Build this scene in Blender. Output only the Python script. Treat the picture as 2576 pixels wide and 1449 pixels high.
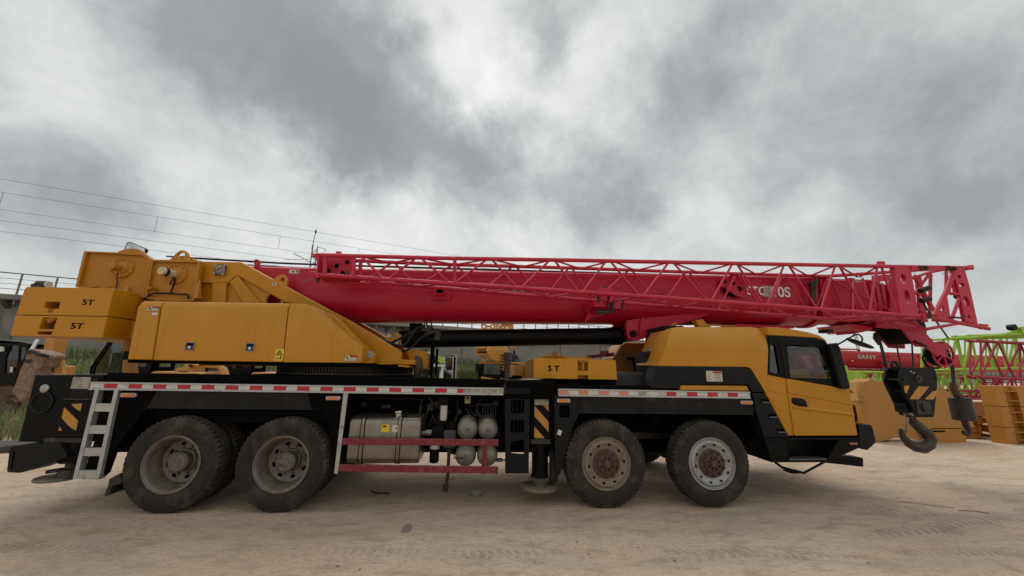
import bpy, bmesh, math, random
from mathutils import Vector, Matrix, noise
from mathutils.geometry import tessellate_polygon
random.seed(7)
for o in list(bpy.data.objects): bpy.data.objects.remove(o)
scene = bpy.context.scene
C = scene.collection
# ------------------------------------------------------------------ camera
FPX, W, H = 930.0, 2576.0, 1449.0
yaw, pitch, roll = math.radians(4.808), math.radians(12.121), math.radians(1.112)
CAM = Vector((0, -5.7425, 1.9686))
fw = Vector((math.sin(yaw)*math.cos(pitch), math.cos(yaw)*math.cos(pitch), math.sin(pitch)))
rt0 = Vector((math.cos(yaw), -math.sin(yaw), 0)); up0 = rt0.cross(fw)
RT = rt0*math.cos(roll)+up0*math.sin(roll); UP = -rt0*math.sin(roll)+up0*math.cos(roll)
cam = bpy.data.cameras.new('camera'); co = bpy.data.objects.new('camera', cam); C.objects.link(co)
cam.sensor_width = 36; cam.lens = 36*FPX/W; cam.clip_end = 5000; cam.clip_start = .05
co.matrix_world = Matrix(((RT.x,UP.x,-fw.x,CAM.x),(RT.y,UP.y,-fw.y,CAM.y),(RT.z,UP.z,-fw.z,CAM.z),(0,0,0,1)))
scene.camera = co
def ray(x, y): return fw + RT*((x-W/2)/FPX) + UP*((H/2-y)/FPX)
def P(x, y, Y=None, Z=None, X=None):
    d = ray(x, y)
    if Y is not None: t = (Y-CAM.y)/d.y
    elif Z is not None: t = (Z-CAM.z)/d.z
    else: t = (X-CAM.x)/d.x
    return CAM + d*t
# ------------------------------------------------------------------ light
scene.view_settings.view_transform = 'Standard'; scene.view_settings.look = 'None'
scene.view_settings.exposure = 0.06; scene.view_settings.gamma = 1
scene.render.resolution_x = 1024; scene.render.resolution_y = 576
SUN_EL, SUN_AZ = 60.0, 335.0      # azimuth measured clockwise from +Y
sl = bpy.data.lights.new('sun', 'SUN'); sl.energy = 1.5; sl.angle = math.radians(40); sl.color = (1, .96, .9)
so = bpy.data.objects.new('sun', sl); C.objects.link(so)
sd = Vector((math.sin(math.radians(SUN_AZ))*math.cos(math.radians(SUN_EL)), math.cos(math.radians(SUN_AZ))*math.cos(math.radians(SUN_EL)), math.sin(math.radians(SUN_EL))))
so.rotation_euler = sd.to_track_quat('Z', 'Y').to_euler()
world = bpy.data.worlds.new('World'); scene.world = world; world.use_nodes = True
nt = world.node_tree; nt.nodes.clear()
def N(t, **k):
    n = nt.nodes.new(t)
    for a, b in k.items(): setattr(n, a, b)
    return n
def L(a, b): nt.links.new(a, b)
def val(s, v):
    if hasattr(v, 'is_linked') or isinstance(v, bpy.types.NodeSocket): L(v, s)
    else: s.default_value = v
def math_(op, a, b=None, c=None, clamp=False):
    n = N('ShaderNodeMath', operation=op); n.use_clamp = clamp
    val(n.inputs[0], a)
    if b is not None: val(n.inputs[1], b)
    if c is not None: val(n.inputs[2], c)
    return n.outputs[0]
sky = N('ShaderNodeTexSky', sky_type='NISHITA'); sky.sun_disc = False
sky.sun_elevation = math.radians(SUN_EL); sky.sun_rotation = math.radians(SUN_AZ)
tc = N('ShaderNodeTexCoord'); nrm = N('ShaderNodeVectorMath', operation='NORMALIZE'); L(tc.outputs['Generated'], nrm.inputs[0])
sep = N('ShaderNodeSeparateXYZ'); L(nrm.outputs[0], sep.inputs[0])
zz = math_('MAXIMUM', sep.outputs[2], 0.0); den = math_('ADD', zz, .16)
comb = N('ShaderNodeCombineXYZ'); L(math_('DIVIDE', sep.outputs[0], den), comb.inputs[0]); L(math_('DIVIDE', sep.outputs[1], den), comb.inputs[1])
def noise_(scale, detail, rough, dist=0, vec=None, dim=None):
    n = N('ShaderNodeTexNoise'); n.inputs['Scale'].default_value = scale; n.inputs['Detail'].default_value = detail
    n.inputs['Roughness'].default_value = rough; n.inputs['Distortion'].default_value = dist
    L(vec or comb.outputs[0], n.inputs['Vector']); return n
n1 = noise_(.8, 6, .5, .2); n2 = noise_(3.0, 10, .6, .25, nrm.outputs[0]); n3 = noise_(6.5, 12, .68, .5, nrm.outputs[0]); n4 = noise_(17, 10, .66, .6, nrm.outputs[0])
# warped direction for the large cloud masses
wn = noise_(3.0, 9, .6, 0, nrm.outputs[0]); wsub = N('ShaderNodeVectorMath', operation='SUBTRACT'); L(wn.outputs['Color'], wsub.inputs[0]); wsub.inputs[1].default_value = (.5,.5,.5)
wsc = N('ShaderNodeVectorMath', operation='SCALE'); L(wsub.outputs[0], wsc.inputs[0]); wsc.inputs['Scale'].default_value = .42
wad = N('ShaderNodeVectorMath', operation='ADD'); L(nrm.outputs[0], wad.inputs[0]); L(wsc.outputs[0], wad.inputs[1])
acc = 0.0
BLOBS = [ # px, py, radius(rad), amount  (cloud masses overhead, as directions)
 (430,-60,.26,-.22),(640,60,.24,-.24),(800,170,.24,-.28),(900,290,.22,-.34),(1080,370,.2,-.34),(1270,440,.19,-.36),(1500,500,.18,-.34),(860,400,.13,-.2),
 (1400,60,.14,-.24),(1620,320,.2,-.10),(1760,160,.16,-.10),(1370,190,.08,-.16),(1850,0,.22,-.12),(2050,-60,.3,-.10),
 (2280,310,.2,-.16),(2080,330,.16,-.10),(1870,400,.15,-.16),(2540,190,.14,-.15),(2420,420,.12,-.14),
 (60,390,.2,-.17),(200,460,.15,-.13),(100,90,.28,.02),(2320,60,.25,.05),(-200,300,.3,-.2),(2150,640,.14,-.05),(2450,680,.2,-.06),(2500,520,.14,-.04),(120,640,.12,-.1),(1700,230,.18,-.1),(2200,200,.35,-.04),(2450,620,.35,-.10),(2100,560,.25,-.06),(430,360,.2,-.06),
 (1120,70,.14,.08),(1230,190,.13,.10),(1290,290,.1,.2),(1500,240,.14,.12),(60,190,.14,.10),(250,230,.16,.06),(100,540,.12,.14),(330,600,.14,.06),(620,520,.22,.03),(1900,90,.1,.16),(1680,60,.1,.05),(2380,90,.16,.08),(1750,330,.12,.08),
 (1000,620,.2,.10),(1350,600,.14,.12),(1800,560,.18,.06),(2100,480,.1,.1),(2400,560,.12,.05),(450,420,.14,.05)]
for bx, by, br, amt in BLOBS:
    d = ray(bx, by).normalized()
    dn = N('ShaderNodeVectorMath', operation='DISTANCE'); L(wad.outputs[0], dn.inputs[0]); dn.inputs[1].default_value = d
    mr = N('ShaderNodeMapRange', interpolation_type='SMOOTHERSTEP'); L(dn.outputs['Value'], mr.inputs['Value'])
    mr.inputs['From Min'].default_value = 0; mr.inputs['From Max'].default_value = br*1.25
    mr.inputs['To Min'].default_value = amt; mr.inputs['To Max'].default_value = 0
    acc = math_('ADD', acc, mr.outputs[0])
acc = math_('MULTIPLY', acc, .95)
a1 = math_('MULTIPLY_ADD', n1.outputs['Fac'], .22, acc)
a2 = math_('MULTIPLY_ADD', n2.outputs['Fac'], .50, a1)
a3 = math_('MULTIPLY_ADD', n3.outputs['Fac'], .40, a2)
a3 = math_('MULTIPLY_ADD', n4.outputs['Fac'], .16, a3)
dens = math_('ADD', a3, .015)
ramp = N('ShaderNodeValToRGB'); L(dens, ramp.inputs[0]); cr = ramp.color_ramp
cols = [(0.0,(.28,.289,.297)),(.25,(.35,.363,.37)),(.42,(.47,.495,.495)),(.58,(.62,.645,.63)),(.74,(.78,.79,.765)),(1.0,(1.0,1.0,.97))]
cr.elements[0].position = cols[0][0]; cr.elements[0].color = (*cols[0][1],1)
cr.elements[1].position = 1; cr.elements[1].color = (*cols[-1][1],1)
for p, c in cols[1:-1]:
    e = cr.elements.new(p); e.color = (*c, 1)
mixs = N('ShaderNodeMix', data_type='RGBA'); mixs.inputs[0].default_value = .94
skb = N('ShaderNodeVectorMath', operation='SCALE'); L(sky.outputs[0], skb.inputs[0]); skb.inputs['Scale'].default_value = .10
L(skb.outputs[0], mixs.inputs[6]); L(ramp.outputs[0], mixs.inputs[7])
bg = N('ShaderNodeBackground'); bg.inputs['Strength'].default_value = 1.0; L(mixs.outputs[2], bg.inputs[0])
wo = N('ShaderNodeOutputWorld'); L(bg.outputs[0], wo.inputs[0])
# ------------------------------------------------------------------ materials
MATS = {}
def mat(name, col, rough=.5, metal=0, var=.12, scale=2.5, bump=.0, bscale=60, dust=0, dustcol=(.30,.24,.17), spec=.5, col2=None, c2amt=0, c2scale=4, stretch=None, coat=0, streak=0):
    if name in MATS: return MATS[name]
    m = bpy.data.materials.new(name); m.use_nodes = True; t = m.node_tree; b = t.nodes['Principled BSDF']
    b.inputs['Roughness'].default_value = rough; b.inputs['Metallic'].default_value = metal
    b.inputs['Specular IOR Level'].default_value = spec; b.inputs['Coat Weight'].default_value = coat
    g = t.nodes.new('ShaderNodeNewGeometry')
    vec = g.outputs['Position']
    if stretch:
        mp = t.nodes.new('ShaderNodeMapping'); mp.inputs['Scale'].default_value = stretch; t.links.new(vec, mp.inputs['Vector']); vec = mp.outputs[0]
    n = t.nodes.new('ShaderNodeTexNoise'); n.inputs['Scale'].default_value = scale; n.inputs['Detail'].default_value = 8; n.inputs['Roughness'].default_value = .62
    t.links.new(vec, n.inputs['Vector'])
    hsv = t.nodes.new('ShaderNodeHueSaturation'); hsv.inputs['Color'].default_value = (*col, 1)
    mr = t.nodes.new('ShaderNodeMapRange'); mr.inputs['From Min'].default_value = .3; mr.inputs['From Max'].default_value = .7
    mr.inputs['To Min'].default_value = 1-var; mr.inputs['To Max'].default_value = 1+var
    t.links.new(n.outputs['Fac'], mr.inputs['Value']); t.links.new(mr.outputs[0], hsv.inputs['Value'])
    out = hsv.outputs[0]
    if streak:
        mp2 = t.nodes.new('ShaderNodeMapping'); mp2.inputs['Scale'].default_value = (7,7,.55); t.links.new(g.outputs['Position'], mp2.inputs['Vector'])
        ns = t.nodes.new('ShaderNodeTexNoise'); ns.inputs['Scale'].default_value = 1.6; ns.inputs['Detail'].default_value = 7; ns.inputs['Roughness'].default_value = .7; t.links.new(mp2.outputs[0], ns.inputs['Vector'])
        nb_ = t.nodes.new('ShaderNodeTexNoise'); nb_.inputs['Scale'].default_value = .55; nb_.inputs['Detail'].default_value = 5; t.links.new(g.outputs['Position'], nb_.inputs['Vector'])
        sm = t.nodes.new('ShaderNodeMapRange'); sm.inputs['From Min'].default_value = .48; sm.inputs['From Max'].default_value = .72; sm.inputs['To Max'].default_value = streak; t.links.new(ns.outputs['Fac'], sm.inputs['Value'])
        s2 = t.nodes.new('ShaderNodeMapRange'); s2.inputs['From Min'].default_value = .35; s2.inputs['From Max'].default_value = .6; t.links.new(nb_.outputs['Fac'], s2.inputs['Value'])
        m5 = t.nodes.new('ShaderNodeMath'); m5.operation = 'MULTIPLY'; t.links.new(sm.outputs[0], m5.inputs[0]); t.links.new(s2.outputs[0], m5.inputs[1])
        mx = t.nodes.new('ShaderNodeMix'); mx.data_type = 'RGBA'; t.links.new(m5.outputs[0], mx.inputs[0]); t.links.new(out, mx.inputs[6]); mx.inputs[7].default_value = (col[0]*.30+.03, col[1]*.30+.025, col[2]*.3+.02, 1); out = mx.outputs[2]
        # chips and scratches showing primer
        nc = t.nodes.new('ShaderNodeTexNoise'); nc.inputs['Scale'].default_value = 14; nc.inputs['Detail'].default_value = 9; nc.inputs['Roughness'].default_value = .75; t.links.new(g.outputs['Position'], nc.inputs['Vector'])
        cm = t.nodes.new('ShaderNodeMapRange'); cm.inputs['From Min'].default_value = .735; cm.inputs['From Max'].default_value = .75; cm.inputs['To Max'].default_value = .7; t.links.new(nc.outputs['Fac'], cm.inputs['Value'])
        mx = t.nodes.new('ShaderNodeMix'); mx.data_type = 'RGBA'; t.links.new(cm.outputs[0], mx.inputs[0]); t.links.new(out, mx.inputs[6]); mx.inputs[7].default_value = (.10,.07,.05,1); out = mx.outputs[2]
    if col2:
        n2_ = t.nodes.new('ShaderNodeTexNoise'); n2_.inputs['Scale'].default_value = c2scale; n2_.inputs['Detail'].default_value = 9; n2_.inputs['Roughness'].default_value = .68
        t.links.new(vec, n2_.inputs['Vector'])
        m2 = t.nodes.new('ShaderNodeMapRange'); th = 1-c2amt; m2.inputs['From Min'].default_value = .3+.4*th-.05; m2.inputs['From Max'].default_value = .3+.4*th+.07
        t.links.new(n2_.outputs['Fac'], m2.inputs['Value'])
        mx = t.nodes.new('ShaderNodeMix'); mx.data_type = 'RGBA'; t.links.new(m2.outputs[0], mx.inputs[0]); t.links.new(out, mx.inputs[6]); mx.inputs[7].default_value = (*col2, 1)
        out = mx.outputs[2]
    if dust:
        sx = t.nodes.new('ShaderNodeSeparateXYZ'); t.links.new(g.outputs['Normal'], sx.inputs[0])
        m3 = t.nodes.new('ShaderNodeMapRange'); m3.inputs['From Min'].default_value = .0; m3.inputs['From Max'].default_value = 1
        m3.inputs['To Min'].default_value = dust*.10; m3.inputs['To Max'].default_value = min(1, dust*1.6); t.links.new(sx.outputs[2], m3.inputs['Value'])
        mu = t.nodes.new('ShaderNodeMath'); mu.operation = 'MULTIPLY'; t.links.new(m3.outputs[0], mu.inputs[0])
        m4 = t.nodes.new('ShaderNodeMapRange'); m4.inputs['From Min'].default_value = .3; m4.inputs['From Max'].default_value = .62; t.links.new(n.outputs['Fac'], m4.inputs['Value']); t.links.new(m4.outputs[0], mu.inputs[1])
        mx = t.nodes.new('ShaderNodeMix'); mx.data_type = 'RGBA'; t.links.new(mu.outputs[0], mx.inputs[0]); t.links.new(out, mx.inputs[6]); mx.inputs[7].default_value = (*dustcol, 1)
        out = mx.outputs[2]
    t.links.new(out, b.inputs['Base Color'])
    rr = t.nodes.new('ShaderNodeMapRange'); rr.inputs['To Min'].default_value = max(0.03, rough-.12); rr.inputs['To Max'].default_value = min(1, rough+.15)
    t.links.new(n.outputs['Fac'], rr.inputs['Value']); t.links.new(rr.outputs[0], b.inputs['Roughness'])
    if bump:
        nb = t.nodes.new('ShaderNodeTexNoise'); nb.inputs['Scale'].default_value = bscale; nb.inputs['Detail'].default_value = 5; t.links.new(vec, nb.inputs['Vector'])
        bp = t.nodes.new('ShaderNodeBump'); bp.inputs['Strength'].default_value = bump; bp.inputs['Distance'].default_value = .01
        t.links.new(nb.outputs['Fac'], bp.inputs['Height']); t.links.new(bp.outputs[0], b.inputs['Normal'])
    MATS[name] = m; return m
YEL = mat('crane_yellow', (.48,.195,.0015), .40, var=.06, scale=1.3, spec=.32, streak=.38, dust=.38, dustcol=(.46,.27,.11), bump=.02, bscale=9)
YEL2 = mat('winch_yellow', (.43,.175,.012), .55, spec=.3, streak=.5, var=.07, scale=1.5, dust=.35, dustcol=(.46,.27,.12))
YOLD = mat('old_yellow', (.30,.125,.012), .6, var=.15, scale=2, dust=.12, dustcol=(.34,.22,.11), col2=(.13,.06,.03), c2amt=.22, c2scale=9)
YCAB = mat('cab_yellow', (.47,.192,.0015), .36, spec=.35, streak=.3, var=.05, scale=1.2, dust=.3, dustcol=(.45,.28,.11))
RED = mat('boom_red', (.44,.003,.027), .36, streak=.5, var=.08, scale=1.6, spec=.35, dust=.10, dustcol=(.40,.10,.09))
REDJ = mat('jib_red', (.46,.006,.034), .5, var=.12, scale=6, dust=.25, dustcol=(.42,.12,.10))
REDM = mat('dusty_red', (.17,.007,.014), .55, var=.25, scale=8, dust=.4, dustcol=(.25,.13,.11), col2=(.20,.07,.065), c2amt=.3, c2scale=14)
REDB = mat('far_red', (.46,.012,.02), .45, var=.1, scale=2)
REDR = mat('rusty_red', (.34,.02,.04), .6, var=.2, scale=5, col2=(.16,.04,.03), c2amt=.3, c2scale=9)
BLK = mat('chassis_black', (.003,.003,.003), .5, var=.4, scale=3, dust=.05, dustcol=(.04,.034,.03), spec=.03)
BLKP = mat('black_plastic', (.006,.006,.0065), .5, spec=.18, var=.15, scale=2, dust=.18, dustcol=(.09,.08,.07), bump=.15, bscale=180)
BLKG = mat('black_gloss', (.003,.003,.0033), .34, var=.3, scale=2, dust=.05, dustcol=(.06,.05,.04), spec=.12)
SKIRT = mat('ribbed_grey', (.015,.016,.018), .5, spec=.25, var=.25, scale=3, dust=.35, dustcol=(.11,.10,.085), col2=(.075,.065,.055), c2amt=.18, c2scale=2.2)
ALU = mat('aluminium', (.42,.42,.41), .42, .55, var=.12, scale=6, col2=(.22,.21,.19), c2amt=.2, c2scale=8)
TANK = mat('tank_metal', (.24,.215,.18), .36, .85, var=.15, scale=4, stretch=(1.5,1,.6), col2=(.20,.16,.12), c2amt=.35, c2scale=5)
BOTTLE = mat('bottle_metal', (.21,.195,.17), .45, .45, var=.15, scale=7, dust=.4, dustcol=(.26,.22,.17))
RUB = mat('tyre_rubber', (.020,.017,.014), .8, var=.22, scale=5, dust=.4, dustcol=(.10,.08,.06), bump=.08, bscale=90, col2=(.055,.044,.032), c2amt=.38, c2scale=3, spec=.3)
RIM = mat('rim_grey', (.17,.145,.118), .5, .35, var=.2, scale=7, col2=(.14,.10,.07), c2amt=.35, c2scale=6)
RIMS = mat('rim_silver', (.30,.30,.29), .4, .6, var=.15, scale=6, col2=(.22,.19,.16), c2amt=.25, c2scale=7)
RIMB = mat('rim_brown', (.20,.16,.12), .55, .25, var=.2, scale=8, col2=(.16,.09,.05), c2amt=.35, c2scale=8)
RUST = mat('hub_rust', (.085,.050,.036), .75, .1, var=.3, scale=10, col2=(.06,.035,.028), c2amt=.4, c2scale=14)
HUBG = mat('hub_grey', (.15,.13,.11), .6, .2, var=.25, scale=12, col2=(.06,.045,.035), c2amt=.35, c2scale=16)
STEEL = mat('worn_steel', (.26,.24,.21), .45, .6, var=.2, scale=8, col2=(.12,.07,.04), c2amt=.3, c2scale=9)
DARKST = mat('greasy_steel', (.030,.027,.024), .5, .4, var=.3, scale=8, col2=(.10,.06,.04), c2amt=.25, c2scale=12)
CHR = mat('chrome', (.6,.6,.6), .15, 1, var=.05)
WHT = mat('white_paint', (.55,.54,.50), .5, var=.1, scale=5, dust=.2)
CREAM = mat('cream_plastic', (.52,.44,.28), .5, var=.1, scale=8)
REFW = mat('reflector_white', (.50,.50,.48), .35, var=.12, scale=12, col2=(.30,.28,.24), c2amt=.2, c2scale=16)
REFR = mat('reflector_red', (.42,.006,.012), .3, var=.1, scale=6)
REFS = mat('faded_reflector', (.58,.20,.13), .4, var=.12, scale=8)
REFD = mat('dirty_reflector', (.34,.31,.25), .5, var=.2, scale=10, col2=(.2,.17,.13), c2amt=.4, c2scale=12)
ORG = mat('orange_lens', (.62,.16,.02), .25, var=.15, scale=20)
STRY = mat('stripe_yellow', (.46,.22,.03), .5, var=.12, scale=8)
LBLW = mat('label_white', (.50,.47,.38), .5, var=.15, scale=20)
LBLY = mat('label_yellow', (.62,.44,.02), .45, var=.08, scale=8)
LBLR = mat('label_red', (.35,.02,.015), .5, var=.1)
INK = mat('ink_black', (.003,.003,.003), .8, var=.1, spec=.03)
HOSE = mat('hose_black', (.012,.012,.013), .6, spec=.3, var=.2, scale=9)
LIME = mat('lime_paint', (.30,.52,.03), .45, var=.12, scale=4, dust=.15, dustcol=(.3,.36,.12))
CONC = mat('concrete', (.25,.235,.21), .9, var=.16, scale=.35, bump=.2, bscale=6, col2=(.13,.12,.105), c2amt=.3, c2scale=.5, stretch=(1,1,.5))
CONCD = mat('dark_concrete', (.11,.105,.095), .9, var=.2, scale=.6, bump=.2, bscale=6)
HUBR = mat('foot_brown', (.07,.055,.042), .7, var=.3, scale=9)
RAIL = mat('rail_grey', (.17,.165,.17), .5, .3, var=.1)
WIRE = mat('wire_grey', (.09,.09,.095), .6, var=.1)
TARP = mat('dark_tarp', (.045,.042,.040), .8, var=.25, scale=4, bump=.3, bscale=8)
PLYW = mat('tan_panel', (.37,.175,.03), .65, var=.1, scale=1.2, dust=.15, dustcol=(.36,.22,.09), col2=(.24,.13,.05), c2amt=.12, c2scale=5)
CWY = mat('stack_yellow', (.38,.16,.016), .6, var=.1, scale=1.6, dust=.2, dustcol=(.36,.23,.12), col2=(.2,.09,.04), c2amt=.12, c2scale=6)
SKIN = mat('skin', (.35,.2,.13), .6, var=.05)
CLOTH = mat('dark_cloth', (.02,.022,.03), .9, var=.1)
def glass_mat(name, tint=(.55,.6,.6), opac=.12, rough=.03):
    m = bpy.data.materials.new(name); m.use_nodes = True; t = m.node_tree; t.nodes.clear()
    o = t.nodes.new('ShaderNodeOutputMaterial'); mx = t.nodes.new('ShaderNodeMixShader'); tr = t.nodes.new('ShaderNodeBsdfTransparent'); gl = t.nodes.new('ShaderNodeBsdfGlossy')
    tr.inputs[0].default_value = (*tint, 1); gl.inputs['Roughness'].default_value = rough
    g = t.nodes.new('ShaderNodeNewGeometry'); dt = t.nodes.new('ShaderNodeVectorMath'); dt.operation = 'DOT_PRODUCT'; t.links.new(g.outputs['Incoming'], dt.inputs[0]); t.links.new(g.outputs['Normal'], dt.inputs[1])
    ab = t.nodes.new('ShaderNodeMath'); ab.operation = 'ABSOLUTE'; t.links.new(dt.outputs['Value'], ab.inputs[0])
    om = t.nodes.new('ShaderNodeMath'); om.operation = 'SUBTRACT'; om.inputs[0].default_value = 1; t.links.new(ab.outputs[0], om.inputs[1])
    pw = t.nodes.new('ShaderNodeMath'); pw.operation = 'POWER'; pw.inputs[1].default_value = 5; t.links.new(om.outputs[0], pw.inputs[0])
    ad = t.nodes.new('ShaderNodeMath'); ad.operation = 'MULTIPLY_ADD'; ad.inputs[1].default_value = .9; ad.inputs[2].default_value = .05+opac*.2; t.links.new(pw.outputs[0], ad.inputs[0]); ad.use_clamp = True
    t.links.new(ad.outputs[0], mx.inputs[0]); t.links.new(tr.outputs[0], mx.inputs[1]); t.links.new(gl.outputs[0], mx.inputs[2]); t.links.new(mx.outputs[0], o.inputs[0])
    MATS[name] = m; return m
GLASS = glass_mat('window_glass', (.86,.88,.87))
GLASSD = glass_mat('tinted_glass', (.25,.28,.29), .25)
MIRR = mat('mirror_glass', (.5,.5,.5), .06, 1, var=.3, scale=9)
# ------------------------------------------------------------------ mesh helpers
class MB:
    def __init__(s): s.v = []; s.f = []; s.m = []; s.cur = 0
    def face(s, idx): s.f.append(tuple(idx)); s.m.append(s.cur)
    def banded_front(s, pts, z0, z1, depth, n=9):
        "front face of a body whose upper part curves inwards: outline pts (x,z), flat at y=0 below z0"
        def clip(poly, f):
            out = []
            for i in range(len(poly)):
                p, q = poly[i-1], poly[i]; fp, fq = f(p), f(q)
                if (fp >= 0) != (fq >= 0): t = fp/(fp-fq); out.append((p[0]+(q[0]-p[0])*t, p[1]+(q[1]-p[1])*t))
                if fq >= 0: out.append(q)
            return out
        lv = [-1e3]+[z0+(z1-z0)*i/n for i in range(n+1)]+[1e3]; keys = {}
        def vid(p):
            k = (round(p[0], 4), round(p[1], 4))
            if k not in keys:
                t = max(0, min(1, (p[1]-z0)/(z1-z0))); keys[k] = len(s.v); s.v.append(Vector((p[0], depth*t**2.0, p[1])))
            return keys[k]
        for a, b in zip(lv, lv[1:]):
            q = clip(clip(list(pts), lambda p: p[1]-a), lambda p: b-p[1])
            if len(q) > 2:
                ids = []
                for p in q:
                    i = vid(p)
                    if not ids or ids[-1] != i: ids.append(i)
                if ids[0] == ids[-1]: ids.pop()
                if len(ids) > 2: s.face(ids)
        return s
    def sheet(s, pts):
        b = len(s.v); s.v += [Vector(p) for p in pts]; s.face(range(b, b+len(pts))); return s
    def box(s, x0, x1, y0, y1, z0, z1):
        b = len(s.v)
        for x in (x0, x1):
            for y in (y0, y1):
                for z in (z0, z1): s.v.append(Vector((x, y, z)))
        for q in ((0,1,3,2),(4,6,7,5),(0,4,5,1),(2,3,7,6),(0,2,6,4),(1,5,7,3)): s.face([b+i for i in q])
        return s
    def hexa(s, pts8):   # bottom 4 (ccw seen from above) then top 4
        b = len(s.v); s.v += [Vector(p) for p in pts8]
        for q in ((3,2,1,0),(4,5,6,7),(0,1,5,4),(1,2,6,5),(2,3,7,6),(3,0,4,7)): s.face([b+i for i in q])
        return s
    def prism(s, loops, m0, m1):
        "loops: list of 2d loops (outer, holes...), m0/m1 map (u,v)->Vector"
        if not isinstance(loops[0][0], (list, tuple, Vector)) : loops = [loops]
        l3 = [[Vector((p[0], p[1], 0)) for p in l] for l in loops]
        flat = [p for l in l3 for p in l]; n = len(flat); b = len(s.v)
        s.v += [m0(p.x, p.y) for p in flat]; s.v += [m1(p.x, p.y) for p in flat]
        def area(l): return sum(l[i].x*l[(i+1) % len(l)].y-l[(i+1) % len(l)].x*l[i].y for i in range(len(l)))
        if len(l3) == 1:
            idx = list(range(n))
            if area(l3[0]) < 0: idx = idx[::-1]
            s.face([b+i for i in idx]); s.face([b+n+i for i in idx[::-1]])
        else:
            for t in tessellate_polygon(l3):
                a_, b_, c_ = [flat[i] for i in t]
                if (b_-a_).cross(c_-a_).z < 0: t = (t[0], t[2], t[1])
                s.face([b+i for i in t]); s.face([b+n+i for i in (t[0], t[2], t[1])])
        k = 0
        for li, l in enumerate(l3):
            ccw = area(l) > 0
            if li: ccw = not ccw
            for i in range(len(l)):
                i0 = k+i; i1 = k+(i+1) % len(l)
                if not ccw: i0, i1 = i1, i0
                s.face((b+i1, b+i0, b+n+i0, b+n+i1))
            k += len(l)
        return s
    def pp(s, pts, Y0, Y1, Yp=None):
        "pixel polygon(s) taken on plane Yp (default Y0), extruded Y0..Y1"
        if Yp is None: Yp = Y0
        if not isinstance(pts[0][0], (list, tuple)): pts = [pts]
        loops = [[(P(x, y, Y=Yp).x, P(x, y, Y=Yp).z) for x, y in l] for l in pts]
        return s.prism(loops, lambda u, v: Vector((u, Y0, v)), lambda u, v: Vector((u, Y1, v)))
    def xz(s, loops, Y0, Y1):
        if not isinstance(loops[0][0], (list, tuple)): loops = [loops]
        return s.prism(loops, lambda u, v: Vector((u, Y0, v)), lambda u, v: Vector((u, Y1, v)))
    def tube(s, pts, r, n=10, caps=True, r2=None):
        pts = [Vector(p) for p in pts]; b = len(s.v); m = len(pts)
        rs = r if isinstance(r, (list, tuple)) else [r + ((r2-r)*i/(m-1) if r2 is not None else 0) for i in range(m)]
        t0 = (pts[1]-pts[0]).normalized(); ref = Vector((0,0,1)) if abs(t0.z) < .9 else Vector((1,0,0))
        u = t0.cross(ref).normalized()
        for i, p in enumerate(pts):
            t = ((pts[min(i+1, m-1)]-p).normalized()+(p-pts[max(i-1, 0)]).normalized())
            t = t.normalized() if t.length > 1e-6 else t0
            u = (u-t*u.dot(t)).normalized(); w = t.cross(u)
            for k in range(n):
                a = 2*math.pi*k/n; s.v.append(p+(u*math.cos(a)+w*math.sin(a))*rs[i])
        for i in range(m-1):
            for k in range(n):
                k2 = (k+1) % n; s.face((b+i*n+k, b+i*n+k2, b+(i+1)*n+k2, b+(i+1)*n+k))
        if caps: s.face([b+k for k in range(n)][::-1]); s.face([b+(m-1)*n+k for k in range(n)])
        return s
    def beam(s, p0, p1, w, h, up=Vector((0,0,1))):
        p0 = Vector(p0); p1 = Vector(p1); t = (p1-p0).normalized(); u = t.cross(up).normalized(); w_ = u.cross(t)
        b = [p0-u*w/2-w_*h/2, p0+u*w/2-w_*h/2, p1+u*w/2-w_*h/2, p1-u*w/2-w_*h/2]; tt = [q+w_*h for q in b]
        return s.hexa(b+tt)
    def lathe(s, prof, c, ax='Y', n=48, mod=None, cap0=False, cap1=False):
        "prof: (radius, along)"
        b = len(s.v); c = Vector(c)
        for j, (r, a) in enumerate(prof):
            for k in range(n):
                th = 2*math.pi*k/n; rr = r + (mod(j, k) if mod else 0); x = math.cos(th)*rr; y = math.sin(th)*rr
                s.v.append(c+(Vector((x, a, y)) if ax == 'Y' else Vector((a, x, y)) if ax == 'X' else Vector((x, y, a))))
        for j in range(len(prof)-1):
            for k in range(n):
                k2 = (k+1) % n; q = (b+j*n+k, b+j*n+k2, b+(j+1)*n+k2, b+(j+1)*n+k)
                s.face(q if ax != 'Y' else q)
        if cap0: s.face([b+k for k in range(n)])
        if cap1: s.face([b+(len(prof)-1)*n+k for k in range(n)])
        return s
ORIG = {}
SPLIT = {'pilaster','boom_foot','reflector_tape','inner_fender','cab_body','window_frame','pin_cover','valve_block','bolt','hazard_stripes','small_label','lift_gusset','clamp_pin','strap','strap_rubber','pipe_coupling','cab_interior','clevis_bolt','pin','flange','windscreen','end_lug','stand','antenna','hose'}
def islands(mb):
    par = list(range(len(mb.v)))
    def fd(a):
        while par[a] != a: par[a] = par[par[a]]; a = par[a]
        return a
    for f in mb.f:
        for i in f[1:]:
            a, b = fd(f[0]), fd(i)
            if a != b: par[b] = a
    gr = {}
    for f, mi in zip(mb.f, mb.m): gr.setdefault(fd(f[0]), []).append((f, mi))
    out = []
    for fs in gr.values():
        n = MB(); mp = {}
        for f, mi in fs:
            for i in f:
                if i not in mp: mp[i] = len(n.v); n.v.append(mb.v[i])
            n.f.append(tuple(mp[i] for i in f)); n.m.append(mi)
        out.append(n)
    return out
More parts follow.
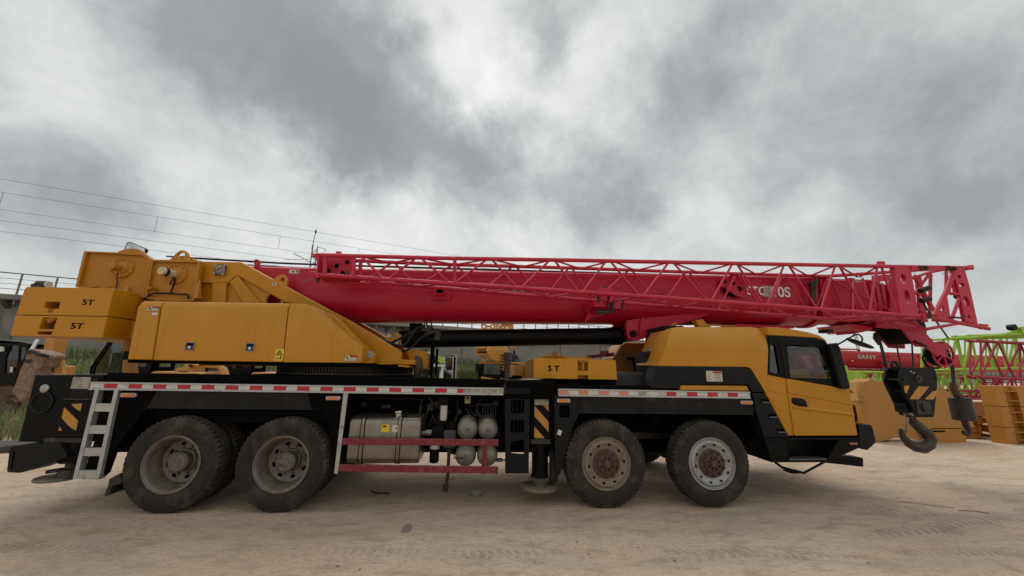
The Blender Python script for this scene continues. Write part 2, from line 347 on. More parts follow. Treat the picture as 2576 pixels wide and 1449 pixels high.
def build(name, mb, m, parent=None, bevel=0, smooth=35, label=None, seg=2, hard=True):
    if name in SPLIT:
        isl = islands(mb)
        if len(isl) > 1:
            os_ = [build1(name, i, m, parent, bevel, smooth, label, seg, hard) for i in isl]
            return max(os_, key=lambda o: max(o.dimensions[0], 0) if False else len(o.data.vertices))
    return build1(name, mb, m, parent, bevel, smooth, label, seg, hard)
def build1(name, mb, m, parent=None, bevel=0, smooth=35, label=None, seg=2, hard=True):
    xs = [v.x for v in mb.v]; ys = [v.y for v in mb.v]; zs = [v.z for v in mb.v]
    o0 = Vector(((min(xs)+max(xs))/2, (min(ys)+max(ys))/2, min(zs)))
    me = bpy.data.meshes.new(name); me.from_pydata([v-o0 for v in mb.v], [], mb.f)
    for mm in (m if isinstance(m, (list, tuple)) else [m]): me.materials.append(mm)
    me.polygons.foreach_set('material_index', mb.m)
    bm = bmesh.new(); bm.from_mesh(me); bmesh.ops.recalc_face_normals(bm, faces=bm.faces); bm.to_mesh(me); bm.free()
    me.polygons.foreach_set('use_smooth', [True]*len(me.polygons)); me.set_sharp_from_angle(angle=math.radians(smooth))
    o = bpy.data.objects.new(name, me); C.objects.link(o); ORIG[o] = o0
    if parent: o.parent = parent; o.location = o0-ORIG[parent]
    else: o.location = o0
    if bevel:
        bv = o.modifiers.new('bevel', 'BEVEL'); bv.width = bevel; bv.segments = seg; bv.limit_method = 'ANGLE'; bv.angle_limit = math.radians(40); bv.harden_normals = hard
    if label: o['label'] = label
    return o
def thing(name, label, cat, loc=(0,0,0), group=None):
    o = bpy.data.objects.new(name, None); C.objects.link(o); o.location = loc; o.empty_display_size = .2
    ORIG[o] = Vector(loc); return tag(o, label, cat, group)
def tag(o, label, cat, group=None, kind=None):
    if label: o['label'] = label
    if cat: o['category'] = cat
    if group: o['group'] = group
    if kind: o['kind'] = kind
    return o
def struct(o): o['kind'] = 'structure'; return o
def text_mb(txt, size, ext=.004, bold=0.0, xs=1.0, spacing=1.0):
    cu = bpy.data.curves.new('t', 'FONT'); cu.body = txt; cu.size = size; cu.extrude = ext/2; cu.offset = bold; cu.space_character = spacing; cu.resolution_u = 4
    o = bpy.data.objects.new('t', cu); C.objects.link(o); dg = bpy.context.evaluated_depsgraph_get()
    me = bpy.data.meshes.new_from_object(o.evaluated_get(dg)); vs = [v.co.copy() for v in me.vertices]; fs = [tuple(p.vertices) for p in me.polygons]
    bpy.data.objects.remove(o); bpy.data.curves.remove(cu); bpy.data.meshes.remove(me)
    x0 = min(v.x for v in vs); x1 = max(v.x for v in vs); y0 = min(v.y for v in vs); y1 = max(v.y for v in vs)
    return vs, fs, (x0, x1, y0, y1)
def lettering(txt, x0, x1, z0, z1, Y, m, parent, bold=0.0, dzdx=0.0, name='lettering', ext=.004, face=-1):
    "text fitted in the box x0..x1,z0..z1 on the plane y=Y"
    vs, fs, bb = text_mb(txt, 1, ext, bold)
    mb = MB(); sx = (x1-x0)/(bb[1]-bb[0]); sz = (z1-z0)/(bb[3]-bb[2])
    for v in vs:
        X = x0+(v.x-bb[0])*sx; mb.v.append(Vector((X, Y-v.z-ext/2, z0+(v.y-bb[2])*sz+(X-x0)*dzdx)))
    for f in fs: mb.face(f)
    return build(name, mb, m, parent)
def rect_px(x0, y0, x1, y1, Y):
    a = P(x0, y0, Y=Y); b = P(x1, y1, Y=Y); return min(a.x,b.x), max(a.x,b.x), min(a.z,b.z), max(a.z,b.z)
def R2(pts, r, n=4):
    "round the corners of a 2d loop"
    out = []; k = len(pts)
    for i in range(k):
        a, b, c = Vector(pts[i-1]), Vector(pts[i]), Vector(pts[(i+1) % k]); u = (a-b); w = (c-b); d = min(r, u.length*.45, w.length*.45)
        p0 = b+u.normalized()*d; p1 = b+w.normalized()*d
        for j in range(n+1):
            t = j/n; q = p0*(1-t)**2+b*2*t*(1-t)+p1*t*t; out.append((q.x, q.y))
    return out
def circ(cx, cy, r, n=16, sx=1): return [(cx+r*sx*math.cos(2*math.pi*i/n), cy+r*math.sin(2*math.pi*i/n)) for i in range(n)]
def screws(mb, c, r, R, n, h, ax='Y', a0=0, sides=8):
    for k in range(n):
        a = a0+2*math.pi*k/n; p = Vector(c)+Vector((math.cos(a)*R, 0, math.sin(a)*R)); mb.tube([p, p+Vector((0,-h,0))], r, sides)
# ================================================================== GROUND
def ground_material():
    m = bpy.data.materials.new('packed_dirt'); m.use_nodes = True; t = m.node_tree; b = t.nodes['Principled BSDF']; b.inputs['Roughness'].default_value = .92; b.inputs['Specular IOR Level'].default_value = .25
    def n(ty, **k):
        q = t.nodes.new(ty)
        for a, v in k.items(): setattr(q, a, v)
        return q
    l = t.links.new; g = n('ShaderNodeNewGeometry'); pos = g.outputs['Position']
    def mp(sc, rot=0):
        q = n('ShaderNodeMapping'); q.inputs['Scale'].default_value = sc; q.inputs['Rotation'].default_value = (0,0,rot); l(pos, q.inputs['Vector']); return q.outputs[0]
    def no(vec, s, d=6, r=.6, di=0):
        q = n('ShaderNodeTexNoise'); q.inputs['Scale'].default_value = s; q.inputs['Detail'].default_value = d; q.inputs['Roughness'].default_value = r; q.inputs['Distortion'].default_value = di; l(vec, q.inputs['Vector']); return q.outputs['Fac']
    def mr(v, a, b_, c=0, d=1):
        q = n('ShaderNodeMapRange'); q.inputs['From Min'].default_value = a; q.inputs['From Max'].default_value = b_; q.inputs['To Min'].default_value = c; q.inputs['To Max'].default_value = d; l(v, q.inputs['Value']); return q.outputs[0]
    def mix(f, a, c):
        q = n('ShaderNodeMix', data_type='RGBA'); l(f, q.inputs[0])
        for s, v in ((6, a), (7, c)):
            if isinstance(v, tuple): q.inputs[s].default_value = (*v, 1)
            else: l(v, q.inputs[s])
        return q.outputs[2]
    def ma(op, a, b_):
        q = n('ShaderNodeMath', operation=op)
        for i, v in enumerate((a, b_)):
            if isinstance(v, (int, float)): q.inputs[i].default_value = v
            else: l(v, q.inputs[i])
        return q.outputs[0]
    big = no(mp((1,1,1)), .35, 6, .6); dr = no(mp((.35,1.6,1), .12), 1.1, 7, .62, .4); med = no(mp((.6,1.3,1), -.1), 3.2, 8, .68); fine = no(pos, 55, 5, .7); grit = no(pos, 240, 3, .6)
    col = mix(mr(big, .38, .62), (.60,.44,.318), (.69,.535,.405))
    col = mix(mr(dr, .5, .72), col, (.46,.405,.335))               # greyer concrete showing through
    col = mix(mr(med, .50, .64, 0, .5), col, (.30,.22,.15))
    col = mix(mr(med, .30, .42, .5, 0), col, (.60,.48,.36))
    st = no(mp((.5,1,1), .3), 1.7, 5, .55, .6); col = mix(mr(st, .64, .74, 0, .5), col, (.26,.235,.21))   # oily stains
    col = mix(mr(fine, .44, .62, 0, .40), col, (.32,.24,.17)); mid = no(mp((.8,1.5,1), .2), 11, 10, .72); col = mix(mr(mid, .50, .62, 0, .45), col, (.34,.26,.19))
    col = mix(mr(grit, .60, .68, 0, .6), col, (.2,.15,.11))
    base_col = col
    # tread prints: short bars along tracks
    sx = n('ShaderNodeSeparateXYZ'); l(mp((1,1,1), .2), sx.inputs[0])
    wv = n('ShaderNodeTexWave', wave_type='BANDS', bands_direction='X'); wv.inputs['Scale'].default_value = 3.4; wv.inputs['Distortion'].default_value = 2.5; wv.inputs['Detail'].default_value = 3; l(mp((1,1,1), .2), wv.inputs['Vector'])
    w2 = n('ShaderNodeTexWave', wave_type='BANDS', bands_direction='Y'); w2.inputs['Scale'].default_value = .22; w2.inputs['Distortion'].default_value = 3; w2.inputs['Detail'].default_value = 2; w2.inputs['Detail Scale'].default_value = .6; l(mp((.5,1,1), .2), w2.inputs['Vector'])
    patch = no(mp((.6,.8,1)), .8, 3, .5)
    sp = n('ShaderNodeSeparateXYZ'); l(pos, sp.inputs[0]); X_, Y_ = sp.outputs[0], sp.outputs[1]; tread = None
    for sl_, y0_, wd, fr_ in ((.10,-2.75,.13,48), (.16,-1.75,.14,44), (-.05,-1.15,.10,64), (-.34,1.9,.14,50)):
        dy = ma('SUBTRACT', ma('ADD', Y_, ma('MULTIPLY', big, .5)), ma('ADD', ma('MULTIPLY', X_, sl_), y0_+.25)); ady = ma('ABSOLUTE', dy, 0)
        lane = mr(ady, wd*.75, wd, 1, 0); ph = ma('ADD', ma('MULTIPLY', X_, fr_), ma('MULTIPLY', ady, 22)); bars = mr(ma('SINE', ph, 0), -.1, .5)
        q_ = ma('MULTIPLY', lane, bars); tread = q_ if tread is None else ma('MAXIMUM', tread, q_)
    tread = ma('MULTIPLY', tread, mr(patch, .46, .60)); col2_ = None
    h = ma('ADD', ma('MULTIPLY', med, .9), ma('ADD', ma('MULTIPLY', fine, .16), ma('MULTIPLY', grit, .05)))
    h = ma('ADD', h, ma('MULTIPLY', dr, .7)); h = ma('SUBTRACT', ma('ADD', h, ma('MULTIPLY', mid, .6)), ma('MULTIPLY', tread, .30)); l(mix(ma('MULTIPLY', tread, .35), base_col, (.24,.18,.13)), b.inputs['Base Color'])
    bp = n('ShaderNodeBump'); bp.inputs['Strength'].default_value = .9; bp.inputs['Distance'].default_value = .065; l(h, bp.inputs['Height']); l(bp.outputs[0], b.inputs['Normal'])
    return m
GROUND = ground_material()
def ground_h(x, y):
    if y < -8 or y > 12 or abs(x) > 24: return 0
    f = min(1, (12-y)/3, (y+8)/3, (24-abs(x))/4); f = max(0, f)
    v = noise.noise(Vector((x*.35, y*.9, 0)))*.018+noise.noise(Vector((x*1.3, y*2.6, 3)))*.010+noise.noise(Vector((x*5, y*7, 5)))*.004
    return (v-.012)*f
mb = MB(); xs = [-4000,-600,-120,-40]+[-24+i*.16 for i in range(301)]+[40,120,600,4000]; ys = [-600,-60,-20]+[-8+i*.11 for i in range(182)]+[20,40,120,600,4000]
for x in xs:
    for y in ys: mb.v.append(Vector((x, y, ground_h(x, y))))
ny = len(ys)
for i in range(len(xs)-1):
    for j in range(ny-1): mb.face((i*ny+j, (i+1)*ny+j, (i+1)*ny+j+1, i*ny+j+1))
g = build('ground', mb, GROUND, smooth=180); struct(g)

# ================================================================== THE CRANE TRUCK
CR = thing('mobile_crane', 'large yellow truck crane with a long red boom, parked side-on in the foreground', 'truck crane', (0, 1.4, 0))
def part(name, mb, m, parent=CR, **k): return build(name, mb, m, parent, **k)
# ---- wheels
def tyre_mb(cx, cz, y0, R=.615, w=.30, seed=0):
    mb = MB(); n = 159; rr = random.Random(seed)
    prof = [(.358,.035),(.372,.012),(.40,.004),(.45,-.006),(.50,-.008),(.528,-.006),(.531,.000),(.590,.010),(.604,.018),(.613,.034),(.613,.090),(.599,.093),(.599,.106),(.614,.110),(.615,.140),(.600,.143),(.600,.156),(.615,.160),(.614,.190),(.599,.193),(.599,.205),(.613,.208),(.613,.24),(.606,.262),(.592,.28),(.56,.296),(.50,.305),(.42,.300),(.372,.29),(.358,.27)]
    prof = [(r*R/.615, a) for r, a in prof]
    def mod(j, k):
        d = 0
        if j in (8,9,10): d = (-.016 if j == 8 else -.026) if k % 3 == 0 else 0
        if j in (11,): d = -.016 if k % 3 == 0 else 0
        if j in (22,23,24): d = -.014 if k % 4 == 2 else 0
        if j in (13,14,17,18): d = -.004 if k % 4 == (1 if j < 15 else 3) else 0
        return d
    mb.lathe(prof, (cx, y0, cz), 'Y', n, mod)
    for v in mb.v:
        if v.z < .010: v.z = .004+(v.z)*.2
    return mb
def wheel(cx, y0, kind='rear', hub=True, rm=RIM, flip=False, cz=.603):
    w = part('wheel', tyre_mb(cx, cz, y0), RUB, smooth=28)
    c = (cx, y0, cz)
    if kind == 'rear':
        r = MB(); r.lathe([(.372,.030),(.372,.002),(.366,-.006),(.356,-.004),(.350,.010),(.338,.016),(.330,.03),(.318,.07),(.312,.13),(.300,.15),(.297,.21),(.285,.245),(.245,.262),(.18,.265),(.15,.267),(.13,.267)], c, 'Y', 64)
        for k in range(8):     # vent holes in the deep dish
            a = 2*math.pi*(k+.35)/8; p = Vector(c)+Vector((math.cos(a)*.228, .2625, math.sin(a)*.228)); r.cur = 1
            b = len(r.v)
            for q in range(12):
                aa = 2*math.pi*q/12; u = Vector((math.cos(a),0,math.sin(a))); v = Vector((-math.sin(a),0,math.cos(a)))
                r.v.append(p+u*math.cos(aa)*.024+v*math.sin(aa)*.036-Vector((0,.003,0)))
            r.face([b+q for q in range(12)]); r.cur = 0
        part('rim', r, [rm, INK], w, smooth=30)
        h = MB(); h.lathe([(.158,.267),(.152,.235),(.132,.225),(.130,.125),(.122,.115),(.112,.112),(.108,.102),(.060,.098),(.056,.090),(.02,.088),(.002,.088)], c, 'Y', 40)
        screws(h, (cx, y0+.112, cz), .009, .092, 12, .012); screws(h, (cx, y0+.262, cz), .017, .185, 10, .03)
        part('hub', h, HUBG, w, smooth=30)
    elif kind == 'front':
        r = MB(); r.lathe([(.372,.030),(.372,.002),(.366,-.006),(.356,-.003),(.348,.012),(.336,.014),(.326,.006),(.318,-.004),(.300,-.010),(.285,-.008),(.262,.004),(.225,.014),(.20,.016),(.198,.02),(.16,.02)], c, 'Y', 64)
        for k in range(10):
            a = 2*math.pi*(k+.2)/10; p = Vector(c)+Vector((math.cos(a)*.268, 0, math.sin(a)*.268)); r.cur = 1; b = len(r.v)
            for q in range(12):
                aa = 2*math.pi*q/12; u = Vector((math.cos(a),0,math.sin(a))); v = Vector((-math.sin(a),0,math.cos(a)))
                r.v.append(p+u*math.cos(aa)*.016+v*math.sin(aa)*.024-Vector((0,.007-.0*k,0)))
            r.face([b+q for q in range(12)]); r.cur = 0
        part('rim', r, [rm, INK], w, smooth=30)
        h = MB(); h.lathe([(.205,.018),(.203,.004),(.190,-.002),(.150,-.004),(.138,-.006),(.136,-.030),(.128,-.038),(.110,-.038),(.104,-.014),(.050,-.012),(.048,-.050),(.04,-.056),(.002,-.058)], c, 'Y', 48)
        screws(h, (cx, y0-.002, cz), .020, .172, 10, .032, a0=.3)
        screws(h, (cx, y0-.012, cz), .010, .172, 10, .05, a0=.3)
        for k in range(8):
            a = 2*math.pi*k/8; p = Vector((cx, y0-.026, cz)); d = Vector((math.cos(a),0,math.sin(a)))
            h.beam(p+d*.045, p+d*.108, .022, .022, up=Vector((0,-1,0)))
        part('hub', h, RUST, w, smooth=30)
    else:
        r = MB(); r.lathe([(.36,.03),(.34,.02),(.32,.1),(.3,.16),(.02,.16)], c, 'Y', 32); part('rim', r, RIM, w, smooth=30)
    return w
WX = (-4.080, -2.661, 1.935, 3.580)
wheel(WX[0], 0, 'rear', rm=RIM); wheel(WX[1], 0, 'rear', rm=RIM)
wheel(WX[2], 0, 'front', rm=RIMB); wheel(WX[3], 0, 'front', rm=RIMS)
for x in WX[:2]: wheel(x, .36, 'plain'); wheel(x, 2.14, 'plain'); wheel(x, 2.5, 'plain')
for x in WX[2:]: wheel(x, 2.5, 'plain')
ax = MB()
for x in WX: ax.tube([(x,.3,.6),(x,2.5,.6)], .09, 16); ax.lathe([(.02,-.22),(.16,-.18),(.24,0),(.16,.18),(.02,.22)], (x,1.4,.6), 'Y', 24)
for x in WX[:2]: ax.tube([(x,.68,.6),(x,.9,.6)], .2, 20)
ax.beam((-4.5,.85,.86),(-2.2,.85,.86),.1,.1); ax.beam((1.3,.85,.86),(4.2,.85,.86),.1,.1)
ax.tube([(-3.3,1.4,.7),(1.9,1.4,.85)], .06, 12)
part('axles', ax, DARKST)
# ---- chassis frame & deck
f = MB(); f.box(-5.9, 3.9, .93, 1.87, .56, 1.50); f.box(3.9, 6.25, .95, 1.85, .62, 1.2)
for x in (-3.4, .4, 2.8): f.box(x, x+.12, .3, 2.5, 1.1, 1.5)
part('frame', f, BLK, bevel=.015)
d = MB()
d.box(P(262,975,Y=.06).x, P(1268,975,Y=.02).x, .055, .14, 1.60, 1.79); d.box(-6.05, P(1268,975,Y=.02).x, .52, 2.78, 1.50, 1.58)
d.box(P(1268,975,Y=.02).x, 4.75, .055, 2.78, 1.50, 1.58); d.box(P(1400,975,Y=.02).x, 4.75, .055, .3, 1.58, 1.72); d.box(-3.6,-1.1,.35,2.45,1.58,1.785); d.box(P(1420,960,Y=.6).x, P(1545,960,Y=.6).x, .5, 2.2, 1.58, 1.80)
d.box(-5.3, P(866,975,Y=.16).x, .16, 1.0, 1.12, 1.675)                       # dark bay under the deck edge

part('deck', d, BLK, bevel=.012)
# well behind fuel tank
bay = MB(); bay.box(P(878,990,Y=.7).x, P(1265,990,Y=.7).x, .72, .90, .62, 1.50); part('equipment_panel', bay, BLK, bevel=.01)
# ---- aluminium deck rails with reflectors
def rail(x0, x1, yt0, yb0, reds, zt, zb):
    r = MB(); X0 = P(x0, yt0, Y=-.01).x; X1 = P(x1, yt0, Y=-.01).x
    r.box(X0, X1, -.012, .05, zb, zt); r.box(X0, X1, -.022, -.012, zt-.020, zt+.0); r.box(X0, X1, -.022, -.012, zb, zb+.018)
    o = part('deck_rail', r, ALU, bevel=.003)
    return o, X0, X1
zt, zb = 1.728, 1.607
zt = P(700, 967.5, Y=-.01).z; zb = P(700, 987, Y=-.01).z
r1, X0, X1 = rail(229, 1267, 960, 980, None, zt, zb)
hz0, hz1 = zb+(zt-zb)*.26, zb+(zt-zb)*.80
reds = [261,323,385,446.5,507,568,629,689,748,806.6,865,923,980,1038,1095,1151]
ed = []
mw = MB(); mr_ = MB(); md = MB()
for i, x in enumerate(reds):
    a = P(x, 975, Y=-.014).x; b = a+.168 if x < 1150 else a+.085
    mr_.box(a, b, -.0155, -.011, hz0, hz1)
    nx = P(reds[i+1], 975, Y=-.014).x if i < len(reds)-1 else None
    if nx: mw.box(b+.002, nx-.002, -.0150, -.011, hz0, hz1)
mw.box(X0+.02, P(261,975,Y=-.014).x-.002, -.0150, -.011, hz0, hz1)
xx = P(1151, 975, Y=-.014).x+.09
for a, b in ((xx, xx+.24),(xx+.26, xx+.50),(xx+.52, X1-.01)): md.box(a, b, -.0150, -.011, hz0, hz1)
part('reflector_tape', mr_, REFR, r1); part('reflector_tape', mw, REFW, r1); part('reflector_tape', md, REFD, r1, label='dirt-stained colourless end of the reflective tape')
zt2 = P(1500, 979.5, Y=-.01).z; zb2 = P(1500, 998, Y=-.01).z
r2, X0, X1 = rail(1405, 1885, 978, 998, None, zt2, zb2)
hz0, hz1 = zb2+(zt2-zb2)*.24, zb2+(zt2-zb2)*.80
m1 = MB(); m2 = MB(); m3 = MB(); m4 = MB()
s4 = lambda z: P(1258+z*.2822, 985, Y=-.014).x
for a, b in ((520,608),(700,787),(878,966),(1057,1143)): m1.box(s4(a), s4(b), -.0155, -.011, hz0, hz1)
for a, b in ((610,698),(789,876),(968,1055),(1145,1232),(1308,1408)): m2.box(s4(a), s4(b), -.015, -.011, hz0, hz1)
m4.box(s4(1234), s4(1306), -.015, -.011, hz0, hz1)
pr = [(1677,1701),(1728.5,1754),(1780,1805),(1830.5,1855.5),(1883,1883)]
for i, (a, b) in enumerate(pr[:4]):
    A = P(a,988,Y=-.014).x; B = P(b,988,Y=-.014).x; m3.box(A, B, -.0155, -.011, hz0, hz1); m2.box(B+.002, P(pr[i+1][0],988,Y=-.014).x-.003, -.015, -.011, hz0, hz1)
part('reflector_tape', m1, REFS, r2, label='sun-faded salmon reflective tape'); part('reflector_tape', m2, REFW, r2); part('reflector_tape', m3, REFR, r2); part('reflector_tape', m4, REFD, r2)
# ---- skirts and wheel arch plates
def skirt(pts, yb, n=9):
    s = MB(); X0 = P(*pts[0], Y=.03).x; X1 = P(*pts[1], Y=.03).x; Z1 = P(*pts[0], Y=.03).z; Z0 = P(pts[0][0], yb, Y=.03).z; X0b = P(pts[2][0], yb, Y=.03).x; X1b = P(pts[3][0], yb, Y=.03).x
    h = (Z1-Z0)/n
    for k in range(n):
        t0 = k/n; t1 = (k+1)/n; a0 = X0+(X0b-X0)*t0; a1 = X0+(X0b-X0)*t1; b0 = X1+(X1b-X1)*t0; b1 = X1+(X1b-X1)*t1; zt_ = Z1-h*k; zb_ = zt_-h
        s.hexa([(a1,.026,zb_+.004),(b1,.026,zb_+.004),(b1,.06,zb_),(a1,.06,zb_),(a0,.020,zt_),(b0,.020,zt_),(b0,.06,zt_),(a0,.06,zt_)])
    return part('wheel_skirt', s, SKIRT)
skirt([(396,985),(775,988),(370,0),(786,0)], 1028)
skirt([(1468,999),(1897,1003),(1457,0),(1893,0)], 1040)
a = MB(); a.pp([(299,982),(396,985),(370,1028),(318,1088),(290,1130),(268,1190),(250,1206),(205,1206),(240,1100),(262,982)], .03, .09)
part('wheel_arch_plate', a, BLK, bevel=.005)
a = MB(); a.pp([(773,989),(880,990),(862,1100),(852,1192),(842,1180),(838,1115),(829,1068),(806,1035),(786,1028)], .03, .12)
part('wheel_arch_plate', a, BLK, bevel=.005)
a = MB(); hole = R2([(1407,1020),(1433,1020),(1433,1051),(1407,1051)], 5, 3)
a.pp([[(1395,997),(1468,998),(1457,1040),(1438,1082),(1427,1124),(1410,1188),(1398,1212),(1396,1100)], hole], .025, .07)
ap = part('wheel_arch_plate', a, BLKP, bevel=.003)
x0,x1,z0,z1 = rect_px(1403,1016,1437,1054,.10); b = MB(); b.box(x0,x1,.10,.12,z0,z1); part('recess_back', b, INK, ap)
b = MB(); c = P(1407.5,1088,Y=.02); b.prism([(c.x+math.cos(a_)*.046, c.z+math.sin(a_)*.046) for a_ in (.55,1.9,3.69,5.04)], lambda u,v: Vector((u,.018,v)), lambda u,v: Vector((u,.024,v))); part('sticker', b, WHT, ap)
# inner fenders (dark arches)
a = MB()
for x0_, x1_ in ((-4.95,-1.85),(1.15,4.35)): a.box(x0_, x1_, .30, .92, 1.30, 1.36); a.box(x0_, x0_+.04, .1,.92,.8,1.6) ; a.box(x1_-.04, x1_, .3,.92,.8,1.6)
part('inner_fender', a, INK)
# ---- marker lights
for x, y in ((323,994),(838,1001.7),(1418,1008),(1878,1012.6)):
    c = P(x, y, Y=.0); k = MB(); k.prism(R2([(c.x-.10,c.z-.028),(c.x+.10,c.z-.028),(c.x+.10,c.z+.028),(c.x-.10,c.z+.028)], .05, 6), lambda u,v: Vector((u,.03,v)), lambda u,v: Vector((u,-.008,v)))
    o = part('marker_light', k, ALU, bevel=.004)
    k = MB(); k.prism(R2([(c.x-.075,c.z-.019),(c.x+.075,c.z-.019),(c.x+.075,c.z+.019),(c.x-.075,c.z+.019)], .04, 6), lambda u,v: Vector((u,-.007,v)), lambda u,v: Vector((u,-.022,v)))
    part('lens', k, ORG, o, bevel=.006)
# ---- perforated panel
a = MB(); hs = [R2([(1286,1006),(1320,1006),(1318,1040),(1285,1041)], 5, 3), R2([(1285,1056),(1319,1055),(1318,1088),(1284,1089)], 5, 3), R2([(1284,1111),(1318,1105),(1319,1143),(1284,1140)], 5, 3)]
a.pp([[(1270,976),(1333,976),(1330,1191),(1271,1191)]]+hs, .06, .085); part('perforated_panel', a, BLKP, bevel=.002)
a = MB()
for k in range(3): a.tube([P(1292+k*10,1000,Y=.35),P(1290+k*11,1030,Y=.28),P(1293+k*10,1060,Y=.3),P(1291+k*9,1100,Y=.4)], .013, 8)
part('hose', a, HOSE)
a = MB(); a.box(P(1272,1000,Y=.5).x, P(1340,1000,Y=.5).x, .5, .9, 1.0, 1.62); a.box(P(1335,1000,Y=.12).x,P(1343,1000,Y=.12).x,.1,.55,.95,1.7)
a.box(P(1275,960,Y=.05).x, P(1398,960,Y=.05).x, .06, .55, 1.55, 1.775); a.box(P(1384,1000,Y=.1).x, P(1396,1000,Y=.1).x, .12, .6, .75, 1.7)
part('outrigger_box', a, BLK, bevel=.01)
a = MB(); a.box(P(1262,1120,Y=.4).x, P(1300,1120,Y=.4).x, .3, .7, .80, .84); a.box(P(1255,1128,Y=.4).x,P(1275,1128,Y=.4).x,.3,.5,.70,.86); part('bracket', a, BLK)
# ---- outrigger jacks
def hazard_box(name, x0, x1, y0, y1, z0, z1, stripes, parent, phase=0):
    b = MB(); b.box(x0, x1, y0, y1, z0, z1); o = part(name, b, BLKG, parent, bevel=.012)
    return o
def stripe_mb(x0, x1, z0, z1, Y, shift, period, frac=.5, slope=-1.0):
    "diagonal bands clipped to a rectangle"
    mb = MB(); w = x1-x0
    def clip(poly, f):
        out = []
        for i in range(len(poly)):
            p, q = poly[i-1], poly[i]; fp, fq = f(p), f(q)
            if (fp >= 0) != (fq >= 0): t = fp/(fp-fq); out.append((p[0]+(q[0]-p[0])*t, p[1]+(q[1]-p[1])*t))
            if fq >= 0: out.append(q)
        return out
    k = -6
    while k < 14:
        zz = z0+shift+k*period; poly = [(x0,zz-slope*0),(x1,zz+slope*w),(x1,zz+slope*w+period*frac),(x0,zz+period*frac)]
        poly = clip(clip(poly, lambda p: p[1]-z0), lambda p: z1-p[1]) if poly else poly
        if len(poly) > 2: mb.prism(poly, lambda u,v: Vector((u,Y,v)), lambda u,v: Vector((u,Y-.003,v)))
        k += 1
    return mb
# front (middle) jack
jx0 = P(1343,1050,Y=.15).x; jx1 = P(1381,1050,Y=.15).x; jc = (jx0+jx1)/2; zj1 = P(1360,991,Y=.15).z; zj0 = P(1360,1104,Y=.15).z
jk = hazard_box('outrigger_jack', jx0-.02, jx1+.02, .15, .43, zj0, zj1+.02, None, CR)
part('hazard_stripes', stripe_mb(jx0+.006, jx1-.006, zj0+.01, zj1-.17, .148, .02, .30, .5, -1.05), STRY, jk)
k = MB(); k.box(jx0+.006, jx1-.006, .145, .149, zj1-.165, zj1-.02); part('warning_label', k, REFD, jk)
k = MB(); k.box(jx0-.05, jx1+.05, .12, .46, zj0-.075, zj0); part('flange', k, DARKST, jk, bevel=.012)
k = MB(); k.tube([(jc,.29,zj0-.08),(jc,.29,zj0-.52)], .125, 28); k.tube([(jc,.29,zj0-.52),(jc,.29,zj0-.56)], .13, 28); part('cylinder', k, BLKG, jk, bevel=.006)
zp_ = P(1357,1224,Y=.29).z
k = MB(); k.tube([(jc,.29,zj0-.5),(jc,.29,zp_+.1)], .06, 20); k.box(jc-.13,jc+.13,.19,.40,zp_+.09,zp_+.15); k.tube([(jc,.29,zp_+.14),(jc,.29,zp_)], .12, 20); part('foot', k, HUBR, jk, bevel=.008)
k = MB(); k.tube([(jc-.01,.29,zp_-.02),(jc-.01,.29,zp_+.02)], .275, 40); part('foot_pad', k, mat('pad_steel',(.16,.13,.095),.7,.2,var=.2,scale=8,dust=.4), jk, bevel=.01)
k = MB(); k.tube([(jx1+.05,.3,zj0-.1),(jx1+.09,.25,zj0-.35),(jx1+.06,.25,zj0-.62),(jx1-.02,.28,zj0-.66)], .012, 8); k.box(jx1+.04, jx1+.17, .33, .36, zj0-.66, zj0-.08); part('hose', k, DARKST, jk)
# rear jack
rc = P(188,1050,Y=.3).x; zt_ = P(190,1006,Y=.16).z; zb_ = P(150,1101,Y=.16).z
jl = P(162,1007,Y=.16).x; rc = jl+.17; k = MB(); k.box(jl, jl+.42, .16, .46, zb_, zt_); jr = part('outrigger_jack', k, BLKG, bevel=.012)
k = MB()
for pz in ([(575,400),(697,520),(680,605),(640,585),(595,545),(553,490)],[(637,370),(733,365),(718,435),(675,410)],[(533,570),(555,608),(523,608)]): k.pp([(x*.2822,912+y*.2822) for x,y in pz], .153, .16, Yp=.157)
part('hazard_stripes', k, STRY, jr)
k = MB(); k.box(rc-.27, rc+.20, .13, .5, zb_-.065, zb_); k.box(rc-.17, rc+.27, .13, .5, zt_, zt_+.02); part('flange', k, DARKST, jr, bevel=.012)
k = MB(); k.tube([(rc,.31,zb_-.06),(rc,.31,zb_-.3)], .125, 28); k.tube([(rc,.31,zb_-.3),(rc,.31,zb_-.34)], .145, 28); part('cylinder', k, BLKP, jr, bevel=.006)
zr_ = P(145,1198,Y=.31).z; k = MB(); k.tube([(rc,.31,zb_-.3),(rc,.31,zr_+.1)], .07, 20); k.tube([(rc,.31,zr_+.1),(rc,.31,zr_)], .11, 20, r2=.16); k.beam((rc-.28,.3,zr_+.06),(rc+.3,.3,zr_+.15),.07,.05); part('foot', k, DARKST, jr, bevel=.008)
k = MB(); pc_ = P(150,1199,Y=.31).x; k.tube([(pc_,.31,zr_-.03),(pc_,.31,zr_+.005)], .24, 40); part('foot_pad', k, mat('pad_steel',(0,0,0)), jr, bevel=.008)
k = MB(); x0,x1,z0,z1 = rect_px(181,951,226,1004,.2); k.box(x0+.03, x1+.05, .2, .5, z0, z1); o = part('jack_housing', k, BLKP, jr, bevel=.015)
k = MB(); k.box(x0+.02, x0+.25, .195, .2, z0+.14, z0+.30); part('warning_label', k, REFD, jr)
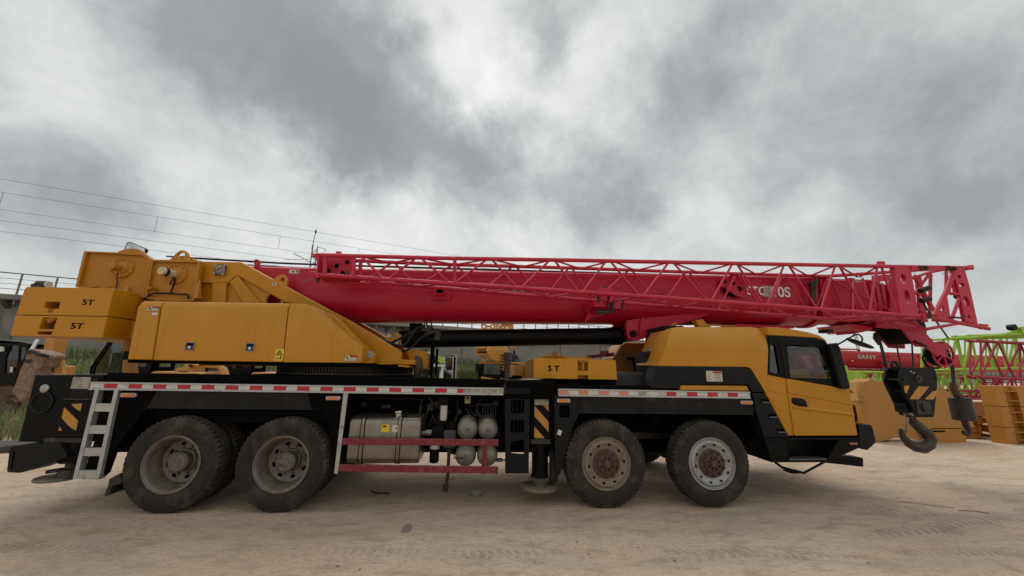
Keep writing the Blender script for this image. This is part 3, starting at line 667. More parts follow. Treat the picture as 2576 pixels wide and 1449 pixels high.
# rear black side panel, lamp, bumper
k = MB(); k.pp([(88,943),(262,943),(230,1112),(45,1112)], .22, .5, Yp=.22); rp = part('rear_panel', k, BLKG, bevel=.012)
c = P(114,977,Y=.21); k = MB(); k.lathe([(.056,.0),(.056,-.02),(.05,-.024),(.03,-.030),(.002,-.032)], (c.x,.215,c.z), 'Y', 28); part('lamp', k, mat('lamp_lens',(.34,.33,.30),.12,.6,var=.3,scale=12), rp)
c = P(104,1013,Y=.21); k = MB(); k.lathe([(.15,.0),(.15,-.012),(.125,-.014),(.115,.0)], (c.x,.218,c.z), 'Y', 36); part('cover_ring', k, BLKP, rp)
k = MB(); k.pp([R2([(24,1128),(36,1122),(150,1112),(170,1150),(50,1190),(17,1188)], 6, 3), [(33,1135),(38,1134),(31,1180),(26,1181)]], .10, .42, Yp=.10); part('rear_bumper', k, BLKP, bevel=.012)
# ladder
lad = MB(); Yl = -.02
def lp(x, y): return P(x, y, Y=Yl)
for (xt, xb) in ((243,187),(292,243)):
    lad.hexa([lp(xb-5,1206), lp(xb+5.5,1206), lp(xb+5.5,1206)+Vector((0,.09,0)), lp(xb-5,1206)+Vector((0,.09,0)), lp(xt-5,981), lp(xt+5,981), lp(xt+5,981)+Vector((0,.09,0)), lp(xt-5,981)+Vector((0,.09,0))])
ld = part('ladder', lad, ALU, bevel=.004)
for yt, yb in ((1015,1036),(1070.6,1092),(1127,1148),(1184,1205.5)):
    t = (yt-981)/225; xl = 243-56*t+4; xr = 292-49*t-4; k = MB(); a_ = lp(xl, yt); b_ = lp(xr-1, yb)
    k.box(a_.x-.01, b_.x+.02, Yl+.008, Yl+.10, b_.z, a_.z); part('rung', k, ALU, ld, bevel=.005)
# grab handles on deck edge
for xa, xb, yt, yb in ((276,325,949,962),(898,936,964,974)):
    a0 = P(xa,yb,Y=.15); b0 = P(xa+5,yt,Y=.15); c0 = P(xb-5,yt,Y=.15); d0 = P(xb,yb,Y=.15); k = MB(); k.tube([a0, a0.lerp(b0,.7), b0+Vector((.03,0,0)), c0-Vector((.03,0,0)), d0.lerp(c0,.7), d0], .014, 8); part('grab_handle', k, BLKP)
# mud flap behind rear tyre
k = MB(); k.pp([(275,1205),(303,1190),(306,1215),(282,1222),(276,1240),(264,1249),(262,1244),(272,1222)], .1, .5, Yp=.1); part('mud_flap', k, RUB)
# ---- fuel tank
x0,x1,z0,z1 = rect_px(879,1050,1052,1169,.10); ft = MB(); prof = R2([(.10,z0),(.78,z0),(.78,z1),(.10,z1)], .11, 8)
ft.prism(prof, lambda u,v: Vector((x0,u,v)), lambda u,v: Vector((x1,u,v))); tk = part('fuel_tank', ft, TANK, bevel=.03, seg=3)
k = MB()
for xx in (x0+.17, x1-.34):
    for dx in (0, .055): k.prism([[(p[0]*1.0+(-.006 if p[0] < .44 else .006), p[1]+(.006 if p[1] > (z0+z1)/2 else -.006)) for p in prof]], lambda u,v: Vector((xx+dx,u,v)), lambda u,v: Vector((xx+dx+.012,u,v)))
part('strap_rubber', k, INK, tk)
k = MB()
for xx in (x0+.17, x1-.34): k.prism([[(p[0]+(-.008 if p[0] < .44 else .008), p[1]+(.008 if p[1] > (z0+z1)/2 else -.008)) for p in prof]], lambda u,v: Vector((xx+.013,u,v)), lambda u,v: Vector((xx+.054,u,v)))
part('strap', k, TANK, tk)
c = P(1002,1052,Y=.22); k = MB(); k.tube([(c.x,.25,z1-.03),(c.x-.005,.24,z1+.05)], .055, 24); k.tube([(c.x-.005,.24,z1+.05),(c.x-.007,.24,z1+.085)], .062, 24); part('filler_cap', k, CHR, tk, bevel=.006)
for px0,py0,px1,py1,mm in ((960,1068,979,1087,LBLY),(987,1069,1006,1087,LBLW)):
    a0,a1,b0,b1 = rect_px(px0,py0,px1,py1,.10); k = MB(); k.box(a0,a1,.094,.1,b0,b1); lb = part('label', k, mm, tk)
    k = MB(); k.box(a0+.02,a1-.05,.092,.0939,b1-.035,b1-.015) if mm is LBLY else k.prism([(a0+.04,b0+.07),(a0+.055,b0+.04),(a1-.035,b1-.03),(a0+.06,b0+.06)], lambda u,v: Vector((u,.0939,v)), lambda u,v: Vector((u,.092,v)))
    o = build('mark', k, INK, tk)
# ---- red guard rails, strut
def px_bar(x0,y0,x1,y1,hh,Y,t,name,m,parent=CR,bev=.006):
    a_ = P(x0,y0,Y=Y); b_ = P(x1,y1,Y=Y); c_ = P(x0,y0+hh,Y=Y); h_ = a_.z-c_.z; k = MB()
    k.hexa([(a_.x,Y,a_.z-h_),(b_.x,Y,b_.z-h_),(b_.x,Y+t,b_.z-h_),(a_.x,Y+t,a_.z-h_),(a_.x,Y,a_.z),(b_.x,Y,b_.z),(b_.x,Y+t,b_.z),(a_.x,Y+t,a_.z)]); return part(name, k, m, parent, bevel=bev)
px_bar(862,1103,1254,1106,16.5,.0,.05,'side_guard_rail',REDM); px_bar(852,1169.5,1253,1175,17,-.005,.05,'side_guard_rail',REDM)
a_ = P(1220,1121,Y=.06); k = MB(); k.box(a_.x-.04,a_.x+.03,.052,.09,P(1220,1192,Y=.06).z,a_.z+.02); part('guard_post', k, REDM)
k = MB(); k.hexa([P(840,1192,Y=.02),P(850,1192,Y=.02),P(850,1192,Y=.06),P(840,1192,Y=.06),P(864,988,Y=.02),P(876,988,Y=.02),P(876,988,Y=.06),P(864,988,Y=.06)]); part('guard_strut', k, ALU, bevel=.004)
# ---- air tanks
for x, y in ((1175.5,1080.8),(1228,1081),(1171,1147.6),(1226,1147.6)):
    c = P(x, y, Y=.14); k = MB(); r = .155; k.lathe([(.002,.0),(.06,.004),(.11,.02),(.142,.05),(r,.09),(r,.62),(.142,.66),(.08,.69),(.002,.70)], (c.x,.12,c.z), 'Y', 40)
    o = part('air_tank', k, BOTTLE); k = MB(); k.tube([(c.x,.125,c.z),(c.x,.085,c.z)], .026, 6); k.tube([(c.x,.085,c.z),(c.x,.07,c.z)], .016, 10); part('fitting', k, HUBG, o)
k = MB()
for i in range(6):
    x = P(1258,0+1020,Y=.2).x if False else P(1215+i*6.4,1020,Y=.25).x; k.tube([(x,.25,P(1220,1019,Y=.25).z),(x,.25,P(1220,1062,Y=.25).z),(x+.0,.2,P(1220,1069,Y=.25).z)], .009, 6)
k.tube([P(1200,1018,Y=.27),P(1255,1018,Y=.27)], .014, 8); k.tube([P(1200,1018,Y=.27),P(1203,1035,Y=.24),P(1194,1046,Y=.22)], .008, 6); part('air_lines', k, HOSE)
rr = random.Random(31)
k = MB()
for i in range(16):
    x0_ = rr.uniform(1060,1255); y0_ = rr.uniform(998,1060); x1_ = x0_+rr.uniform(-60,60); y1_ = y0_+rr.uniform(20,70); Yh = rr.uniform(.5,.68)
    a_ = P(max(1062,min(1258,x0_)),y0_,Y=Yh); b_ = P(max(1062,min(1258,x1_)),min(1118,y1_),Y=Yh-.05); m_ = a_.lerp(b_,.5)+Vector((rr.uniform(-.1,.1),-.05,-rr.uniform(.02,.15)))
    pts = [a_*(1-t)**2+m_*2*t*(1-t)+b_*t*t for t in (0,.2,.4,.6,.8,1)]; k.tube(pts, rr.choice((.008,.010,.014)), 6)
for i in range(6): a_ = P(884+i*30,1003+rr.uniform(-3,3),Y=.66); k.tube([a_, P(914+i*30,1004+rr.uniform(-3,3),Y=.66)], .012, 6)
build('hose', k, mat('dusty_hose',(.035,.033,.03),.6), CR)
for x, y, w_, h_ in ((905,1012,16,12),(960,1018,22,10),(1075,1016,14,18),(1150,1030,10,12),(1240,1008,14,10),(1095,1010,8,8)):
    k = MB(); a0_,b0_,c0_,d0_ = rect_px(x,y,x+w_,y+h_,.6); k.box(a0_,b0_,.6,.72,c0_,d0_); screws(k, ((a0_+b0_)/2,.6,(c0_+d0_)/2), .01, .03, 4, .015); build('junction_block', k, DARKST, CR, bevel=.006)
# valve group, filters, DEF box, exhaust rod
k = MB(); a_,b_,c_,d_ = rect_px(1107,1020,1124,1059,.28); k.tube([((a_+b_)/2,.33,c_),((a_+b_)/2,.33,c_+.03),((a_+b_)/2,.33,d_)], [.04,.055,.055], 24); part('oil_filter', k, WHT, bevel=.008)
k = MB(); a_,b_,c_,d_ = rect_px(1104,1002,1127,1020,.28); k.box(a_,b_,.3,.4,c_,d_); a_,b_,c_,d_ = rect_px(1086,1073,1115,1106,.25); k.box(a_,b_,.25,.4,c_,d_); a_,b_,c_,d_ = rect_px(1100,1045,1116,1072,.35); k.box(a_,b_,.35,.5,c_,d_)
a_,b_,c_,d_ = rect_px(1128,1060,1146,1080,.3); k.box(a_,b_,.3,.4,c_,d_); part('valve_block', k, BLKG, bevel=.01)
k = MB()
for x0_, x1_, y_ in ((1056,1072,1089),(1072,1086,1088),(1115,1124,1090)):
    A = P(x0_,y_,Y=.3); B = P(x1_,y_,Y=.3); k.tube([A,B], .042 if x0_ > 1060 else .03, 12)
part('pipe_coupling', k, STEEL)
k = MB(); a_,b_,c_,d_ = rect_px(1081,1121,1103,1166,.26); k.tube([((a_+b_)/2,.3,c_),((a_+b_)/2,.3,c_+.02),((a_+b_)/2,.3,d_)], [.05,.07,.07], 24); part('oil_filter', k, BLKG, bevel=.008, label='black oil filter with a white band')
k = MB(); a_,b_,c_,d_ = rect_px(1083,1119.5,1102,1131,.228); k.tube([((a_+b_)/2,.3,c_),((a_+b_)/2,.3,d_)], .073, 24); part('filter_label', k, LBLW)
a_,b_,c_,d_ = rect_px(1117,1083,1146,1129,.2); k = MB(); k.box(a_,b_,.2,.36,c_,d_); part('air_dryer', k, mat('dark_grey_case',(.045,.046,.055),.5), bevel=.03)
k = MB(); x = P(1127,1180,Y=.25).x; k.tube([(x,.27,P(1127,1129,Y=.25).z),(x,.27,P(1127,1195,Y=.25).z),(x-.02,.27,P(1127,1226,Y=.25).z)], .025, 12); k.tube([(x-.02,.27,P(1127,1222,Y=.25).z),(x-.03,.27,P(1127,1236,Y=.25).z)], .05, 6); part('drain_pipe', k, DARKST)
k = MB(); a_,b_,c_,d_ = rect_px(1169,995,1183,1017,.5); k.box(a_,b_,.62,.72,c_,d_); sb = part('switch_box', k, CREAM, bevel=.006)
k = MB(); k.tube([(a_/2+b_/2,.62,c_/2+d_/2+.02),(a_/2+b_/2,.6,c_/2+d_/2+.02)], .018, 12); part('switch_button', k, INK, sb)
k = MB()
k.tube([P(1176,1016,Y=.55),P(1182,1024,Y=.5),P(1200,1018,Y=.5),P(1215,998,Y=.6)], .008, 6)
k.tube([P(1048,1044,Y=.5),P(1060,1055,Y=.5),P(1066,1075,Y=.45),P(1066,1084,Y=.4)], .012, 6)
k.tube([P(1070,1066,Y=.6),P(1085,1068,Y=.6),P(1098,1058,Y=.6),P(1100,1040,Y=.6)], .012, 6); k.tube([P(1146,1062,Y=.4),P(1150,1050,Y=.4),P(1151,1010,Y=.5)], .01, 6)
k.tube([P(1121,1128,Y=.45),P(1132,1138,Y=.45),P(1150,1142,Y=.45)], .02, 8); k.tube([P(1141,1146,Y=.1),P(1143,1152,Y=.09),P(1160,1153,Y=.1),P(1170,1153,Y=.1)], .007, 6); part('hose', k, HOSE)
k = MB(); A = P(1256,1157,Y=.3); k.tube([A-Vector((0,0,.02)),A+Vector((0,0,.02))], .055, 20); k.tube([A, A+Vector((.3,.05,-.02))], .012, 6); part('sensor_cap', k, BOTTLE, bevel=.008)
# ================================================================== CAB & ENGINE HOOD
cb = MB(); hp = [(1655,920),(1687,842),(1696,828),(1706,822),(1716,820),(1908,819.5),(1924,822),(1931,832),(1934,845),(1930,942),(1926,988),(1889,926),(1878,923)]
hq = [(P(x,y,Y=0).x, P(x,y,Y=0).z) for x, y in hp]; zt_h = max(z for x, z in hq); zc_h = P(1800,884,Y=0).z; cb.banded_front(hq, zc_h, zt_h, .20, 12)
cb2 = MB(); cb2.xz([(x, z) for x, z in hq], .20, .85)
rimn = len(cb.v)
for (xa, za), (xb, zb) in zip(hq, hq[1:]+hq[:1]):
    m_ = 10; ids = []
    for i in range(m_+1):
        x = xa+(xb-xa)*i/m_; z = za+(zb-za)*i/m_; t = max(0, min(1, (z-zc_h)/(zt_h-zc_h))); b_i = len(cb.v); cb.v += [Vector((x, .20*t*t, z)), Vector((x, .2005, z))]; ids.append(b_i)
    for p_, q_ in zip(ids, ids[1:]): cb.face((p_, q_, q_+1, p_+1))
hood = part('engine_hood', cb2, YCAB, bevel=.02, seg=3); hf = build('hood_front', cb, YCAB, hood, smooth=50)
k = MB(); k.pp([(1640,977),(1636,972),(1652,921),(1872,925),(1884,929),(1892,934),(1925,986),(1893,987),(1884,968),(1713,966),(1711,978)], -.012, .30, Yp=-.012); bp_ = part('lower_side_panel', k, BLKP, hood, bevel=.012)
k = MB(); k.pp([(1713,969.5),(1879,971),(1884,983),(1711,981)], -.02, .2, Yp=-.02); part('side_trim', k, YCAB, hood, bevel=.006)
a_,b_,c_,d_ = rect_px(1776,933,1818,960,-.016); k = MB(); k.box(a_,b_,-.018,-.012,c_,d_); lb = part('instruction_label', k, LBLW, hood)
k = MB(); k.box(a_+.11,b_-.005,-.0195,-.018,d_-.035,d_-.005); k.cur = 1
for i in range(5): k.box(a_+.13,b_-.02-.012*(i % 2),-.0195,-.018,c_+.015+i*.024,c_+.023+i*.024)
for i in range(3): k.box(a_+.02,a_+.085-.015*(i % 2),-.0195,-.018,c_+.03+i*.04,c_+.04+i*.04)
build('label_print', k, [LBLR, mat('print_brown',(.2,.13,.06),.6)], hood)
k = MB(); k.tube([P(1771,939,Y=-.012)+Vector((-.75+.0,0,0)),P(1771,939,Y=-.012)+Vector((-.745,0,0))], .001, 6)
# rear side: full cab body
k = MB(); k.pp([(1930,942),(1977,952),(1980,985),(1997,1095),(1984,1097),(1925,988)], .012, .06); k.pp([(1930,942),(1977,952),(1980,985),(1997,1095),(1984,1097),(1925,988)], 2.66, 2.71, Yp=.012)
body = part('cab_body', k, YCAB, bevel=.008)
dpts = [(1979,952.5),(2020,959),(2080,969),(2139,982),(2142,1000),(2145,1015),(2151,1055),(2157.6,1096),(2002,1096.5),(1998,1092),(1992,1050),(1984,1000)]
k = MB(); k.pp(dpts, -.004, .045); door = part('cab_door', k, YCAB, bevel=.010)
k = MB(); k.pp(dpts, 2.68, 2.72, Yp=-.004); part('cab_door', k, YCAB, bevel=.010)
# pressed creases in the door
def ridge(p0, p1, hgt, out, m, par, Y=-.004, name='door_crease'):
    a_ = P(*p0, Y=Y); b_ = P(*p1, Y=Y); k = MB()
    k.prism([(0,0),(0,hgt),(1,hgt*.5)], lambda u,v: Vector((a_.x, Y+.002-out*u, a_.z+v)), lambda u,v: Vector((b_.x, Y+.002-out*u, b_.z+v))); return part(name, k, m, par)
ridge((1986,991),(2143,1020),.035,.014,YCAB,door); ridge((1994,1030),(2149,1050),.075,.016,YCAB,door)
k = MB(); hd = R2([(1993,1000),(2020,1002),(2028,1008),(2033,1024),(2012,1022),(1997,1017),(1992,1010)], 4, 4); k.pp(hd, -.016, -.002, Yp=-.016); hn = part('door_handle', k, BLKP, door, bevel=.006)
k = MB(); k.tube([P(1998,1013,Y=-.03),P(2008,1012,Y=-.034),P(2026,1015,Y=-.03)], .02, 10); part('handle_grip', k, BLKP, hn) if False else build('handle_grip', k, BLKP, door)
k = MB(); k.pp([(1938,984.5),(1936,983),(1981,990.5),(1981,993)], .006, .014, Yp=.006); k.pp([(1940,1000),(1955,1022),(1972,1028),(1988,1030),(1988,1035),(1970,1033),(1951,1025),(1936,1000)], .005, .014, Yp=.005); build('body_crease', k, YCAB, body)
# window frame
fr = [(1935,844),(1990,846),(2050,850.5),(2070,854),(2078,860),(2084,867),(2106,868),(2112,880),(2138,978),(2106,974),(2040,961),(1978,951),(1931,941)]
w1 = R2([(1938,868),(1950,868),(1962,938),(1957,942),(1937,934)], 3, 3); w2 = R2([(1980,871),(2065,874),(2098,951),(2095,953),(1989,950)], 4, 3)
k = MB(); k.pp([fr, w1, w2], .0, .05); wf = part('window_frame', k, BLKG, bevel=.004)
k = MB(); k.pp([fr, w1, w2], 2.66, 2.70, Yp=0); part('window_frame', k, BLKG)
k = MB(); k.sheet([P(x,y,Y=0)+Vector((0,.025,0)) for x,y in w1]); build('pane', k, GLASSD, wf); k = MB(); k.sheet([P(x,y,Y=0)+Vector((0,.025,0)) for x,y in w2]); build('pane', k, GLASS, wf)
k = MB(); k.sheet([P(x,y,Y=0)+Vector((0,2.68,0)) for x,y in w2]); build('pane', k, GLASS, wf)
k = MB(); k.pp([(1962,853),(1967,853),(1982,952),(1977,951)], -.006, .0, Yp=-.006); build('pillar_trim', k, BLKP, wf)
k = MB(); rp_ = [(1929,822.5),(1960,824),(2000,829),(2035,836),(2060,843),(2072,850),(2080,858),(2080,864),(2055,850),(1934,843)]; k.pp(rp_, .004, 2.72, Yp=.004); part('cab_roof', k, YCAB, bevel=.012)
c = P(2053,840,Y=.6); k = MB(); k.box(c.x-.06,c.x+.06,.3,.5,c.z+.0,c.z+.06); part('roof_lamp', k, BLKP, bevel=.015)
# windscreen, pillars, nose
A = P(2083,864,Y=0); B = P(2137,977,Y=0); k = MB(); k.sheet([(B.x-.02,.06,B.z),(B.x-.02,2.66,B.z),(A.x-.02,2.66,A.z),(A.x-.02,.06,A.z)]); part('windscreen', k, GLASSD)
k = MB(); k.pp(R2([(2083,872),(2107,869),(2135,975),(2112,979),(2103,945)], 5, 3), -.09, -.005, Yp=-.05); part('air_deflector', k, BLKP, bevel=.02)
k = MB(); k.pp([(2141,979),(2150,988),(2146,990)], .0, 2.7); k.pp([(2146,1012),(2166,1017),(2172,1030),(2176,1060),(2175,1067),(2158,1067),(2150,1045)], .12, 2.6, Yp=.1); k.pp([(2128,979),(2141,980),(2159,1096),(2140,1096)], .05, 2.68, Yp=.0); part('cab_nose', k, YCAB, bevel=.02)
k = MB(); k.pp([(2146,1018),(2152,1020),(2158,1052),(2157,1062),(2152,1056)], .02, .3); part('headlight', k, BLKG, bevel=.004)
# lower front black fender with three vents
k = MB(); k.pp([(1893,988.5),(1924,990),(1984,1100),(1923,1101),(1901,1030)], -.012, .2); ff = part('front_fender', k, BLKP, bevel=.008)
for x, y in ((1926,1011),(1945,1048),(1966,1086)):
    a_ = P(x-12,y-7,Y=-.02); b_ = P(x+9,y,Y=-.02); k = MB(); k.box(a_.x,b_.x,-.0135,-.011,b_.z,a_.z); k.cur = 1
    k.hexa([(a_.x+.02,-.03,b_.z-.016),(b_.x+.01,-.03,b_.z-.016),(b_.x+.01,-.005,b_.z-.012),(a_.x+.02,-.005,b_.z-.012),(a_.x+.01,-.022,b_.z+.0),(b_.x,-.022,b_.z+.0),(b_.x,-.005,b_.z),(a_.x+.01,-.005,b_.z)]); build('vent', k, [INK, mat('vent_grey',(.07,.07,.072),.4)], ff)
# bumper & step
k = MB(); k.pp([(1924,1104),(2167,1103),(2169,1124),(2088,1161),(1941,1163)], .28, 2.5, Yp=.03)
k.pp([(1922,1102),(2168,1101),(2167,1107),(1924,1109)], -.012, .3, Yp=-.012)
k.pp([(1924,1108),(1975,1107),(1990,1163),(1941,1163)], -.005, .3, Yp=-.005); k.pp([(2110,1107),(2167,1106),(2169,1124),(2088,1161),(2080,1161)], -.005, .3, Yp=-.005)
k.pp([(1942,1159),(2085,1157),(2087,1163),(1942,1164)], -.005, .3, Yp=-.005)
bm_ = part('bumper', k, BLKG, bevel=.012)
k = MB(); k.pp(R2([(2156,1067),(2188,1068),(2199,1112),(2175,1133),(2158,1122)], 7, 4), -.01, 2.7, Yp=.02); build('bumper_end', k, BLKP, bm_)
k = MB(); k.hexa([P(1986,1158,Y=-.02),P(2080,1157,Y=-.02),P(2072,1150,Y=.2),P(1988,1151,Y=.2)]+[q+Vector((0,0,.02)) for q in (P(1986,1158,Y=-.02),P(2080,1157,Y=-.02),P(2072,1150,Y=.2),P(1988,1151,Y=.2))]); build('step_tread', k, mat('vent_grey',(0,0,0)), bm_)
k = MB(); k.tube([P(1950,1163,Y=.0),P(1968,1176,Y=.0),P(2022,1190,Y=.0),P(2074,1162,Y=.0)], .02, 4); k.box(P(1990,1188,Y=0).x,P(2024,1188,Y=0).x,-.01,.16,P(2020,1191,Y=0).z,P(2020,1188,Y=0).z); build('step_stirrup', k, BLKG, bm_)
a_,b_,c_,d_ = rect_px(2136,1113,2157,1119,-.006); k = MB(); k.box(a_,b_,-.012,-.004,c_,d_); build('reflector', k, mat('dull_orange',(.26,.08,.04),.4), bm_)
k = MB(); k.pp([(2085,1152),(2125,1146),(2172,1152),(2173,1175),(2110,1168),(2080,1165)], .55, .75, Yp=.55); part('front_underrun_bar', k, BLKG, bevel=.012)
# mirror
k = MB(); k.tube([P(2085,869,Y=-.05),P(2107,867,Y=-.1)], .03, 8); k.tube([P(2105,868,Y=-.1),P(2132,853,Y=-.18),P(2150,842.5,Y=-.25),P(2160,841,Y=-.28),P(2167,847,Y=-.3),P(2170,854,Y=-.3),P(2167,860,Y=-.3)], .013, 10); ma_ = part('mirror_arm', k, BLKP)
k = MB(); k.lathe([(.002,-.03),(.06,-.028),(.12,-.015),(.145,.0),(.14,.012),(.002,.018)], (0,0,0), 'Z', 28)
c = P(2163,864,Y=-.3); M_ = Matrix.Translation(c) @ Matrix.Rotation(.36, 4, 'Y') @ Matrix.Rotation(.22,4,'X'); k.v = [M_ @ Vector((v.x*1.45, v.y*.9, v.z*1.15)) for v in k.v]; build('mirror_head', k, BLKP, ma_)
# cab interior
k = MB(); fl = P(2000,1080,Y=.1); k.box(P(1940,1000,Y=0).x, P(2135,1000,Y=0).x, .08, 2.64, 1.02, 1.08); k.box(P(2100,960,Y=0).x, P(2140,960,Y=0).x, .08, 2.64, 1.08, 1.80); part('cab_interior', k, INK)
def seat(yc, xo):
    k = MB(); k.prism(R2([(xo,1.30),(xo+.5,1.30),(xo+.5,1.44),(xo,1.42)], .05), lambda u,v: Vector((u,yc-.24,v)), lambda u,v: Vector((u,yc+.24,v))); s = part('seat', k, TARP, bevel=.03)
    k = MB(); k.prism(R2([(xo-.02,1.38),(xo+.10,1.42),(xo-.02,2.0),(xo-.14,2.0)], .05), lambda u,v: Vector((u,yc-.23,v)), lambda u,v: Vector((u,yc+.23,v))); build('seat_back', k, TARP, s)
    k = MB(); k.box(xo+.1,xo+.4,yc-.15,yc+.15,1.08,1.30); build('seat_base', k, INK, s)
seat(.75, P(1975,1000,Y=.5).x-.2); seat(2.0, P(1965,1000,Y=.5).x-.2)
c = P(2080,925,Y=1.5); sw = MB(); pts = []
for i in range(25): a = 2*math.pi*i/24; pts.append(Vector((4.05+1.75, 2.0, 1.85))+Vector((math.cos(a)*.10, math.sin(a)*.22, math.cos(a)*.19)))
sw.tube(pts, .015, 8, caps=False); sw.tube([(5.80,2.0,1.85),(6.0,2.0,1.6)], .025, 8); part('steering_wheel', sw, INK)
k = MB(); k.tube([P(2077,891,Y=.05),P(2071,897,Y=.0),P(2072,905,Y=.0),P(2080,925,Y=.0),P(2084,933,Y=.0),P(2095,935,Y=.0)], .011, 8); part('grab_handle', k, BLKP)
k = MB(); k.prism([(0,0),(.36,0),(.36,.035),(.1,.10),(0,.07)], lambda u,v: P(2034,871,Y=.15)+Vector((u,0,-v)), lambda u,v: P(2034,871,Y=.15)+Vector((u,.5,-v))); part('sun_visor', k, mat('visor_grey',(.10,.11,.10),.4))
# behind the hood
k = MB(); a_,b_,c_,d_ = rect_px(1665,819,1706,862,.4); k.prism(R2([(a_+.02,d_),(b_+.1,d_+.0),(b_+.05,c_),(a_,c_)], .02), lambda u,v: Vector((u,.35,v)), lambda u,v: Vector((u,1.1,v))); part('air_intake', k, BLKP, bevel=.02)
k = MB(); A = P(1645,862,Y=1.2); k.tube([(A.x,1.2,1.7),(A.x,1.2,P(1645,880,Y=1.2).z)], .10, 20); k.tube([(A.x,1.2,P(1645,880,Y=1.2).z),(A.x-.0,1.2,P(1645,840,Y=1.2).z)], .062, 20); part('exhaust_pipe', k, STEEL)
k = MB(); a_,b_,c_,d_ = rect_px(1622,884,1662,976,.45); k.prism(R2([(a_+.02,d_),(b_,d_+.02),(b_,c_),(a_+.02,c_)], .05), lambda u,v: Vector((u,.45,v)), lambda u,v: Vector((u,.95,v))); dt = part('urea_tank', k, BLKP, bevel=.03)
k = MB(); c = P(1641,880,Y=.6); k.tube([c-Vector((.05,0,.05)), c+Vector((-.02,0,.02))], .06, 14); build('tank_cap', k, mat('cap_blue',(.10,.17,.22),.5), dt); k = MB(); a_,b_,c_,d_ = rect_px(1646,901,1658,912,.445); k.box(a_,b_,.446,.45,c_,d_); build('label', k, LBLW, dt)
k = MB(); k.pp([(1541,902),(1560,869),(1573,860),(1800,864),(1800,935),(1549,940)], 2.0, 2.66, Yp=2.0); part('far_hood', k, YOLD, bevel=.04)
k = MB(); k.box(P(1580,905,Y=1.9).x,P(1620,905,Y=1.9).x,1.9,1.95,P(1600,901,Y=1.9).z-.03,P(1600,899,Y=1.9).z); k.beam(P(1598,902,Y=1.9),P(1605,945,Y=1.9),.06,.12); part('bracket', k, BLK)
k = MB(); k.pp([(1548,948),(1575,937),(1640,937),(1660,975),(1530,973),(1520,962)], .55, 1.9, Yp=.55); part('fender_cover', k, TARP, bevel=.04)
k = MB(); k.pp([(1465,953),(1500,955),(1520,965),(1400,966),(1395,960)], .5, 1.9, Yp=.5); part('pedestal', k, BLK, bevel=.02)
k = MB(); k.tube([P(1688,823,Y=.7),P(1694,816,Y=.75),P(1702,814,Y=.8)],.02,8); k.pp([(1750,805),(1768,803),(1780,816),(1790,822),(1760,822)], .6, .75, Yp=.6); k.box(P(1780,818,Y=.6).x,P(1850,818,Y=.6).x,.6,.64,P(1800,820,Y=.6).z,P(1800,817,Y=.6).z); part('boom_rest', k, YCAB, bevel=.006)

# ================================================================== SUPERSTRUCTURE
def panel(name, pts, Y0=0.0, Y1=.42, ch=.075, par=CR, inset=.06):
    "side cover whose upper edge is folded inwards (chamfer)"
    k = MB(); k.pp(pts, Y0, Y1); return part(name, k, YEL, par, bevel=.028, seg=3)
def seamx(y): return 407.5-(y-757)*.166
def chamfer_cover(name, top, bot, Y0=0.0, Y1=.5):
    "top / bot: pixel polylines left-to-right with the same count; the top band leans inwards"
    k = MB(); n = len(top); up = []; mid = []; lo = []
    for (tx, ty), (bx, by) in zip(top, bot):
        a_ = P(tx, ty, Y=Y0); b_ = P(bx, by, Y=Y0); up.append(a_); lo.append(b_)
    return up, lo
hs_panels = []
pA = [(349,757),(356,755),(405.5,756.5),(382,905.5),(319,904.5)]
pB = [(408.5,756.5),(726,762),(709.5,911),(385,906)]
pC = [(728.5,762),(768,763.5),(780,768),(907,871),(909.5,877),(908,912.5),(712.5,911)]
def cover(pts, Y0, Y1, lean, nfold):
    """prism whose front face is inset from the outline along the top edge: real folded lip"""
    k = MB(); k.pp(pts, Y0, Y1); return k
def folded(pts, top_idx, d, Y0=0.0, Y1=.45, dy=.055):
    "front outline with the edges in top_idx shifted down by d (metres); back outline full: makes a chamfered band"
    full = [(P(x, y, Y=Y0).x, P(x, y, Y=Y0).z) for x, y in pts]; n = len(full); fr = []
    def off_line(i):
        p, q = Vector(full[i]), Vector(full[(i+1) % n]); e = (q-p).normalized(); nn = Vector((e.y, -e.x))
        c = sum((Vector(v) for v in full), Vector((0,0)))/n
        if (c-p).dot(nn) < 0: nn = -nn
        o = d if i in top_idx else 0; return p+nn*o, e
    for i in range(n):
        p0, e0 = off_line((i-1) % n); p1, e1 = off_line(i); cr_ = e0.x*e1.y-e0.y*e1.x
        if abs(cr_) < 1e-3: fr.append(p1)
        else: t = ((p1-p0).x*e1.y-(p1-p0).y*e1.x)/cr_; fr.append(p0+e0*t)
    k = MB(); b = len(k.v)
    k.v += [Vector((p[0], Y0, p[1])) for p in fr]; k.v += [Vector((p[0], Y0+dy, p[1])) for p in full]; k.v += [Vector((p[0], Y1, p[1])) for p in full]
    k.face(list(range(n))); k.face([2*n+i for i in range(n)][::-1])
    for i in range(n):
        j = (i+1) % n; k.face((i, j, n+j, n+i)); k.face((n+i, n+j, 2*n+j, 2*n+i))
    return k
cA = part('side_cover', folded(pA, (0,1), .085), YEL, bevel=.022, seg=3)
cB = part('side_cover', folded(pB, (0,), .085), YEL, bevel=.012, seg=3)
cC = part('side_cover', folded(pC, (0,1,2,3), .085), YEL, bevel=.022, seg=3)
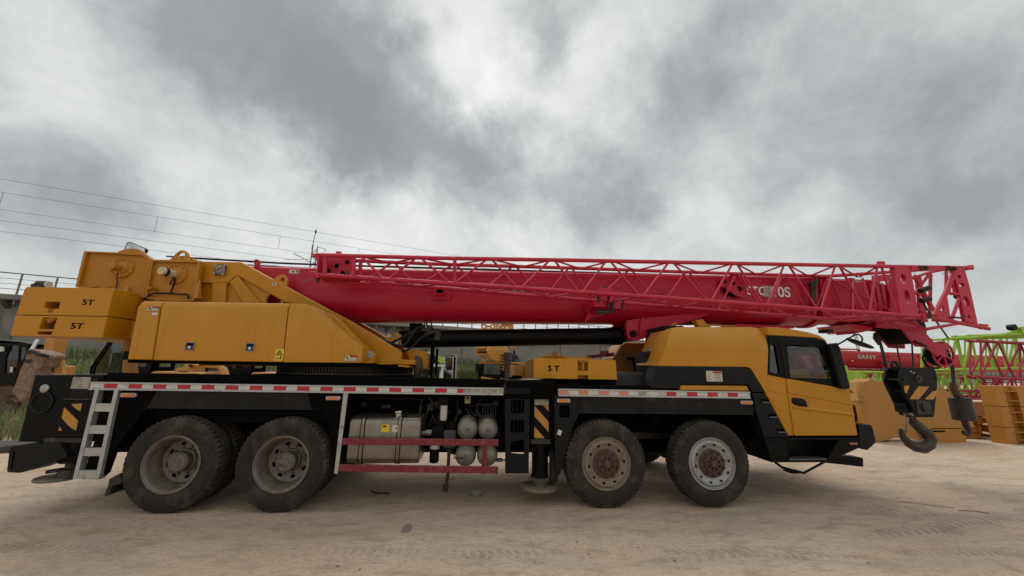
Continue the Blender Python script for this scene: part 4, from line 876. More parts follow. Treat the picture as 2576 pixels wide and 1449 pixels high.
for x, y in ((477.5,871),(629,873.5)):
    a_,b_,c_,d_ = rect_px(x-9.5,y-11,x+9.5,y+11,-.004); k = MB(); k.xz([[(a_,c_),(b_,c_),(b_,d_),(a_,d_)],[(a_+.012,c_+.012),(b_-.012,c_+.012),(b_-.012,d_-.012),(a_+.012,d_-.012)]], -.010, .01); o = part('latch', k, STEEL, cB, bevel=.002)
    k = MB(); k.box(a_+.01,b_-.01,-.003,.006,c_+.01,d_-.01); k.cur = 1; k.box(a_+.02,b_-.02,-.008,-.003,d_-.045,d_-.02); k.cur = 2; k.tube([((a_+b_)/2,-.002,(c_+d_)/2-.015),((a_+b_)/2,-.014,(c_+d_)/2-.015)], .018, 14); build('latch_cup', k, [mat('latch_dark',(.05,.05,.048),.4,.4), INK, CHR], cB)
def danger_label(x0,y0,x1,y1,Y,par):
    a_,b_,c_,d_ = rect_px(x0,y0,x1,y1,Y); m_ = a_+(b_-a_)*.44; k = MB(); k.box(a_,b_,Y-.002,Y,c_,d_); k.cur = 1; k.box(a_+.004,m_-.003,Y-.0035,Y-.002,c_+.004,d_-.004); k.box(m_,b_-.004,Y-.0035,Y-.002,c_+.004,d_-(d_-c_)*.38)
    k.cur = 2; k.box(m_,b_-.004,Y-.0035,Y-.002,d_-(d_-c_)*.36,d_-.004); k.cur = 0
    w = m_-a_; h = d_-c_
    for q0,q1 in (((.3,.75),(.55,.35)),((.55,.35),(.85,.28)),((.3,.55),(.7,.62)),((.2,.85),(.35,.8))): k.beam((a_+w*q0[0],Y-.004,c_+h*q0[1]),(a_+w*q1[0],Y-.004,c_+h*q1[1]),.002,.010,up=Vector((0,0,1)))
    k.cur = 3
    for i in range(3): k.box(m_+.01,b_-.015,Y-.0045,Y-.0035,c_+h*(.14+.15*i),c_+h*(.19+.15*i))
    return part('danger_label', k, [INK, LBLW, LBLR, mat('print_grey',(.3,.28,.24),.6)], par)
danger_label(374,763,405,776.5,-.003+.03,cA) if False else danger_label(373,771,399,783,-.0005,cA)
danger_label(867.5,893.5,897.5,908.5,-.0005,cC)
k = MB(); a_,b_,c_,d_ = rect_px(383,786,395,793,0); k.box(a_,b_,-.003,0,c_,d_); part('sticker', k, WHT, cA)
a_,b_,c_,d_ = rect_px(694,877,711,908,0); k = MB(); k.box(a_,b_,-.003,0,c_,d_); k.cur = 1; cx = (a_+b_)/2; k.xz([[(cx-.043,d_-.092),(cx+.043,d_-.092),(cx,d_-.018)],[(cx-.028,d_-.083),(cx+.028,d_-.083),(cx,d_-.038)]], -.0045, -.003); k.box(cx-.004,cx+.004,-.0045,-.003,d_-.076,d_-.052)
k.box(a_+.004,b_-.004,-.0045,-.003,(c_+d_)/2,(c_+d_)/2+.002); k.tube([(cx+.025,-.003,c_+.06),(cx+.025,-.005,c_+.06)],.011,10); k.box(cx+.02,cx+.03,-.0045,-.003,c_+.02,c_+.055); k.box(cx-.04,cx+.01,-.0045,-.003,c_+.03,c_+.038); part('warning_label', k, [LBLY, INK], cB)
# under tray
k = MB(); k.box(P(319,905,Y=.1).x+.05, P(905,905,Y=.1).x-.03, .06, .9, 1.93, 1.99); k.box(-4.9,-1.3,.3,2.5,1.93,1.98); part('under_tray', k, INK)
# turntable side frames
band = [[(503,656.5),(606,658.5),(613,662),(716,718.5),(883,808),(1009,884),(1009,923),(930,918),(860,860),(775,772),(714,760),(690,746),(597,693.5),(585,700),(574,712),(497,712)]]
web = [(500,700),(600,680),(883,812),(1000,890),(1000,920),(500,920)]
for sgn, (ya, yb, yw, yv) in enumerate(((.70,.84,.76,.80),(1.96,2.10,2.0,2.04))):
    k = MB(); k.pp(band, ya, yb, Yp=.70); fr_ = part('turntable_frame', k, YEL, bevel=.022, seg=3)
    hole = [P(691,757,Y=.76), 0]; hx, hz = hole[0].x, hole[0].z
    lw = [(P(x,y,Y=.76).x, P(x,y,Y=.76).z) for x, y in web]; k = MB(); k.xz([lw, circ(hx,hz,.13,24)], yw, yv); build('web_plate', k, YEL, fr_)
    k = MB(); k.pp([(533,711),(569,711),(564,800),(527,800)], ya+.005, yb, Yp=.70); k.pp([(576,709),(597,692),(660,770),(616,770)], ya+.005, yb, Yp=.70); rb = build('stiffener', k, YEL, fr_, bevel=.012)
    if sgn == 0:
        k = MB(); k.prism([circ(hx,hz,.165,28), circ(hx,hz,.125,28)], lambda u,v: Vector((u,.72,v)), lambda u,v: Vector((u,.76,v))); build('port_ring', k, YEL, fr_)
        c = P(556,680,Y=.70); k = MB(); k.lathe([(.125,.0),(.125,-.012),(.11,-.014),(.10,-.004)], (c.x,.70,c.z), 'Y', 32); build('pivot_ring', k, YEL, fr_)
        k = MB(); k.lathe([(.085,0),(.085,-.03),(.06,-.05),(.03,-.05),(.022,-.035),(.002,-.035)], (c.x,.695,c.z), 'Y', 24); screws(k, (c.x,.69,c.z), .024, .098, 4, .04, a0=math.pi/4); build('pivot_cap', k, STEEL, fr_, smooth=40)
        # lifting eye at the slope
        k = MB(); q = P(711,706,Y=.76); k.xz([R2([(q.x-.22,q.z-.06),(q.x-.03,q.z+.10),(q.x+.03,q.z+.10),(q.x+.10,q.z+.02),(q.x+.10,q.z-.16)], .07, 5), circ(q.x+.02,q.z+.01,.037,16)], .72, .76); build('lifting_eye', k, YEL, fr_)
        a_,b_,c_,d_ = rect_px(686,710,694,719,.70); k = MB(); k.box(a_,b_,.697,.70,c_,d_); k.cur = 1; k.tube([(a_/2+b_/2,.697,d_-.02),(a_/2+b_/2,.695,d_-.02)],.012,8); k.box(a_/2+b_/2-.004,a_/2+b_/2+.004,.695,.697,c_+.01,d_-.02); build('sticker', k, [LBLW, INK], fr_)
# outer stepped side plate with reflectors
k = MB(); k.pp([(800,783),(826,787),(838,793),(925,884),(941,892),(940,914),(895,914)], .30, .55, Yp=.30); sp = part('step_plate', k, YEL, bevel=.012)
for x0_,y0_,x1_,y1_ in ((909,880,938,899),):
    q = [P(x0_,y0_,Y=.29),P(x1_,y0_+4,Y=.29),P(x1_,y1_+1,Y=.29),P(x0_,y1_-2,Y=.29)]; k = MB(); k.prism([(v.x,v.z) for v in q], lambda u,v: Vector((u,.296,v)), lambda u,v: Vector((u,.288,v))); build('reflector', k, REFD, sp)
for pts in ([(836,806),(850,815),(853,826),(845,822)],[(874,840),(890,848),(892,857),(885,855)]):
    k = MB(); k.pp(pts, .285, .30, Yp=.285); build('reflector', k, mat('dark_reflector',(.13,.11,.08),.4), sp)
# slewing floor & ring
k = MB(); k.box(-4.0,-1.05,.62,2.2,1.98,2.06); k.pp([(934,912),(1031,920),(1031,925),(930,918)], .5, 2.2, Yp=.6); part('slew_table', k, YEL, bevel=.01)
RC = (-2.35, 1.4, 0); k = MB(); nT = 150
k.lathe([(1.05,1.79),(1.13,1.80),(1.13,1.83),(1.10,1.84),(1.10,1.955),(1.02,1.96)], RC, 'Z', nT); k.lathe([(1.04,1.95),(1.04,2.0)], RC, 'Z', 60)
for i in range(nT):
    a = 2*math.pi*i/nT; c_ = Vector((math.cos(a),math.sin(a),0)); k.beam(Vector(RC)+c_*1.115+Vector((0,0,1.845)), Vector(RC)+c_*1.115+Vector((0,0,1.945)), .020, .03, up=c_)
part('slewing_ring', k, DARKST)
k = MB(); k.pp([(1016,877),(1050,879),(1072,884),(1076,893),(1073,930),(1035,925)], 1.15, 2.0, Yp=1.15); part('slew_housing', k, YEL, bevel=.03)
k = MB(); k.tube([P(1048,897,Y=.9),P(1052,905,Y=.85),P(1050,925,Y=.8),P(1046,945,Y=.85)], [.03,.07,.06,.04], 10); k.tube([P(1058,905,Y=.9),P(1062,930,Y=.85),P(1055,948,Y=.9)], .03, 8); part('wrapped_hose', k, RUST)
k = MB(); x_ = P(1086,900,Y=1.4).x; k.box(x_-.03,x_+.03,1.4,1.5,1.8,2.45); k.box(x_+.05,x_+.09,1.6,1.66,1.8,2.3); part('upright', k, BLK)
# winch boxes
def winch_box(pts, Y0, drum, dr, eye=None):
    fl = MB(); outline = [(P(x,y,Y=Y0).x,P(x,y,Y=Y0).z) for x,y in pts]; n = len(outline)
    fl.xz(outline, Y0+.05, Y0+.085); fl2 = []
    o = part('winch_housing', fl, YEL2)
    c = sum((Vector(p) for p in outline), Vector((0,0)))/n
    rim = [tuple(Vector(p)+(c-Vector(p)).normalized()*.045) for p in outline]
    k = MB(); k.xz([outline, rim], Y0, Y0+.05); build('flange_rim', k, YEL2, o, bevel=.003)
    k = MB(); k.xz(outline, 2.05, 2.10); build('far_plate', k, YEL2, o)
    d = P(*drum, Y=Y0+.05); k = MB(); k.lathe([(dr,0),(dr,-.022),(dr-.012,-.026),(dr-.018,-.012),(dr*.55,-.012),(dr*.5,-.03),(dr*.45,-.032),(.002,-.032)], (d.x,Y0+.05,d.z), 'Y', 40); screws(k, (d.x,Y0+.04,d.z), .011, dr*.82, 8, .018, a0=.2); build('winch_flange', k, YEL2, o, smooth=30)
    k = MB(); k.tube([(d.x,Y0+.12,d.z),(d.x,2.04,d.z)], .27, 40); k.tube([(d.x,Y0+.12,d.z),(d.x,Y0+.16,d.z)], .33, 44); k.tube([(d.x,2.0,d.z),(d.x,2.04,d.z)], .33, 44); build('drum', k, YEL2, o)
    k = MB()
    for i in range(50): k.lathe([(.25,0),(.29,.006),(.29,.020),(.25,.026)], (d.x,Y0+.2+i*.035,d.z), 'Y', 24)
    build('wound_rope', k, DARKST, o)
    return o, d
wa, da = winch_box([(211,631.5),(361,637),(372,644),(379,651),(361,749),(280,739),(189,722)], .55, (310,675), .165)
wb, db = winch_box([(380,652.5),(503,655.5),(488,757),(420,757),(361.5,750)], .55, (444,690.5), .165)
k = MB(); k.tube([(da.x-.04,.57,da.z),(da.x-.05,.45,da.z-.0)], .058, 20); build('winch_motor', k, YEL2, wa, bevel=.004)
k = MB(); k.tube([(db.x-.02,.57,db.z),(db.x-.04,.46,db.z)], .062, 20); k.tube([(db.x-.045,.42,db.z),(db.x-.05,.36,db.z)], .062, 20); build('winch_motor', k, CREAM, wb, bevel=.004)
k = MB(); k.tube([(db.x-.04,.46,db.z),(db.x-.05,.41,db.z)], .068, 20); k.tube([P(437,697,Y=.4),P(440,706,Y=.42),P(437,716,Y=.5),P(434,724,Y=.55),P(429,736,Y=.57)], [.022,.02,.014,.013,.012], 8); k.tube([P(436,700,Y=.42),P(431,708,Y=.45),P(428,716,Y=.5)], .01, 6); build('motor_cable', k, HOSE, wb)
k = MB(); k.tube([P(361,752,Y=.56),P(374,745,Y=.55),P(385,738,Y=.56),P(404,737,Y=.58),P(430,738,Y=.58),P(450,740,Y=.58),P(470,739.5,Y=.57),P(473,745,Y=.57),P(473,756,Y=.57)], .013, 8); k.tube([P(292,727,Y=.2),P(312,738,Y=.45),P(336,748,Y=.5),P(362,752,Y=.55)], .01, 8); build('cable', k, HOSE, wb)
k = MB(); k.tube([P(297,686,Y=.5),P(294,700,Y=.56),P(295,712,Y=.58),P(292,726,Y=.55)], .008, 6); build('cable', k, HOSE, wa)
for xx, dom in ((P(304,640,Y=1.0).x, .9), ):
    pass
def dome(x0,x1,y0,y1,Y,par):
    A = P(x0,y0,Y=Y); B = P(x1,y0,Y=Y); T = P((x0+x1)/2,y1,Y=Y); pts = []
    for i in range(15): t = i/14; pts.append((A.x+(B.x-A.x)*t, A.z+(B.z-A.z)*t+(T.z-(A.z+B.z)/2)*math.sin(math.pi*t)**.8))
    k = MB(); k.xz(pts, Y, Y+.05); return build('drum_flange', k, YEL2, par, bevel=.004)
dome(292,363,636,624.5,.75,wa); dome(424,493,654,643,.75,wb)
k = MB(); q = P(453,655,Y=.6); k.xz([R2([(q.x-.30,q.z-.04),(q.x-.12,q.z+.02),(q.x-.10,q.z+.10),(q.x-.03,q.z+.175),(q.x+.04,q.z+.175),(q.x+.10,q.z+.12),(q.x+.11,q.z+.05),(q.x+.18,q.z-.04)], .05, 4), circ(q.x,q.z+.095,.05,18,1.15)], .60, .64); build('lifting_eye', k, YEL2, wb, bevel=.003)
k = MB()
for x, y in ((376,717-5),(390-2,717-3)): pass
k.box(P(376,725,Y=.5).x,P(386,725,Y=.5).x,.45,.6,P(376,728,Y=.5).z,P(376,722,Y=.5).z); part('cable_clip', k, YEL2)
for x, y0_, y1_ in ((236,717,724),(270,718,726),(319,720,738),(498,702,752)):
    k = MB(); a_ = P(x,y1_,Y=.56); b_ = P(x,y0_,Y=.56); k.hexa([(a_.x-.03,.50,a_.z),(a_.x+.03,.50,a_.z),(a_.x+.03,.60,a_.z),(a_.x-.03,.60,a_.z),(b_.x-.02,.58,b_.z),(b_.x+.02,.58,b_.z),(b_.x+.02,.60,b_.z),(b_.x-.02,.60,b_.z)]); build('rib', k, YEL2, wa if x < 400 else wb, bevel=.004)
# rear view mirror on top
q = [P(304,634,Y=.9),P(315,608,Y=.9),P(322,606,Y=.9),P(365,624,Y=.9),P(367,629,Y=.9),P(361,638,Y=.9)]; k = MB(); k.xz([R2([(v.x,v.z) for v in q], .04, 3)], .93, .96); mi = part('winch_mirror', k, BLKP, bevel=.008)
c2 = sum((Vector((v.x,v.z)) for v in q), Vector((0,0)))/6; k = MB(); k.xz([R2([tuple(Vector((v.x,v.z))+(c2-Vector((v.x,v.z))).normalized()*.03) for v in q], .04, 3)], .922, .929); build('mirror_glass', k, MIRR, mi)
# ---- counterweights
def cw(ptsF, tip, name='counterweight'):
    pass
def slab(front, zt_px, zb_px, side, Y0=.0, Y1=2.8, holes=None):
    "front px outline on Y0; right-hand side chamfers back"
    pass
U = [(61,727),(67,721.5),(286.5,725.5),(269.5,795.5),(40,791.5)]
uF = [(P(x,y,Y=0).x,P(x,y,Y=0).z) for x,y in U]
def slab_mb(outl, side_top, side_bot, notches):
    k = MB(); k.xz([outl]+notches, 0.0, .10); return k
def hole_px(x0,y0,x1,y1,sk=0):
    return [(P(x,y,Y=0).x,P(x,y,Y=0).z) for x,y in ((x0,y0),(x1,y0),(x1+sk,y1),(x0+sk,y1))]
nU = [[(P(x,y,Y=0).x,P(x,y,Y=0).z) for x,y in ((114,759),(151,759),(147,776.5),(136,776),(132,787),(118,787),(122,775.5),(110,775))]]
k = MB(); k.xz([uF]+nU, 0, .42); zT = uF[1][1]; zB = (uF[3][1]+uF[4][1])/2; xR = uF[2][0]; xL = uF[4][0]
cwu = part('counterweight', k, YEL, bevel=.008, hard=False)
S1 = P(369,752,Z=zT); S2 = P(332,810,Z=zB)
k = MB(); pl = [(uF[1][0],.15),(xR,.15),(xR+.0,.0+.15),(xR-.02,.16),(S1.x,max(.5,S1.y)),(S1.x+.1,1.4),(S1.x,2.3),(xR,2.8),(uF[1][0],2.8)]
pl = [(uF[1][0],.41),(xR-.01,.41),(S1.x+.05,.80),(S1.x+.05,2.0),(xR-.01,2.8),(uF[1][0],2.8)]
plb = [(xL+.01,.41),(uF[3][0]-.005,.41),(S1.x+.02,.80),(S1.x+.02,2.0),(uF[3][0],2.8),(xL+.01,2.8)]
b0 = 0; k.v = [Vector((x,y,zB)) for x,y in plb]+[Vector((x,y,zT)) for x,y in pl]; n_ = 6
k.face(range(n_)); k.face([n_+i for i in range(n_)])
for i in range(n_): k.face((i,(i+1)%n_,n_+(i+1)%n_,n_+i))
build('slab_core', k, YEL, cwu, bevel=.015)
Lw = [(39,793.2),(269,797),(257.5,849),(25,844.5)]; lF = [(P(x,y,Y=0).x,P(x,y,Y=0).z) for x,y in Lw]
nL = [[(P(x,y,Y=0).x,P(x,y,Y=0).z) for x,y in ((115,796),(142,796.5),(135,828),(96,827.5),(104,795.5))]]
nL = [[(P(x,y,Y=0).x,P(x,y,Y=0).z) for x,y in ((108,799),(143,799.5),(134.5,828),(96,827.5))], [(P(x,y,Y=0).x,P(x,y,Y=0).z) for x,y in ((94,833.5),(131,834),(129,842),(92,841.5))]]
k = MB(); k.xz([lF]+nL, 0, .42); cwl = part('counterweight', k, YEL, bevel=.008, hard=False)
zT2 = (lF[0][1]+lF[1][1])/2; zB2 = (lF[2][1]+lF[3][1])/2
pl = [(lF[0][0],.41),(lF[1][0]-.005,.41),(lF[1][0]+.17,.60),(lF[1][0]+.17,2.4),(lF[1][0],2.8),(lF[0][0],2.8)]; plb = [(lF[3][0],.41),(lF[2][0]-.005,.41),(lF[2][0]+.17,.60),(lF[2][0]+.17,2.4),(lF[2][0],2.8),(lF[3][0],2.8)]
k = MB(); k.v = [Vector((x,y,zB2)) for x,y in plb]+[Vector((x,y,zT2-.004)) for x,y in pl]
k.face(range(n_)); k.face([n_+i for i in range(n_)])
for i in range(n_): k.face((i,(i+1)%n_,n_+(i+1)%n_,n_+i))
build('slab_core', k, YEL, cwl, bevel=.015)
def fit_text(txt, x0, y0, x1, y1, Y, m, par, bold=.012, **kw):
    a_,b_,c_,d_ = rect_px(x0,y0,x1,y1,Y); return lettering(txt, a_, b_, c_, d_, Y, m, par, bold, **kw)
fit_text('5T', 209,753,235,767.5, -.001, INK, cwu, .012); fit_text('5T', 180.5,812.5,208,828, -.001, INK, cwl, .012)
k = MB(); k.tube([P(133,778,Y=.06),P(130,795,Y=.06),P(126,812,Y=.06)], .03, 10); k.tube([P(110,802,Y=.05),P(128,806,Y=.05),P(142,802,Y=.05)], .022, 8); part('lock_pin', k, YEL2)
c = P(306,832,Y=.45); k = MB(); k.tube([(c.x,.45,c.z),(c.x,1.0,c.z)], .12, 24); k.box(c.x-.15,c.x+.45,.7,2.2,c.z-.3,c.z+.25); part('counterweight_bracket', k, YEL2, bevel=.01)
k = MB(); q = P(100,712,Y=.3); k.tube([(q.x-.02,.3,q.z-.02),(q.x+.11,.3,q.z-.02)], .055, 16); k.box(q.x-.06,q.x+.10,.25,.36,q.z-.11,q.z-.02); k.cur = 1; k.tube([(q.x+.11,.3,q.z-.02),(q.x+.14,.3,q.z-.02)], .05, 16); part('camera', k, [DARKST, WHT], bevel=.004)
# ================================================================== BOOM
def bz(x): return 3.727+.0221*x       # top of the base section
def boom_section(name, x0, x1, ins, hw, dz_t, hgt, m=RED, par=CR, prof=None):
    k = MB(); pts = []
    w = hw
    pts += [(-w,-dz_t-.03),(-w+.03,-dz_t),(w-.03,-dz_t),(w,-dz_t-.03)]
    zb_ = -dz_t-hgt; r = w*.98; zc = zb_+r*1.02
    for i in range(0, 19):
        a = math.pi*i/18; x_ = math.cos(a)*w; z_ = zc-math.sin(a)**.75*(zc-zb_); pts.append((x_, z_))
    k.prism(pts, lambda u,v: Vector((x0,1.41+u,bz(x0)+v)), lambda u,v: Vector((x1,1.41+u,bz(x1)+v))); return build(name, k, m, par, smooth=24)
xb1 = P(2062,750,Y=.95).x
boom = boom_section('boom', -4.7, xb1, 0, .46, 0, .945)
k = MB(); q0 = P(757,733,Y=.945); k.hexa([(-4.2,.944,bz(-4.2)-.405),(xb1,.944,bz(xb1)-.405),(xb1,.96,bz(xb1)-.405),(-4.2,.96,bz(-4.2)-.405),(-4.2,.944,bz(-4.2)-.395),(xb1,.944,bz(xb1)-.395),(xb1,.96,bz(xb1)-.395),(-4.2,.96,bz(-4.2)-.395)])
k.hexa([(-1.0,.944,bz(-1)-.115),(xb1-1.5,.944,bz(xb1-1.5)-.115),(xb1-1.5,.96,bz(xb1-1.5)-.115),(-1.0,.96,bz(-1)-.115),(-1.0,.944,bz(-1)-.107),(xb1-1.5,.944,bz(xb1-1.5)-.107),(xb1-1.5,.96,bz(xb1-1.5)-.107),(-1.0,.96,bz(-1)-.107)]); build('weld_seam', k, RED, boom)
xs_ = [xb1, P(2148,750,Y=1.0).x, P(2196,750,Y=1.0).x, P(2213,750,Y=1.0).x, P(2230,750,Y=1.0).x, P(2250,750,Y=1.0).x]
hw_ = [.46,.43,.405,.38,.355,.33]; dz_ = [0,.03,.055,.08,.105,.13]; hg_ = [.945,.885,.835,.785,.735,.685]
boom_section('boom_collar', xb1-.02, xb1+.10, 0, .50, -.04, 1.03, RED, boom)
for i in range(1, 6):
    boom_section('boom_section', xs_[i-1], xs_[i]+.02, 0, hw_[i], dz_[i], hg_[i], RED, boom)
    boom_section('boom_collar', xs_[i]-.05, xs_[i]+.035, 0, hw_[i]+.035, dz_[i]-.03, hg_[i]+.06, RED, boom)
# brace plates around the collar (seen through the jib)
k = MB(); k.pp([(2062,698),(2078,698),(2108,800),(2072,800)], .88, .95, Yp=.88); k.pp([(2050,690),(2056,690),(2060,770),(2052,770)], .86, .95, Yp=.86); build('collar_brace', k, RED, boom, bevel=.006)
k = MB(); k.pp([(2036,707),(2060,705),(2061,712),(2050,715),(2054,768),(2044,768),(2042,715),(2036,712)], .80, .84, Yp=.80); k.tube([P(2051,697,Y=.8),P(2051,745,Y=.8)], .02, 8); build('collar_bracket', k, DARKST, boom)
# lift gusset
for y0_ in (1.02, 1.70):
    k = MB(); k.pp([[(1576,806),(1614,800),(1805,783),(1768,797),(1706,817),(1664,834),(1638,846),(1606,856),(1594,858),(1582,853),(1577,840)], [(1592+8*math.cos(t*.5236), 840+8*math.sin(t*.5236)) for t in range(12)]], y0_, y0_+.10, Yp=1.02); gu = build('lift_gusset', k, RED, boom, bevel=.008)
k = MB(); c = P(1592,840,Y=1.02); k.tube([(c.x,.985,c.z),(c.x,1.86,c.z)], .066, 24); build('lift_pin', k, BLKG, boom, bevel=.006)
k = MB(); k.pp([(1612,800),(1620,798),(1622,850),(1606,856)], .98, 1.02, Yp=1.0); build('gusset_stiffener', k, RED, boom)
# boom details
k = MB(); k.pp([[(641,668),(637,657),(640,653),(646,652),(651,654),(652,660),(650,675),(636,675)], [(644.5+3*math.cos(t*.6283), 657.5+3*math.sin(t*.6283)) for t in range(10)]], .95, 1.0, Yp=.95); build('lifting_eye', k, RED, boom, bevel=.004)
k = MB(); a_,b_,c_,d_ = rect_px(728.5,677.5,752.5,689,.95); k.box(a_,b_,.944,.949,c_,d_); k.cur = 1; k.box(a_+.12,b_-.006,.942,.944,d_-.035,d_-.01); k.cur = 2; k.tube([(a_+.07,.944,d_-.035),(a_+.07,.942,d_-.035)],.014,8); k.box(a_+.063,a_+.077,.942,.944,c_+.012,d_-.04)
for i in range(3): k.box(a_+.13,b_-.01,.942,.944,c_+.01+i*.014,c_+.016+i*.014)
build('danger_label', k, [LBLW, LBLR, INK], boom)
k = MB(); a_,b_,c_,d_ = rect_px(1090,729,1133,756,.93); k.box(a_,b_,.90,.95,c_,d_); k.cur = 0; k.box(a_+.05,a_+.22,.84,.90,d_-.10,d_+.02); o = build('jib_bracket', k, RED, boom, bevel=.006)
k = MB(); k.box(a_+.075,a_+.195,.832,.84,d_-.07,d_-.01); build('bracket_slot', k, INK, boom)
# boxed bracket under the jib
k = MB(); q = [P(x,y,Y=.35) for x,y in ((1493,757),(1540,757),(1540,773),(1493,773))]; k.box(q[0].x,q[1].x,.30,.95,q[3].z,q[0].z); k.pp([(1492,758),(1530,764),(1524,784),(1484,800),(1472,812),(1484,770)], .62, .66, Yp=.62); A = P(1493,774,Y=.3); B = P(1530,776,Y=.3); Cc = P(1480,806,Y=.95); 
k.hexa([A+Vector((0,0,-.01)),B+Vector((0,0,-.01)),P(1522,790,Y=.95),Cc,A+Vector((0,0,.0)),B,P(1522,788,Y=.95),P(1480,803,Y=.95)]); k.pp([(1542,760),(1570,763),(1573,778),(1542,776)], .28, .5, Yp=.28); jb = build('jib_cradle', k, RED, boom, bevel=.006)
k = MB(); k.pp([(1503,729),(1512,725),(1540,724),(1543,741),(1540,760),(1534,760),(1536,741),(1525,735),(1508,745)], .14, .22, Yp=.14); k.pp([(1510,722),(1518,722),(1518,736),(1510,736)], .3, .36, Yp=.3); build('jib_clamp', k, RED, boom, bevel=.005)
k = MB()
for x, y0_, y1_ in ((1505,745,760),(1523,720,726),(1511,730,745),(1531,742,775),(1542,755,785),(1567,755,780)): k.tube([P(x,y0_,Y=.26),P(x,y1_,Y=.26)], .022, 10)
k.tube([P(1500,786,Y=.3),P(1540,784,Y=.3)], .03, 8); build('clamp_pin', k, DARKST, boom)
k = MB(); k.pp([(1920,701),(1975,703),(1976,712),(1970,714),(1925,711)], .94, .96, Yp=.94); build('wear_plate', k, RED, boom, bevel=.004)
k = MB(); k.pp([(1813,706),(1840,690),(1858,691),(1880,742),(1872,749),(1852,744),(1815,719)], .86, .9, Yp=.86); k.cur = 1
for x, y in ((1822,708),(1844,712),(1859,727)): k.tube([P(x,y,Y=.858),P(x,y,Y=.85)], .05 if x > 1850 else .04, 18)
k.pp([(1820,727),(1855,743),(1850,748),(1830,740)], .88, .93, Yp=.88); build('hinge_plate', k, [RED, INK], boom)
k = MB(); k.pp([(2150,815),(2195,822),(2198,826),(2170,834),(2148,824),(2133,815)], 1.05, 1.8, Yp=1.05); k.pp([(2146,834),(2193,822),(2196,830),(2150,840)], 1.2, 1.6, Yp=1.2); k.pp([(1850,815),(1998,819),(2001,822),(1999,826),(1985,825.5),(1850,824)], 1.05, 1.75, Yp=1.05); build('boom_foot', k, RED, boom, bevel=.02)
# writing on the boom
LTW = mat('letter_white',(.72,.71,.68),.5,var=.08,scale=12); fit_text('STC', 1877,719.5,1927,743, .943, LTW, boom, .02, dzdx=.0); fit_text('0S', 1954,721,1990,748.5, .943, LTW, boom, .02)
a_,b_,c_,d_ = rect_px(1919,719.5,1953,747,.943); k = MB(); k.box(a_,b_,.938,.942,c_,d_); build('patch_sticker', k, mat('patch_grey',(.45,.42,.38),.5,var=.15,scale=14), boom)
fit_text('10', 1924,722,1940,743, .9375, mat('patch_ink',(.20,.15,.12),.6), boom, .01); fit_text('0', 1942,724,1951,745, .9375, mat('patch_ink',(0,0,0)), boom, .01)
def faint(txt, x0,y0,x1,y1): fit_text(txt, x0,y0,x1,y1, .943, mat('faded_white',(.36,.28,.27),.6), boom, .0)
try:
    faint('\u6bd4', 1270,725,1286,735); faint('\u91cd', 1289,726,1301,736); faint('\u540a', 1307,727,1318,737)
except Exception as e: print('glyph', e)
# boom head
hx = P(2250,750,Y=1.0).x
k = MB(); hx1 = P(2348,850,Y=1.0).x
for y0_ in (.98, 1.48):
    k.pp([(2240,700),(2262,700),(2275,760),(2300,800),(2340,850),(2347,853),(2348,874),(2308,872),(2287,850),(2270,828),(2205,824),(2205,800),(2240,790)], y0_, y0_+.045, Yp=.98)
k.box(hx-.02,hx+.3,1.02,1.5,3.2,bz(hx)-.1); head = build('boom_head', k, RED, boom, bevel=.006)
c = P(2297,822,Y=1.02)
k = MB()
for i in range(5): k.lathe([(.20,0),(.335,.0),(.34,.010),(.31,.022),(.31,.045),(.34,.057),(.335,.067),(.20,.067)], (c.x,1.05+i*.078,c.z), 'Y', 48)
k.tube([(c.x,1.04,c.z),(c.x,1.44,c.z)], .2, 32); build('sheave', k, BLKP, boom, smooth=30)
c2_ = P(2372.5,890.5,Y=1.1); k = MB(); k.lathe([(.245,.0),(.262,-.01),(.262,-.03),(.225,-.03),(.225,0)], (c2_.x,1.12,c2_.z), 'Y', 44)
for i in range(7): a = 2*math.pi*(i+.3)/7; k.beam(Vector((c2_.x,1.11,c2_.z))+Vector((math.cos(a),0,math.sin(a)))*.06, Vector((c2_.x,1.11,c2_.z))+Vector((math.cos(a),0,math.sin(a)))*.235, .03, .05, up=Vector((0,1,0)))
k.tube([(c2_.x,1.08,c2_.z),(c2_.x,1.2,c2_.z)], .075, 20)
k.pp([(2340,853),(2352,862),(2383,866),(2390,874),(2378,884),(2360,897),(2335,876),(2310,868)], 1.0, 1.04, Yp=1.0); aux = build('auxiliary_sheave', k, RED, boom, bevel=.003)
k = MB(); k.lathe([(.24,.0),(.25,.02),(.21,.05),(.25,.08),(.24,.1)], (c2_.x,1.15,c2_.z), 'Y', 36); k.tube([(c2_.x,1.13,c2_.z),(c2_.x,1.3,c2_.z)],.2,24); 
pts = [P(2330,876,Y=1.2)]+[P(2352+32*math.cos(t),893+34*math.sin(t),Y=1.15) for t in (2.9,2.5,2.1,1.7,1.3)]; k.tube(pts, .02, 8); k.tube([P(2300,858,Y=.95)+Vector((0,0,0)),P(2330,870,Y=.95)], .02, 8); build('sheave_wheel', k, BLKP, boom)
